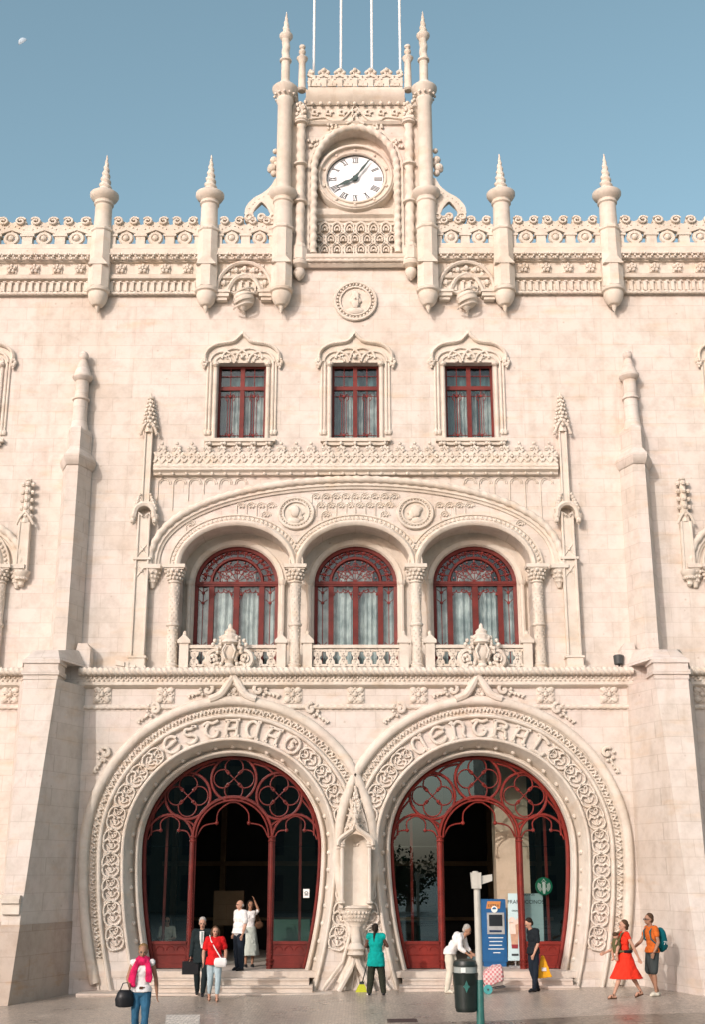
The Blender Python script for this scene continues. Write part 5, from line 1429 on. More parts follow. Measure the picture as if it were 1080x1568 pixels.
# paper notice on the glass of the left door, standing in the left doorway
Yd = .79
def notice(px, py, w, h, mat, label, name, cat):
    x, z = P(px, py, Yd); mb = MB(); mb.box(-w/2, w/2, 0, .012, -h/2, h/2)
    o = mb.build(name, mat); o.location = (x, Yd, z); o['label'] = label; o['category'] = cat; return o
nt_ = notice(468.5, 1368, .16, .22, 'white_paint', 'small white paper notice stuck on the right side pane of the left door', 'notice', 'notice')
mb = MB(); mb.tube(xyz(arc(0, 0, .045, 0, pi, 8), -.008), .008, n=4); mb.box(-.05, .05, -.01, -.002, -.05, -.04); mb.box(-.035, -.02, -.01, -.002, -.035, .0); mb.box(.02, .035, -.01, -.002, -.035, .0); mb.box(-.008, .008, -.01, -.002, -.035, .0); mb.build('pictogram', 'ink', nt_)
# text helper: flat lettering turned into mesh
def text(name, s, size, mat, parent, loc, rot=(pi/2, 0, 0), ext=.003, ax='CENTER'):
    cu = bpy.data.curves.new(name, 'FONT'); cu.body = s; cu.size = size; cu.extrude = ext; cu.align_x = ax
    t = bpy.data.objects.new(name, cu); C.objects.link(t); bpy.context.view_layer.update()
    me = bpy.data.meshes.new_from_object(t.evaluated_get(bpy.context.evaluated_depsgraph_get())); bpy.data.objects.remove(t)
    me.materials.clear(); me.materials.append(MATS[mat]); o = bpy.data.objects.new(name, me); C.objects.link(o); o.parent = parent; o.location = loc; o.rotation_euler = rot; return o
# round green cafe sign hanging in the right pane
plain('sign_green', (.0, .17, .085), .4, var=.05); plain('sign_white', (.78, .80, .76), .5, var=.03)
x, z = P(834.5, 1357, .95); R = 13.0/57
mb = MB(); mb.prism(arc(0, 0, R, 0, 2*pi, 32)[:-1], -.0, .04)
sg = mb.build('round_sign', 'sign_green'); sg.location = (x, 1.02, z); sg['label'] = 'round green and white cafe emblem sign hanging behind the right pane of the right door'; sg['category'] = 'sign'
mb = MB(); y = -.008
mb.prism([(-.03, R*.62), (-.075, R*.45), (-.04, R*.5), (0, R*.75), (.04, R*.5), (.075, R*.45), (.03, R*.62), (0, R*.86)], y, 0)
for e in (-1, 1):
    for k in range(3):
        mb.T = lambda u, yy, v: (u, yy, v); rr = R*(.42+.14*k)
        mb.ribbon([(e*rr*cos(t), rr*sin(t)) for t in [-.95+.25*i for i in range(7)]], .010, .012)
mb.prism([(-.035, .06), (.035, .06), (.045, -.09), (.02, -R*.85), (-.02, -R*.85), (-.045, -.09)], y, 0); mb.ball((0, -.0, .07), .045, sy=.3)
mb.build('sign_emblem', 'sign_white', sg)
# ticket or cash machine inside the right doorway
plain('machine_blue', (.012, .10, .26), .35, var=.1); plain('machine_dark', (.008, .03, .08), .35); plain('screen', (.02, .025, .03), .12); plain('metal_grey', (.42, .43, .42), .4, .3)
plain('label_orange', (.55, .22, .06), .5)
ym = 1.55; x0, z0 = P(740, 1466, ym); x1 = P(778, 1466, ym)[0]; zt = P(755, 1377, ym)[1]; w = (x1-x0); Hm = zt-FLOOR
e = empty('cash_machine', 'tall blue cash machine with screen standing inside the right doorway', 'cash machine', ((x0+x1)/2, ym, FLOOR))
m = MB(); m.loft([[(-w/2, 0, z), (w/2, 0, z), (w/2, .55, z), (-w/2, .55, z)] for z in (.12, Hm-.06, Hm)]); m.box(-w/2+.03, w/2-.03, .02, .5, 0, .12); m.build('cabinet', 'machine_blue', e)
m = MB(); m.box(-w*.28, w*.42, -.03, .01, Hm*.48, Hm*.80); m.build('control_panel', 'metal_grey', e)
m = MB(); m.box(-w*.20, w*.34, -.04, -.028, Hm*.60, Hm*.77); m.build('screen', 'screen', e)
m = MB(); m.box(-w*.20, w*.30, -.045, -.028, Hm*.51, Hm*.54); m.build('slot', 'machine_dark', e)
m = MB(); m.prism([(-w*.30, Hm*.86), (w*.26, Hm*.86), (w*.30, Hm*.97), (-w*.24, Hm*.97)], -.02, -.001); m.build('header_plate', 'label_orange', e)
text('header_lettering', 'EXTRA', .10, 'ink', e, (0.0, -.024, Hm*.885))
m = MB(); m.prism(arc(.02, Hm*.85, .085, 0, 2*pi, 20)[:-1], -.03, -.001); m.build('emblem', 'sign_white', e)
m = MB(); m.prism(arc(.02, Hm*.85, .055, 0, pi, 12), -.036, -.028); m.build('emblem_blue', 'machine_blue', e)
m = MB()
for i, (a, b) in enumerate(((-.24, .36), (-.20, .32), (-.22, .30), (-.26, .38), (-.06, .22))): m.box(a*w, b*w, -.006, -.001, Hm*(.42-.055*i), Hm*(.432-.055*i))
m.build('instruction_lines', 'sign_white', e)
# poster stand with an iced drink
plain('poster_blue', (.50, .66, .68), .55, var=.03); plain('drink_tan', (.50, .30, .20), .6, var=.2, scale=9); plain('drink_cream', (.72, .58, .50), .6); plain('drink_red', (.25, .02, .03), .5); plain('drink_caramel', (.32, .10, .04), .5)
yp = 1.12; x0, zb = P(779, 1471, yp); x1 = P(806, 1471, yp)[0]+.02; zt = P(785, 1368, yp)[1]
e = empty('advertising_banner', 'light blue standing banner with a layered iced drink in the right doorway', 'banner', (x0, yp, FLOOR+.0))
W1, Hb = P(835, 1400, yp)[0]-x0-.0, zt-zb; W1 = .98
m = MB(); m.prism([(0, zb-FLOOR-.0), (W1*.98, zb-FLOOR), (W1, zt-FLOOR), (.06, zt-FLOOR)], 0, .03); m.build('banner_panel', 'poster_blue', e)
m = MB(); m.box(.05, .35, -.05, .25, 0.0, .05); m.box(.65, .95, -.05, .25, 0, .05); m.box(.18, .21, .02, .06, 0, .3); m.box(.76, .79, .02, .06, 0, .3); m.build('banner_feet', 'metal_grey', e)
c = .19; z = zb-FLOOR
m = MB(); m.prism([(c-.085, z+.40), (c+.085, z+.40), (c+.125, z+.95), (c-.125, z+.95)], -.006, 0); m.build('drink_picture', 'drink_tan', e)
m = MB(); m.prism([(c-.08, z+.30), (c+.08, z+.30), (c+.088, z+.40), (c-.088, z+.40)], -.006, 0); m.build('drink_syrup', 'drink_red', e)
m = MB()
for k in range(7): m.prism(arc(c-.10+.035*k, z+.99+.05*sin(k*1.1), .05, 0, 2*pi, 10)[:-1], -.006-.0006*k, 0)
m.prism([(c-.125, z+.66), (c+.04, z+.66), (c+.03, z+.93), (c-.13, z+.93)], -.009, -.0062)
m.build('drink_cream', 'drink_cream', e)
m = MB(); m.prism([(c-.09, z+.12), (c+.09, z+.12), (c+.09, z+.17), (c-.09, z+.17)], -.006, 0); m.build('price_mark', 'ink', e)
text('banner_lettering', 'FRAPPUCCINOS', .135, 'ink', e, (W1*.53, -.005, z+1.42)); text('banner_small_print', 'CREME  CAFE', .06, 'ink', e, (.32, -.005, z+1.22)); text('banner_small_print', 'NOVOS', .09, 'ink', e, (W1*.62, -.005, z+1.62))
# ---- post with a box head, and the bin on it
plain('post_cream', (.50, .48, .42), .45, var=.1, bump=.1); plain('post_green', (.03, .14, .12), .4, var=.2); plain('bin_green', (.009, .016, .013), .42, var=.3)
plain('plastic_clear', (.30, .33, .31), .25)
g = G(738, 1600); s = FPX/((g[1]+DIST)*cos(PITCH)+(1.5-CAMH)*sin(PITCH)); py_ = g[1]
e = empty('sign_post', 'cream and green metal post with a box head beside the bin', 'post', g)
ztop = P(738, 1336, py_)[1]-g[2]; zsp = P(738, 1500, py_)[1]-g[2]; r0 = 5.3/s
m = MB(); m.lathe([(r0, zsp), (r0*.93, ztop-.1), (r0*.9, ztop-.05)], (0, 0), 16); m.build('upper_shaft', 'post_cream', e)
m = MB(); m.lathe([(r0*1.6, 0), (r0*1.6, .02), (r0*1.15, .03), (r0*1.12, zsp-.03), (r0*1.0, zsp)], (0, 0), 16); m.build('lower_shaft', 'post_green', e)
m = MB(); wd = 7.5/s; hd = 24/s
m.loft([[(-wd*1.05, -wd, ztop-hd), (wd*.85, -wd, ztop-hd), (wd*.85, wd, ztop-hd), (-wd*1.05, wd, ztop-hd)], [(-wd*1.25, -wd*1.1, ztop), (wd*.9, -wd*1.1, ztop), (wd*.9, wd*1.1, ztop), (-wd*1.25, wd*1.1, ztop)]])
m.lathe([(wd*.6, ztop), (wd*.6, ztop+.02), (.001, ztop+.025)], (-.02, 0), 10); m.box(-.01, .01, -wd-.012, wd, ztop-hd, ztop+.004); m.build('head_box', 'post_cream', e)
m = MB(); x2 = 24/s; x1_ = wd*.9
m.loft([[(x1_, -wd*.6, ztop-.75*hd), (x1_, wd*.6, ztop-.75*hd), (x1_, wd*.6, ztop-.06), (x1_, -wd*.6, ztop-.06)], [(x2, -wd*.5, ztop-.52*hd), (x2, wd*.5, ztop-.52*hd), (x2, wd*.5, ztop-.03), (x2, -wd*.5, ztop-.03)]]); m.build('side_arm', 'post_cream', e)
# bin
bz = P(717, 1549, py_)[1]-g[2]; bt_ = P(717, 1489, py_)[1]-g[2]; bl = P(717, 1469, py_)[1]-g[2]; bx = -21.5/s; rb = 18.5/s
eb = empty('litter_bin', 'dark green round litter bin with a domed lid hung on the post', 'bin', (g[0]+bx, g[1], g[2]+bz))
H1 = bt_-bz; m = MB(); m.lathe([(rb*.80, 0), (rb*.84, .02), (rb*1.02, H1-.02), (rb*1.06, H1), (rb*1.0, H1), (rb*.9, .05)], (0, 0), 24); m.build('bin_body', 'bin_green', eb)
m = MB(); m.lathe([(rb*.96, H1+.0), (rb*.94, H1+.10)], (0, 0), 20); m.build('bin_collar', 'plastic_clear', eb)
m = MB(); m.lathe([(rb*.98, H1+.10), (rb*1.0, H1+.13), (rb*.9, H1+.19), (rb*.5, H1+.22), (.001, H1+.225)], (0, 0), 24); m.build('bin_lid', 'bin_green', eb)
m = MB(); m.box(-.09, -.01, -rb*1.0-.006, -rb*.96, H1+.01, H1+.09); m.build('bin_label', 'sign_white', eb)
m = MB(); m.box(rb*.9, -bx-r0+.0, -.03, .03, H1*.3, H1*.38); m.box(rb*.95, -bx-r0+.0, -.03, .03, H1*.8, H1*.88); m.build('bracket', 'iron', eb)
m = MB(); m.prism([(0, H1*.5), (.03, H1*.62), (.06, H1*.66), (.03, H1*.70), (.0, H1*.82), (-.03, H1*.70), (-.06, H1*.66), (-.03, H1*.62)], -rb*1.02, -rb*.9); m.build('bin_emblem', 'post_green', eb)
# manhole cover and pale patch of setts on the square
mb = MB(); gm = G(617, 1563); mb.box(-.30, .30, -.30, .30, -.01, .006)
for i in range(5): mb.box(-.26, .26, -.24+.12*i-.012, -.24+.12*i+.012, .006, .012)
mb.T = None; o = mb.build('drain_cover', 'iron'); o.location = gm; o.rotation_euler = (0, -.0085, 0); o['label'] = 'dark metal drain cover set in the pavement near the bin'; o['category'] = 'drain cover'
mb = MB(); random.seed(2); p0, p1 = G(254, 1554), G(306, 1554); q0, q1 = G(250, 1585), G(304, 1585)
mb.add([(p0[0], p0[1], p0[2]+.004), (p1[0], p1[1], p1[2]+.004), (q1[0], q1[1], q1[2]+.004), (q0[0], q0[1], q0[2]+.004)], [(0, 1, 2, 3)])
mb.build('pale_patch', 'pale_setts', None, kind='structure')
# ---- the other side of the square, mirrored in the glass (far behind the photographer)
plain('town_wall', (.22, .18, .14), .9); plain('town_roof', (.24, .09, .05), .9); plain('town_glass', (.04, .05, .06), .2)
def townhouse(x0, x1, y, h, label):
    cx = (x0+x1)/2; e = empty('town_building', label, 'building', (cx, y, -.2)); w = (x1-x0)/2
    m = MB(); m.box(-w, w, -12, 0, 0, h); m.box(-w-.2, w+.2, -12.2, .4, h-.5, h-.1); o = m.build('wall', 'town_wall', e)
    m = MB(); m.loft([[(-w, -12, h), (w, -12, h), (w, 0.2, h), (-w, 0.2, h)], [(-w+1, -7, h+3.4), (w-1, -7, h+3.4), (w-1, -5, h+3.4), (-w+1, -5, h+3.4)]]); m.build('roof', 'town_roof', e)
    n = int(2*w/3.4); f = int(h/3.8); fr = None
    for i in range(n):
        for j in range(f):
            if fr is None: m = MB(); m.box(-.55, .55, -.02, .06, 0, 2.1); fr = m.build('window', 'town_glass', e); q = fr
            else: q = fr.copy(); C.objects.link(q)
            q.location = (-w+(i+.5)*2*w/n, 0, .9+j*3.7)
townhouse(-66, -28, -74, 19, 'long ochre town building with tiled roof across the square, mirrored in the left door glass')
townhouse(-27.5, 2.5, -72, 16, 'middle ochre town building with tiled roof across the square')
townhouse(11.5, 50, -76, 19, 'far right ochre town building with tiled roof across the square')
plain('leaf', (.05, .10, .035), .8, var=.5, scale=.8); plain('bark', (.10, .075, .05), .9)
def tree(x, y, h, r, label):
    e = empty('street_tree', label, 'tree', (x, y, -.2)); m = MB()
    m.tube([(0, 0, 0), (.1, 0, h*.3), (0, .1, h*.55)], [.28, .2, .12], n=8)
    for k in range(5): a = k*1.3; m.tube([(0, 0, h*.35), (r*.4*cos(a), r*.4*sin(a), h*.6)], [.12, .05], n=5)
    m.build('trunk', 'bark', e); c = MB()
    cl = [(random.gauss(0, r*.45), random.gauss(0, r*.45), h*.62+random.gauss(0, h*.14), random.uniform(.5, 1.1)) for _ in range(26)]
    for X_, Y_, Z_, q in cl:
        for _ in range(70):
            d = Vector((random.gauss(0, 1), random.gauss(0, 1), random.gauss(0, 1))).normalized()*q*random.uniform(.6, 1.1)
            p = Vector((X_, Y_, Z_))+d; u = Vector((random.gauss(0, 1), random.gauss(0, 1), random.gauss(0, 1))).normalized()*.16; v = u.orthogonal().normalized()*.1
            c.add([tuple(p-u), tuple(p+v), tuple(p+u), tuple(p-v)], [(0, 1, 2, 3)])
    c.build('crown', 'leaf', e)
tree(4.0, -66, 4.6, 1.7, 'leafy street tree across the square, nearest the middle building'); tree(11.2, -68, 9.0, 2.4, 'taller leafy street tree across the square beside the far right building')
# ================================================================= PEOPLE
def cloth(name, col, **k): return plain(name, col, k.pop('rough', .85), var=k.pop('var', .12), scale=k.pop('scale', 7.0), spec=.2, **k)
cloth('skin_light', (.46, .26, .18), rough=.55); cloth('skin_tan', (.33, .18, .115), rough=.55); cloth('skin_dark', (.10, .05, .035), rough=.5)
cloth('hair_dark', (.02, .014, .010), var=.4, scale=40); cloth('hair_blond', (.20, .12, .05), var=.35, scale=40); cloth('hair_grey', (.35, .33, .30), var=.2, scale=40); cloth('hair_brown', (.07, .04, .022), var=.4, scale=40)
cloth('red_cloth', (.52, .010, .012)); cloth('coral_cloth', (.72, .035, .015)); cloth('magenta_cloth', (.55, .015, .09), var=.4, scale=9); cloth('white_cloth', (.72, .70, .68), var=.05); cloth('pink_cloth', (.60, .25, .35))
cloth('jeans_blue', (.03, .11, .19), var=.35, scale=5); cloth('jeans_pale', (.33, .42, .45)); cloth('suit_dark', (.012, .020, .022)); cloth('navy', (.010, .016, .026)); cloth('teal_cloth', (.0, .27, .24), var=.3, scale=4)
cloth('pattern_dark', (.022, .025, .016), var=.8, scale=60); cloth('cream_cloth', (.60, .56, .46)); cloth('black_cloth', (.010, .014, .018)); cloth('orange_cloth', (.52, .12, .02)); cloth('shorts_grey', (.045, .055, .055))
cloth('olive_cloth', (.10, .095, .04)); cloth('backpack_teal', (.0, .10, .12)); cloth('yellow_bag', (.75, .36, .02)); cloth('leather_brown', (.09, .045, .025)); cloth('black_leather', (.012, .013, .015), rough=.35); cloth('grey_tie', (.10, .14, .14)); cloth('tie_pale', (.30, .36, .34))
cloth('lip', (.28, .06, .05)); cloth('pale_skirt', (.50, .54, .48), var=.1)
def frame(az):   # person frame -> world frame, facing -y at az = 0, az > 0 turns toward the picture's right
    c, s_ = cos(az), sin(az)
    return lambda x, y, z: (x*c-y*s_, x*s_+y*c, z)
def fuse(mb, name, mat, parent, vox=.011, it=3, fold=0.0, T=None):
    if T: mb.v = [T(*p) for p in mb.v]
    o = mb.build(name, mat, parent, 180)
    r = o.modifiers.new('r', 'REMESH'); r.mode = 'VOXEL'; r.voxel_size = vox; r.use_smooth_shade = True
    if it: s_ = o.modifiers.new('s', 'SMOOTH'); s_.iterations = it; s_.factor = .5
    if fold:
        tx = bpy.data.textures.get('folds') or bpy.data.textures.new('folds', 'CLOUDS'); tx.noise_scale = .085
        d = o.modifiers.new('d', 'DISPLACE'); d.texture = tx; d.strength = fold; d.mid_level = .5
    bpy.context.view_layer.update()
    me = bpy.data.meshes.new_from_object(o.evaluated_get(bpy.context.evaluated_depsgraph_get())); o.modifiers.clear(); old = o.data; o.data = me; bpy.data.meshes.remove(old)
    return o
def cap(mb, a, b, ra, rb, n=10, flat=1.0):
    mb.tube([a, b], [ra, rb], n=n, flat=flat); mb.ball(a, ra, n=n, m=8); mb.ball(b, rb, n=n, m=8)
def chain(mb, pts, rs, n=10):
    for i in range(len(pts)-1): cap(mb, pts[i], pts[i+1], rs[i], rs[i+1], n)
V = Vector
def hand(mb, wrist, elbow, curl=.5, side=1, s=1.0, twist=0.0):
    d = (V(wrist)-V(elbow)).normalized(); fwd = V((0, -1, 0)); lat = d.cross(fwd)
    lat = lat.normalized() if lat.length > .1 else V((1, 0, 0)); pal = lat.cross(d).normalized()
    # fingers spread along pal (front to back); the palm faces the thigh
    w = V(wrist); c = w+d*.045*s
    for q in (-.024, -.008, .008, .024): cap(mb, tuple(w+pal*q*.5*s), tuple(c+pal*q*s+d*.035*s), .016*s, .013*s, 6)
    L = (.052, .068, .074, .064)
    for i, q in enumerate((-.030, -.010, .010, .030)):
        k = c+pal*q*s+d*.04*s; inw = lat*(-side)
        m = k+(d*(1-curl*.4)+inw*curl*.55)*L[i]*.55*s; e = m+(d*(1-curl*1.1)+inw*curl*.95)*L[i]*.5*s
        cap(mb, tuple(k), tuple(m), .0095*s, .0088*s, 6); cap(mb, tuple(m), tuple(e), .0088*s, .0075*s, 6)
    t0 = w+d*.02*s+pal*.024*s; t1 = t0+(d*.035+pal*.026)*s; t2 = t1+(d*.03-lat*side*.012+pal*.006)*s
    cap(mb, tuple(t0), tuple(t1), .012*s, .0105*s, 6); cap(mb, tuple(t1), tuple(t2), .0105*s, .0085*s, 6)
BASE = dict(hip=(0, 0, .93), chest=(0, .0, 1.26), neck=(0, .01, 1.44), head=(0, -.01, 1.585),
    hipL=(.085, 0, .92), kneeL=(.095, -.01, .50), ankL=(.09, .02, .085), hipR=(-.085, 0, .92), kneeR=(-.095, -.01, .50), ankR=(-.09, .02, .085),
    shL=(.165, .01, 1.395), elbL=(.215, .03, 1.12), wrL=(.215, -.04, .88), shR=(-.165, .01, 1.395), elbR=(-.215, .03, 1.12), wrR=(-.215, -.04, .88))
def person(label, loc, az, h, pose, skin, hair, hairstyle, wear, build=1.0, headaz=0.0, female=True, curl=.5, vox=.011, headtilt=0.0, belly=0.0, glasses=False, footdir=None):
    """wear: list of (kind, material, options)"""
    J = dict(BASE); J.update(pose); k = h/1.70
    J = {n: V(p)*k for n, p in J.items()}
    T = frame(az); e = empty('person', label, 'person', loc)
    g = build*k
    def torso(mb, inflate=0.0, z0=None):
        hp, ch, nk = J['hip'], J['chest'], J['neck']; i_ = inflate; s_ = (J['shL']-J['shR']).normalized()
        fw = s_.cross(V((0, 0, 1))).normalized()   # rough front-back axis
        def ell(c, rx, ry, rz):
            t0 = mb.T; mb.T = lambda x, y, z: tuple(c+s_*x+fw*y+V((0, 0, z))); mb.ball((0, 0, 0), 1.0, rx+i_, ry+i_, rz+i_, 16, 10); mb.T = t0
        wst = hp*.55+ch*.45
        ell(hp+V((0, 0, .02)), .155*g, .115*g, .12*k); ell(wst, (.125 if female else .14)*g+belly*.6, .092*g+belly, .15*k)
        ell(ch, (.145 if female else .160)*g, .105*g+belly*.3, .17*k); ell(ch*.45+nk*.55, (.15 if female else .17)*g, .085*g, .085*k)
        if belly: ell(wst-fw*(-belly*.5), .11*g, .09*g+belly, .12*k)
        cap(mb, tuple(J['shL']), tuple(J['shR']), .056*g+i_, .056*g+i_)
        if female:
            for q in (-1, 1): mb.ball(tuple(ch+s_*(q*.065*g)-fw*(-.0)+fw*0+V((0, 0, .03*k))+(-fw if False else fw)*(.065*g)*FW(J)), .055*g+i_, n=10, m=8)
    def FW(J):
        s_ = (J['shL']-J['shR']).normalized(); fw = s_.cross(V((0, 0, 1))); return 1 if fw.y < 0 else -1
    # --- body
    mb = MB(); torso(mb, -.012)
    hd, nk = J['head'], J['neck']; ha, hb_ = headaz, headtilt
    ca, sa = cos(ha), sin(ha)
    def H(x, y, z):   # head frame: faces -y, tilts forward by headtilt
        y2, z2 = y*cos(hb_)+z*sin(hb_)*-1, z*cos(hb_)+y*sin(hb_)
        return tuple(hd+V((x*ca-y2*sa, x*sa+y2*ca, z2))*k)
    t0 = mb.T; mb.T = H
    mb.ball((0, .012, .025), .088, .86, 1.06, 1.08, 18, 14); mb.ball((0, -.018, -.045), .066, .86, .98, 1.0, 14, 10)
    mb.ball((0, -.045, -.082), .030, 1.1, .9, .8)                        # chin
    mb.tube([(0, -.082, .012), (0, -.100, -.022), (0, -.092, -.032)], [.010, .016, .011], n=6)     # nose
    for q in (-1, 1):
        mb.ball((q*.077, .012, -.008), .022, .35, .9, 1.35, 8, 6)       # ears
        mb.ball((q*.030, -.072, -.018), .024, 1, .6, .8); mb.ball((q*.028, -.076, .028), .018, 1.3, .6, .5)
    mb.ball((0, -.082, -.055), .016, 1.5, .5, .6)
    mb.T = t0
    cap(mb, tuple(nk+V((0, .0, -.05))), tuple(hd+V((0, .012, -.04))*k), .055*k, .05*k)
    for q, s_ in (('L', 1), ('R', -1)):
        sh, el, wr = J['sh'+q], J['elb'+q], J['wr'+q]; m = sh*.5+el*.5
        chain(mb, [tuple(sh), tuple(m), tuple(el)], [.048*g, .044*g, .036*g]); f_ = el*.65+wr*.35
        chain(mb, [tuple(el), tuple(f_), tuple(wr)], [.036*g, .038*g, .023*g]); hand(mb, tuple(wr), tuple(el), curl, s_, k)
        hi, kn, an = J['hip'+q], J['knee'+q], J['ank'+q]; cf = kn*.68+an*.32+V((0, .012, 0))
        chain(mb, [tuple(hi), tuple(hi*.6+kn*.4), tuple(kn)], [.088*g, .078*g, .054*g]); chain(mb, [tuple(kn), tuple(cf), tuple(an)], [.052*g, .055*g, .032*g])
        fd = V((footdir or {}).get(q, (0, -1, 0))).normalized()
        toe = an+fd*.135*k; toe.z = max(.022*k, an.z-.065*k+fd.z*.135*k) if an.z > .12*k else .022*k
        heel = an-fd*.03*k; heel.z = an.z-.05*k
        chain(mb, [tuple(heel), tuple(an*.4+toe*.6+V((0, 0, .005))), tuple(toe)], [.034*k, .034*k, .024*k])
        J['toe'+q] = toe; J['heel'+q] = heel
    fuse(mb, 'body', skin, e, vox, 2, 0, T)
    # --- features
    f = MB(H)
    for q in (-1, 1): f.ball((q*.030, -.083, .006), .0125, 1.25, .6, .75, 8, 6); f.tube([(q*.014, -.094, .024), (q*.032, -.092, .028), (q*.05, -.080, .022)], .004, n=5)
    f.v = [T(*p) for p in f.v]; f.build('eyes', 'ink', e)
    f = MB(H); f.ball((0, -.092, -.055), .012, 1.9, .5, .45, 8, 6); f.v = [T(*p) for p in f.v]; f.build('lips', 'lip', e)
    if glasses:
        f = MB(H)
        for q in (-1, 1): f.ball((q*.032, -.094, .006), .022, 1.1, .3, .8, 10, 6); f.tube([(q*.055, -.09, .01), (q*.08, .0, .01)], .004, n=5)
        f.tube([(-.01, -.1, .008), (.01, -.1, .008)], .004, n=5); f.v = [T(*p) for p in f.v]; f.build('sunglasses', 'ink', e)
    # --- hair
    f = MB(H)
    if hairstyle == 'back':
        f.ball((0, .050, .055), .090, .98, .95, 1.0, 16, 12); f.ball((0, .070, -.02), .070, 1.05, .8, 1.1, 14, 10); f.tube([(0, .10, .0), (0, .12, -.10), (.0, .10, -.2)], [.04, .04, .02], n=8)
    elif hairstyle != 'bald':
        f.ball((0, .040, .058), .088, .96, 1.04, 1.0, 16, 12)
        f.ball((0, .060, .0), .075, 1.02, .9, 1.1, 14, 10)
    else:
        f.ball((0, .050, -.002), .080, 1.03, .85, .75, 14, 10)
    if hairstyle == 'bob':
        for q in (-1, 1): f.tube([(q*.07, .0, .07), (q*.088, .01, -.02), (q*.078, .02, -.11)], [.03, .034, .028], n=8)
        f.ball((0, .06, -.07), .075, 1, .7, 1)
    if hairstyle == 'long':
        for q in (-1, 1): f.tube([(q*.06, -.02, .085), (q*.086, .0, .0), (q*.086, .02, -.12), (q*.07, .03, -.2)], [.028, .03, .03, .015], n=8)
        f.ball((0, .07, -.10), .075, 1, .6, 1.6)
    if hairstyle == 'bun': f.ball((0, .115, .01), .045, 1, 1, 1.1); f.ball((0, .09, -.06), .045)
    if hairstyle == 'tail': f.tube([(0, .10, .03), (0, .125, -.06), (.01, .11, -.2), (.01, .11, -.34)], [.035, .034, .03, .012], n=8)
    fuse(f, 'hair', hair, e, .010, 2, .006, T)
    # --- clothes
    for kind, mat, o_ in wear:
        m = MB(); f_ = o_.get('i', .0)
        if kind in ('top', 'dress'):
            torso(m, .006+f_)
            sl = o_.get('sleeve', .5)
            for q in ('L', 'R'):
                sh, el, wr = J['sh'+q], J['elb'+q], J['wr'+q]
                if sl > 0:
                    a = min(sl, 1); p = sh*(1-a)+el*a; chain(m, [tuple(sh), tuple(p)], [.062*g+f_, (.060-.012*a)*g+f_])
                    if sl > 1: b = sl-1; p2 = el*(1-b)+wr*b; chain(m, [tuple(el), tuple(p2)], [.048*g+f_, .036*g+f_])
            hem = o_.get('hem', .06)
            if hem:
                hp = J['hip']; s_ = (J['shL']-J['shR']); rr = []
                for j in range(4): z = hp.z+.08*k-(hem*k+.08*k)*j/3; rr.append([tuple(V((hp.x+(.160*g+f_+.010*j)*cos(t), hp.y+(.118*g+f_+.010*j)*sin(t)+belly*-.3, z))) for t in [2*pi*i/20 for i in range(20)]])
                m.loft(rr)
        if kind == 'vest':
            torso(m, .012)
        if kind in ('trousers', 'shorts'):
            L = o_.get('len', 1.0); hp = J['hip']
            m.ball(tuple(hp+V((0, 0, -.01))), 1, .158*g, .120*g, .12*k, 16, 10)
            for q in ('L', 'R'):
                hi, kn, an = J['hip'+q], J['knee'+q], J['ank'+q]; w = o_.get('w', 0)
                if L >= 1:
                    an2 = an+(kn-an)*(1-min(1, (L-1)*1.0)) if L < 2 else an
                    chain(m, [tuple(hi), tuple(hi*.6+kn*.4), tuple(kn)], [.095*g, .086*g+w, .063*g+w]); p = kn*(2-L)+an*(L-1)
                    chain(m, [tuple(kn), tuple(kn*.65+p*.35), tuple(p)], [.062*g+w, .063*g+w, .043*g+w])
                else: p = hi*(1-L)+kn*L; chain(m, [tuple(hi), tuple(p)], [.098*g+w*.5, .078*g+w])
        if kind == 'skirt':
            z1 = o_['z']*k; hp = J['hip']; fl = o_.get('flare', .05); off = o_.get('off', (0, 0)); rr = []; sx = o_.get('sx', 1.0); sy = o_.get('sy', 1.0)
            for j in range(9):
                t = j/8; z = hp.z+.10*k+(z1-hp.z-.10*k)*t
                rr.append([(hp.x+off[0]*t+(.140*g+.02+fl*t)*sx**t*cos(a)*(1+.05*t*sin(7*a+3*t)), hp.y+off[1]*t+(.112*g+.02+fl*t*.8)*sy**t*sin(a)*(1+.05*t*sin(7*a+3*t)), z) for a in [2*pi*i/28 for i in range(28)]])
            m.loft(rr)
        if kind == 'shoes':
            for q in ('L', 'R'):
                an, toe, heel = J['ank'+q], J['toe'+q], J['heel'+q]; mid = an*.35+toe*.65
                chain(m, [tuple(heel), tuple(mid), tuple(toe)], [.045*k, .043*k, .034*k]); m.tube([tuple(heel-V((0, 0, .028*k))), tuple(toe-V((0, 0, .0)))], .02, n=6)
        if kind == 'sandals':
            for q in ('L', 'R'):
                an, toe, heel = J['ank'+q], J['toe'+q], J['heel'+q]; up = V((0, 0, 1)); fd = (toe-heel).normalized(); lt_ = fd.cross(up).normalized()
                m.tube([tuple(heel-fd*.03-V((0, 0, .022))), tuple(toe+fd*.02-V((0, 0, .008)))], .036*k, n=8, flat=.35)
                for c in (heel*.35+toe*.65, heel*.7+toe*.3+V((0, 0, .02))): m.tube([tuple(c+lt_*(.038*cos(t))*k+V((0, 0, .042*sin(t)*k))) for t in [pi*i/8 for i in range(9)]], .011, n=5)
        if kind == 'sandals': m.v = [T(*p) for p in m.v]; m.build('sandals', mat, e)
        else: fuse(m, o_.get('name', kind), mat, e, o_.get('vox', vox*1.05), 3, o_.get('fold', dict(top=.028, trousers=.012, skirt=.022).get(kind, 0)), T)
    J2 = {n: V(T(*p)) for n, p in J.items()}
    for n in J2: J2[n] = J2[n]+V(loc)
    return e, J2, T, k
def at(px, py, y=None):
    if y is None: return G(px, py)
    x, z = P(px, py, y); return (x, y, z)
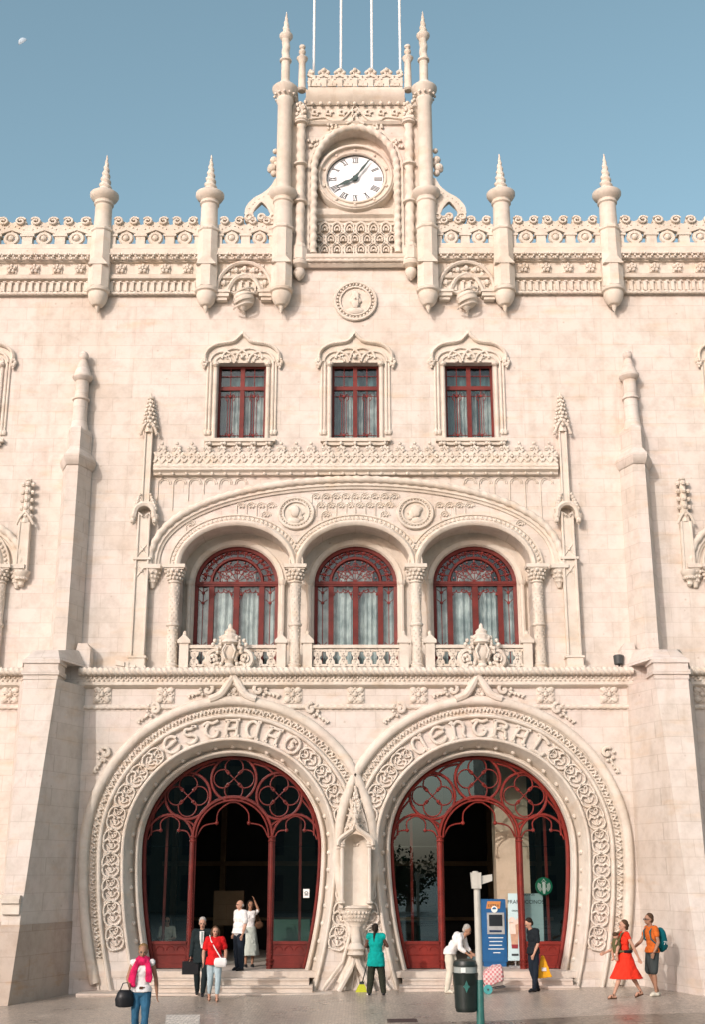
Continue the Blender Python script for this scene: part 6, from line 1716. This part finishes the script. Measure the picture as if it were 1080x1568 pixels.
def thing(mb, name, mat, label, cat, loc, T=None):
    if T: mb.v = [T(*p) for p in mb.v]
    o = mb.build(name, mat); o.location = loc; o['label'] = label; o['category'] = cat; return o
# 1 - woman with the pink scarf, walking toward the viewer
l1 = G(212, 1603)
e1, J1, T1, k1 = person('blonde woman in a magenta scarf, white top and blue jeans walking toward the viewer', l1, radians(6), 1.66,
    dict(kneeL=(.09, -.10, .50), ankL=(.07, -.18, .09), kneeR=(-.09, -.02, .49), ankR=(-.08, .18, .14), elbL=(.245, .06, 1.13), wrL=(.275, .04, .86), elbR=(-.25, .02, 1.14), wrR=(-.205, -.16, 1.05), head=(.0, -.03, 1.58)),
    'skin_tan', 'hair_blond', 'back', [('top', 'white_cloth', dict(sleeve=0, hem=.02)), ('trousers', 'jeans_blue', dict(len=2)), ('shoes', 'leather_brown', {})], build=1.05, headtilt=.18, vox=.009)
m = MB()
m.tube([(-.03, -.06, 1.50), (-.10, -.10, 1.38), (-.15, -.13, 1.24), (-.17, -.14, 1.10), (-.15, -.14, 1.0)], [.05, .06, .065, .07, .05], n=10, flat=.5)
m.tube([(.03, -.06, 1.50), (.09, -.10, 1.40), (.12, -.135, 1.28), (.13, -.14, 1.16), (.12, -.14, 1.08)], [.045, .055, .062, .066, .05], n=10, flat=.5)
m.tube([(.085*cos(t), .0+.085*sin(t), 1.455+.015*sin(2*t)) for t in [2*pi*i/16 for i in range(16)]], .048, n=8, closed=True)
m.ball((0, -.09, 1.42), .07, 1.3, .7, 1.0); m.v = [tuple(c*k1 for c in p) for p in m.v]; fuse(m, 'scarf', 'magenta_cloth', e1, .010, 2, .03, T1)
m = MB(); m.tube([(.150*cos(t), .112*sin(t), .985) for t in [2*pi*i/20 for i in range(20)]], .018, n=6, closed=True); m.box(-.03, .03, -.145, -.12, .965, 1.005); m.v = [tuple(c*k1 for c in p) for p in m.v]
m.v = [T1(*p) for p in m.v]; m.build('belt', 'leather_brown', e1)
m = MB(); c = (-.275, -.12, .80); rr = []
for z, w, d in ((-.15, .10, .05), (-.13, .15, .075), (-.02, .165, .085), (.08, .13, .07), (.13, .10, .03)): rr.append([(c[0]+w*cos(t), c[1]+d*sin(t), c[2]+z) for t in [2*pi*i/18 for i in range(18)]])
m.loft(rr)
for q in (-.03, .03): m.tube([(c[0]-.09, c[1]+q, c[2]+.10), (c[0]-.04, c[1]+q, c[2]+.24), (c[0]+.04, c[1]+q, c[2]+.25), (c[0]+.09, c[1]+q, c[2]+.10)], .009, n=5)
hb1 = thing(m, 'handbag', 'black_leather', 'dark leather handbag hanging from the arm of the woman in the magenta scarf', 'handbag', l1, T1)
# 2 - woman in the red T-shirt
l2 = G(326, 1533)
e2, J2, T2, k2 = person('brown haired woman in a red shirt and pale jeans walking off the left steps', l2, radians(8), 1.64,
    dict(kneeL=(.095, -.12, .50), ankL=(.08, -.14, .09), kneeR=(-.09, -.02, .49), ankR=(-.10, .10, .10), elbL=(.27, .03, 1.13), wrL=(.26, -.08, .92), elbR=(-.27, .02, 1.12), wrR=(-.27, -.06, .88)),
    'skin_light', 'hair_brown', 'bob', [('top', 'red_cloth', dict(sleeve=.62, hem=.10, i=.018, fold=.035)), ('trousers', 'jeans_pale', dict(len=1.75)), ('sandals', 'leather_brown', {})], build=1.14, belly=.015)
m = MB(); c = (.135, -.17, .86); rr = []
for x, s_ in ((-.15, .4), (-.12, .9), (0, 1.0), (.12, .9), (.15, .4)): rr.append([(c[0]+x, c[1]+.05*s_*cos(t), c[2]+.11*s_*sin(t)) for t in [2*pi*i/14 for i in range(14)]])
m.loft(rr); m.tube([(.16, -.19, .93), (.02, -.165, 1.14), (-.10, -.12, 1.34), (-.13, .0, 1.45), (-.05, .13, 1.3), (.14, .14, 1.05), (.24, .0, .92), (.2, -.15, .9)], .013, n=6)
thing(m, 'shoulder_bag', 'white_cloth', 'white crossbody bag worn by the woman in the red shirt', 'bag', l2, T2)
# 3 - man in the suit behind her
y3 = -1.05; x3 = P(306, 1520, y3)[0]; l3 = (x3, y3, zg(x3)+.0)
e3, J3, T3, k3 = person('grey haired man in a dark suit and pale tie stepping off the left steps', l3, radians(4), 1.80,
    dict(kneeL=(.095, -.10, .50), ankL=(.06, -.06, .09), kneeR=(-.09, .0, .50), ankR=(-.08, .14, .12), wrR=(-.24, -.03, .87)),
    'skin_light', 'hair_grey', 'short', [('top', 'suit_dark', dict(sleeve=1.93, hem=.20, i=.016, name='jacket')), ('trousers', 'suit_dark', dict(len=2, w=.012)), ('shoes', 'black_leather', {})], female=False, headtilt=.22)
m = MB(); m.loft([[(-.05, -.135, 1.42), (.05, -.135, 1.42), (.03, -.06, 1.42), (-.03, -.06, 1.42)], [(-.045, -.155, 1.25), (.05, -.155, 1.25), (.03, -.06, 1.25), (-.03, -.06, 1.25)], [(-.01, -.15, 1.05), (.02, -.15, 1.05), (.01, -.06, 1.05), (-.0, -.06, 1.05)]])
m.v = [tuple(c*k3 for c in p) for p in m.v]; m.v = [T3(*p) for p in m.v]; m.build('shirt_front', 'white_cloth', e3)
m = MB(); m.prism([(-.012, 1.41), (.016, 1.41), (.026, 1.20), (.004, 1.12), (-.018, 1.20)], -.168, -.150); m.v = [T3(*[c*k3 for c in p]) for p in m.v]; m.build('tie', 'tie_pale', e3)
m = MB(); c = J3['wrR']-V(l3); m.box(-.20, .20, -.05, .05, -.42, -.12); m.tube([(-.06, 0, -.12), (-.05, 0, -.08), (.05, 0, -.08), (.06, 0, -.12)], .012, n=6); m.box(-.10, .04, -.058, -.05, -.30, -.18)
o = thing(m, 'briefcase', 'black_leather', 'black briefcase held by the man in the dark suit', 'briefcase', tuple(J3['wrR']), None)
# 4 - man in the white shirt in the left doorway
y4 = .18; x4 = P(365, 1487, y4)[0]; l4 = (x4, y4, FLOOR)
person('bald man in a white short sleeved shirt and dark trousers standing in the left doorway', l4, radians(-52), 1.70,
    dict(elbL=(.22, .03, 1.12), wrL=(.20, -.05, .86), head=(0, -.02, 1.585)),
    'skin_light', 'hair_grey', 'bald', [('top', 'white_cloth', dict(sleeve=.75, hem=.03, i=.02)), ('trousers', 'navy', dict(len=2, w=.02)), ('shoes', 'black_leather', {})], build=1.12, female=False, belly=.03)
# 5 - woman in the long pale skirt behind him
y5 = 1.35; x5 = P(381, 1470, y5)[0]; l5 = (x5, y5, FLOOR)
e5, J5, T5, k5 = person('dark haired woman in a white blouse and long pale skirt raising one arm', l5, radians(15), 1.66,
    dict(elbL=(.22, -.03, 1.46), wrL=(.10, -.06, 1.72), elbR=(-.25, .0, 1.14), wrR=(-.17, -.12, 1.0)),
    'skin_tan', 'hair_dark', 'long', [('top', 'white_cloth', dict(sleeve=.6, hem=.0)), ('skirt', 'pale_skirt', dict(z=.30, flare=.11)), ('shoes', 'black_leather', {})])
m = MB(); m.ball((.24, -.05, 1.05), .11, 1.1, .6, .9); m.tube([(.16, -.05, 1.10), (.12, -.1, 1.42), (.15, .05, 1.44), (.3, .0, 1.1)], .01, n=5)
thing(m, 'brown_bag', 'leather_brown', 'round brown bag on the shoulder of the woman in the long pale skirt', 'bag', l5, T5)
# 6 - street cleaner seen from behind
l6 = G(577, 1524)
e6, J6, T6, k6 = person('woman in a teal tabard and patterned trousers sweeping beside the niche, seen from behind', l6, radians(172), 1.62,
    dict(hip=(0, 0, .93), elbL=(.26, .0, 1.16), wrL=(.14, -.20, 1.12), elbR=(-.29, -.04, 1.17), wrR=(-.22, -.24, 1.18), ankL=(.17, .02, .09), kneeL=(.13, -.02, .5), ankR=(-.19, .02, .09), kneeR=(-.14, -.02, .5), head=(.02, -.06, 1.57), neck=(0, -.02, 1.43)),
    'skin_dark', 'hair_dark', 'tail', [('top', 'teal_cloth', dict(sleeve=0, hem=.24, i=.024, fold=.03, name='tabard')), ('trousers', 'pattern_dark', dict(len=2, w=.022)), ('shoes', 'black_leather', {})], build=1.12, headtilt=.3)
bx_, by_, bz_ = G(555, 1519); top = J6['wrL']
if J6['wrR'].x < top.x: top = J6['wrR']
e = empty('broom', 'long handled broom with yellow green bristles held by the woman in the teal tabard', 'broom', (bx_, by_, bz_))
m = MB(); dv = V((top.x-bx_, top.y-by_, top.z-bz_)); m.tube([(0, 0, .18), tuple(dv), tuple(dv*1.10)], .014, n=8); m.build('broom_handle', 'ink', e)
plain('bristle', (.42, .45, .02), .8, var=.3, scale=60); m = MB(); m.loft([[(-.05, -.03, .20), (.05, -.03, .20), (.05, .03, .20), (-.05, .03, .20)], [(-.10, -.04, .12), (.10, -.04, .12), (.10, .04, .12), (-.10, .04, .12)], [(-.16, -.05, .0), (.12, -.05, .0), (.12, .05, .0), (-.16, .05, .0)]]); m.build('bristles', 'bristle', e)
m = MB(); m.box(-.06, .06, -.035, .035, .18, .24); m.build('broom_cap', 'ink', e)
mb = MB(); g7 = G(566, 1524); mb.ball((0, 0, .02), .05, 1.3, .8, .4); thing(mb, 'litter', 'white_cloth', 'crumpled white scrap of paper on the ground beside the broom', 'litter', g7)
# 7 - man in white bending over the trolley
l7 = (P(697, 1516, -1.15)[0], -1.15, zg(2.6))
e7, J7, T7, k7 = person('grey haired man in a white shirt and cream trousers bending over a luggage trolley', l7, radians(68), 1.70,
    dict(hip=(0, .10, .93), hipL=(.085, .10, .92), hipR=(-.085, .10, .92), chest=(0, -.10, 1.22), neck=(0, -.26, 1.34), head=(0, -.36, 1.44), shL=(.165, -.20, 1.31), shR=(-.165, -.20, 1.31), elbL=(.22, -.26, 1.04), wrL=(.16, -.42, .90), elbR=(-.22, -.24, 1.04), wrR=(-.16, -.42, .90), kneeL=(.1, -.02, .5), ankL=(.1, .0, .09), kneeR=(-.1, .08, .5), ankR=(-.1, .16, .09)),
    'skin_tan', 'hair_grey', 'short', [('top', 'white_cloth', dict(sleeve=1.5, hem=.04, i=.015)), ('trousers', 'cream_cloth', dict(len=2, w=.02)), ('shoes', 'cream_cloth', {})], female=False, headtilt=.5, curl=.8)
# trolley with the checked bag
plain('trolley_teal', (.06, .30, .30), .4); plain('metal_dark', (.06, .065, .07), .4, .4)
m_, t_, b_ = newmat('checked'); ck = N(t_, 'ShaderNodeTexChecker', Scale=19.0); ck.inputs['Color1'].default_value = (.50, .17, .18, 1); ck.inputs['Color2'].default_value = (.62, .50, .47, 1)
tc = N(t_, 'ShaderNodeTexCoord'); t_.links.new(tc.outputs['Object'], ck.inputs['Vector']); t_.links.new(ck.outputs[0], b_.inputs['Base Color']); b_.inputs['Roughness'].default_value = .7
gt = (P(747, 1514, -1.35)[0], -1.35, zg(3.4))
e = empty('luggage_trolley', 'two wheeled luggage trolley with turquoise wheels tipped in front of the right doorway', 'trolley', gt)
for q in (-.20, .20):
    w = MB(); rr = .105
    w.lathe([(.02, -.018), (rr, -.018), (rr+.008, 0), (rr, .018), (.02, .018)], (0, 0), 20); w.v = [(x, z+q, y+rr) for x, y, z in w.v]; ow = w.build('wheel', 'trolley_teal', e)
    hb = MB(); hb.lathe([(.001, -.026), (.025, -.026), (.025, .026), (.001, .026)], (0, 0), 10); hb.v = [(x, z+q, y+rr) for x, y, z in hb.v]; hb.build('hub', 'metal_dark', ow)
fr = MB()
for q in (-.17, .17): fr.tube([(.42, q, .16), (0, q, .10), (-.36, q, .62), (-.44, q, .76)], .013, n=6)
for p in ((.42, .16), (.2, .13), (-.12, .30), (-.28, .52), (-.44, .76)): fr.tube([(p[0], -.17, p[1]), (p[0], .17, p[1])], .012, n=6)
fr.build('trolley_frame', 'metal_dark', e)
bg_ = MB(); rr = []
for j, (t, s_) in enumerate(((0, .8), (.06, 1), (.30, 1.05), (.52, .95), (.58, .6))): rr.append([(-.10+t*.86, q*.19*s_, .14+t*.30+(w_)*s_) for q, w_ in ((-1, 0), (-1.05, .18), (-.9, .34), (0, .40), (.9, .34), (1.05, .18), (1, 0), (0, -.03))])
bg_.loft(rr); bo = fuse(bg_, 'checked_bag', 'checked', None, .014, 3, .03); bo.location = gt; bo['label'] = 'pink and white checked bag strapped on the luggage trolley'; bo['category'] = 'bag'
sl = MB(); c = (-.32, 0, .70); sl.loft([[(c[0]+a*.14, c[1]+b*.11, c[2]+z) for a, b in ((-1, -1), (1, -1), (1, 1), (-1, 1))] for z in (-.16, .0, .13)]); 
o = fuse(sl, 'jacket_bundle', 'grey_tie', None, .014, 4, .05); o.location = gt; o['label'] = 'grey and white folded jacket over the trolley handle beside the bending man'; o['category'] = 'jacket'
# 8 - man in black with the yellow bag
l8 = (P(820, 1514, -1.05)[0], -1.05, zg(4.6))
e8, J8, T8, k8 = person('dark haired man in a black shirt and navy trousers looking down before the right door', l8, radians(-68), 1.70,
    dict(head=(0, -.10, 1.56), neck=(0, -.04, 1.43), elbL=(.20, .02, 1.10), wrL=(.19, -.10, .86), elbR=(-.21, .08, 1.12), wrR=(-.21, .10, .86), ankL=(.08, -.06, .09), ankR=(-.08, .12, .09)),
    'skin_light', 'hair_dark', 'short', [('top', 'black_cloth', dict(sleeve=.75, hem=.06, i=.015)), ('trousers', 'navy', dict(len=2, w=.012)), ('shoes', 'black_leather', {})], female=False, headtilt=.5)
m = MB(); b = J8['wrR']; m.loft([[(-.17, -.06, -.60), (.20, -.06, -.56), (.20, .06, -.56), (-.17, .06, -.60)], [(-.10, -.05, -.30), (.10, -.05, -.28), (.10, .05, -.28), (-.10, .05, -.30)], [(-.04, -.02, -.07), (.03, -.02, -.07), (.03, .02, -.07), (-.04, .02, -.07)]])
o = fuse(m, 'shopping_bag', 'yellow_bag', None, .012, 2, .02); o.location = (b.x+.24, b.y-.06, b.z+.02); o['label'] = 'yellow shopping bag held by the man in the black shirt'; o['category'] = 'bag'
m = MB(); m.box(-.05, .06, -.075, -.058, -.42, -.34); m.build('bag_print', 'white_cloth', o)
# back print on his shirt
text('shirt_print', '25', .09, 'white_cloth', e8, tuple(V(T8(.0, .135, 1.33))*k8), (pi/2, 0, radians(-68)+pi), .004)
# 9 - woman in the red dress with a baby
l9 = (P(962, 1525, -2.9)[0], -2.9, zg(6.6))
e9, J9, T9, k9 = person('woman in a bright red dress striding left with a baby on her chest', l9, radians(-80), 1.68,
    dict(kneeL=(.09, -.20, .50), ankL=(.08, -.36, .09), kneeR=(-.09, .14, .50), ankR=(-.09, .36, .15), elbL=(.23, .12, 1.13), wrL=(.22, .24, .88), elbR=(-.22, -.14, 1.08), wrR=(-.22, -.40, .98)),
    'skin_light', 'hair_brown', 'bun', [('top', 'coral_cloth', dict(sleeve=.30, hem=.05)), ('skirt', 'coral_cloth', dict(z=.42, flare=.07, off=(0, .0), sy=2.15)), ('sandals', 'leather_brown', {})], footdir={'R': (0, -1, -.35)}, vox=.010)
def dressT(x, y, z): return T9(x*k9, y*k9, z*k9)
bb = MB(); bb.T = None
bb.ball((0, -.20, 1.36), .072, 1, 1, 1.05, 12, 10); bb.ball((0, -.20, 1.18), .10, .9, .85, 1.4)
for q in (-1, 1): cap(bb, (q*.10, -.2, 1.12), (q*.13, -.26, .98), .04, .032); cap(bb, (q*.13, -.26, .98), (q*.12, -.24, .84), .032, .024); cap(bb, (q*.12, -.24, .84), (q*.12, -.29, .82), .022, .02); cap(bb, (q*.09, -.22, 1.26), (q*.14, -.27, 1.18), .025, .02)
bb.v = [dressT(*p) for p in bb.v]; pb = empty('person', 'baby carried facing the chest of the woman in the red dress', 'person', l9); fuse(bb, 'body', 'skin_light', pb, .010, 2)
hh = MB(); hh.ball((0, -.208, 1.385), .074, 1.02, 1, .9, 12, 8); hh.v = [dressT(*p) for p in hh.v]; hh.build('hair', 'hair_brown', pb)
cr = MB(); cr.ball((0, -.20, 1.16), .125, .95, .85, 1.35, 16, 12); cr.ball((0, -.2, 1.06), .11, 1.0, .95, 1.0); 
for q in (-1, 1): cr.tube([(q*.08, -.17, 1.24), (q*.11, -.10, 1.42), (q*.10, .04, 1.46), (q*.06, .13, 1.30), (q*.10, .12, 1.1), (q*.15, .0, 1.02), (q*.09, -.16, 1.02)], .024, n=8)
cr.tube([(.152*cos(t), .125*sin(t), 1.02) for t in [2*pi*i/20 for i in range(20)]], .03, n=8, closed=True)
cr.v = [dressT(*p) for p in cr.v]; o = fuse(cr, 'baby_carrier', 'olive_cloth', None, .011, 2, .012); o.location = l9; o['label'] = 'olive green baby carrier strapped on the woman in the red dress'; o['category'] = 'baby carrier'
m = MB(); m.tube([(.165*cos(t), .135*sin(t)+.01, 1.02) for t in [-.6+.2*i for i in range(13)]], .034, n=8); m.v = [dressT(*p) for p in m.v]; m.build('waist_buckle', 'black_cloth', o)
# 10 - man with the backpack
l10 = (P(1004, 1518, -2.5)[0], -2.5, zg(7.3))
e10, J10, T10, k10 = person('man in an orange shirt and grey shorts walking left past the right wall', l10, radians(-72), 1.80,
    dict(kneeL=(.09, -.06, .50), ankL=(.08, -.02, .09), kneeR=(-.09, -.06, .50), ankR=(-.09, .12, .09), elbR=(-.22, -.14, 1.12), wrR=(-.24, -.34, .97), elbL=(.24, .02, 1.12), wrL=(.23, -.10, .90), head=(0, -.05, 1.585)),
    'skin_tan', 'hair_brown', 'short', [('top', 'orange_cloth', dict(sleeve=.45, hem=.03, i=.01)), ('shorts', 'shorts_grey', dict(len=.92, w=.025)), ('shoes', 'cream_cloth', {})], female=False, glasses=True, vox=.010)
bp = MB(); bp.ball((0, .235, 1.16), .17, .95, .72, 1.55, 18, 14); bp.ball((0, .31, 1.08), .12, .95, .62, 1.25)
for q in (-1, 1): bp.tube([(q*.11, .15, 1.36), (q*.13, .0, 1.47), (q*.13, -.11, 1.34), (q*.14, -.10, 1.18), (q*.15, .12, 1.0)], .019, n=8)
bp.v = [T10(*[c*k10 for c in p]) for p in bp.v]; o = fuse(bp, 'backpack', 'backpack_teal', None, .011, 2, .015); o.location = l10; o['label'] = 'teal backpack worn by the man in the orange shirt'; o['category'] = 'backpack'
text('backpack_print', '71', .12, 'white_cloth', o, tuple(V(T10(.155, .26, 1.06))*k10), (pi/2, 0, radians(-72)+pi/2), .006)
for j in ('L',):
    m = MB(); w_ = J10['wr'+j]-V(l10); m.ball(tuple(w_), .032, 1, 1, .5); m.build('wristwatch', 'black_leather', e10)
# 11 - seated ticket seller behind the left pane of the left door
y11 = 1.75; x11 = P(255, 1430, y11)[0]; l11 = (x11, y11, FLOOR)
person('person in a pale top seated behind the left pane of the left door', l11, radians(5), 1.66,
    dict(hip=(0, .1, .50), hipL=(.085, .08, .48), hipR=(-.085, .08, .48), kneeL=(.12, -.32, .48), kneeR=(-.12, -.32, .48), ankL=(.12, -.30, .09), ankR=(-.12, -.30, .09), chest=(0, .08, .84), neck=(0, .06, 1.02), head=(0, .03, 1.16), shL=(.165, .08, .97), shR=(-.165, .08, .97), elbL=(.22, .0, .72), wrL=(.10, -.22, .70), elbR=(-.22, .0, .72), wrR=(-.10, -.22, .70)),
    'skin_light', 'hair_dark', 'bob', [('top', 'cream_cloth', dict(sleeve=.9, hem=.0)), ('trousers', 'navy', dict(len=2)), ('shoes', 'black_leather', {})], glasses=True)
e = empty('stool', 'dark round stool under the seated person behind the left door pane', 'stool', (x11, y11+.16, FLOOR))
m = MB(); m.lathe([(.001, .36), (.2, .36), (.21, .39), (.2, .42), (.001, .43)], (0, 0), 18); m.build('seat', 'black_cloth', e)
for q in range(3): a = q*2.094+.5; m = MB(); m.tube([(.12*cos(a), .12*sin(a), .36), (.2*cos(a), .2*sin(a), 0)], .014, n=6); m.build('leg', 'metal_dark', e)
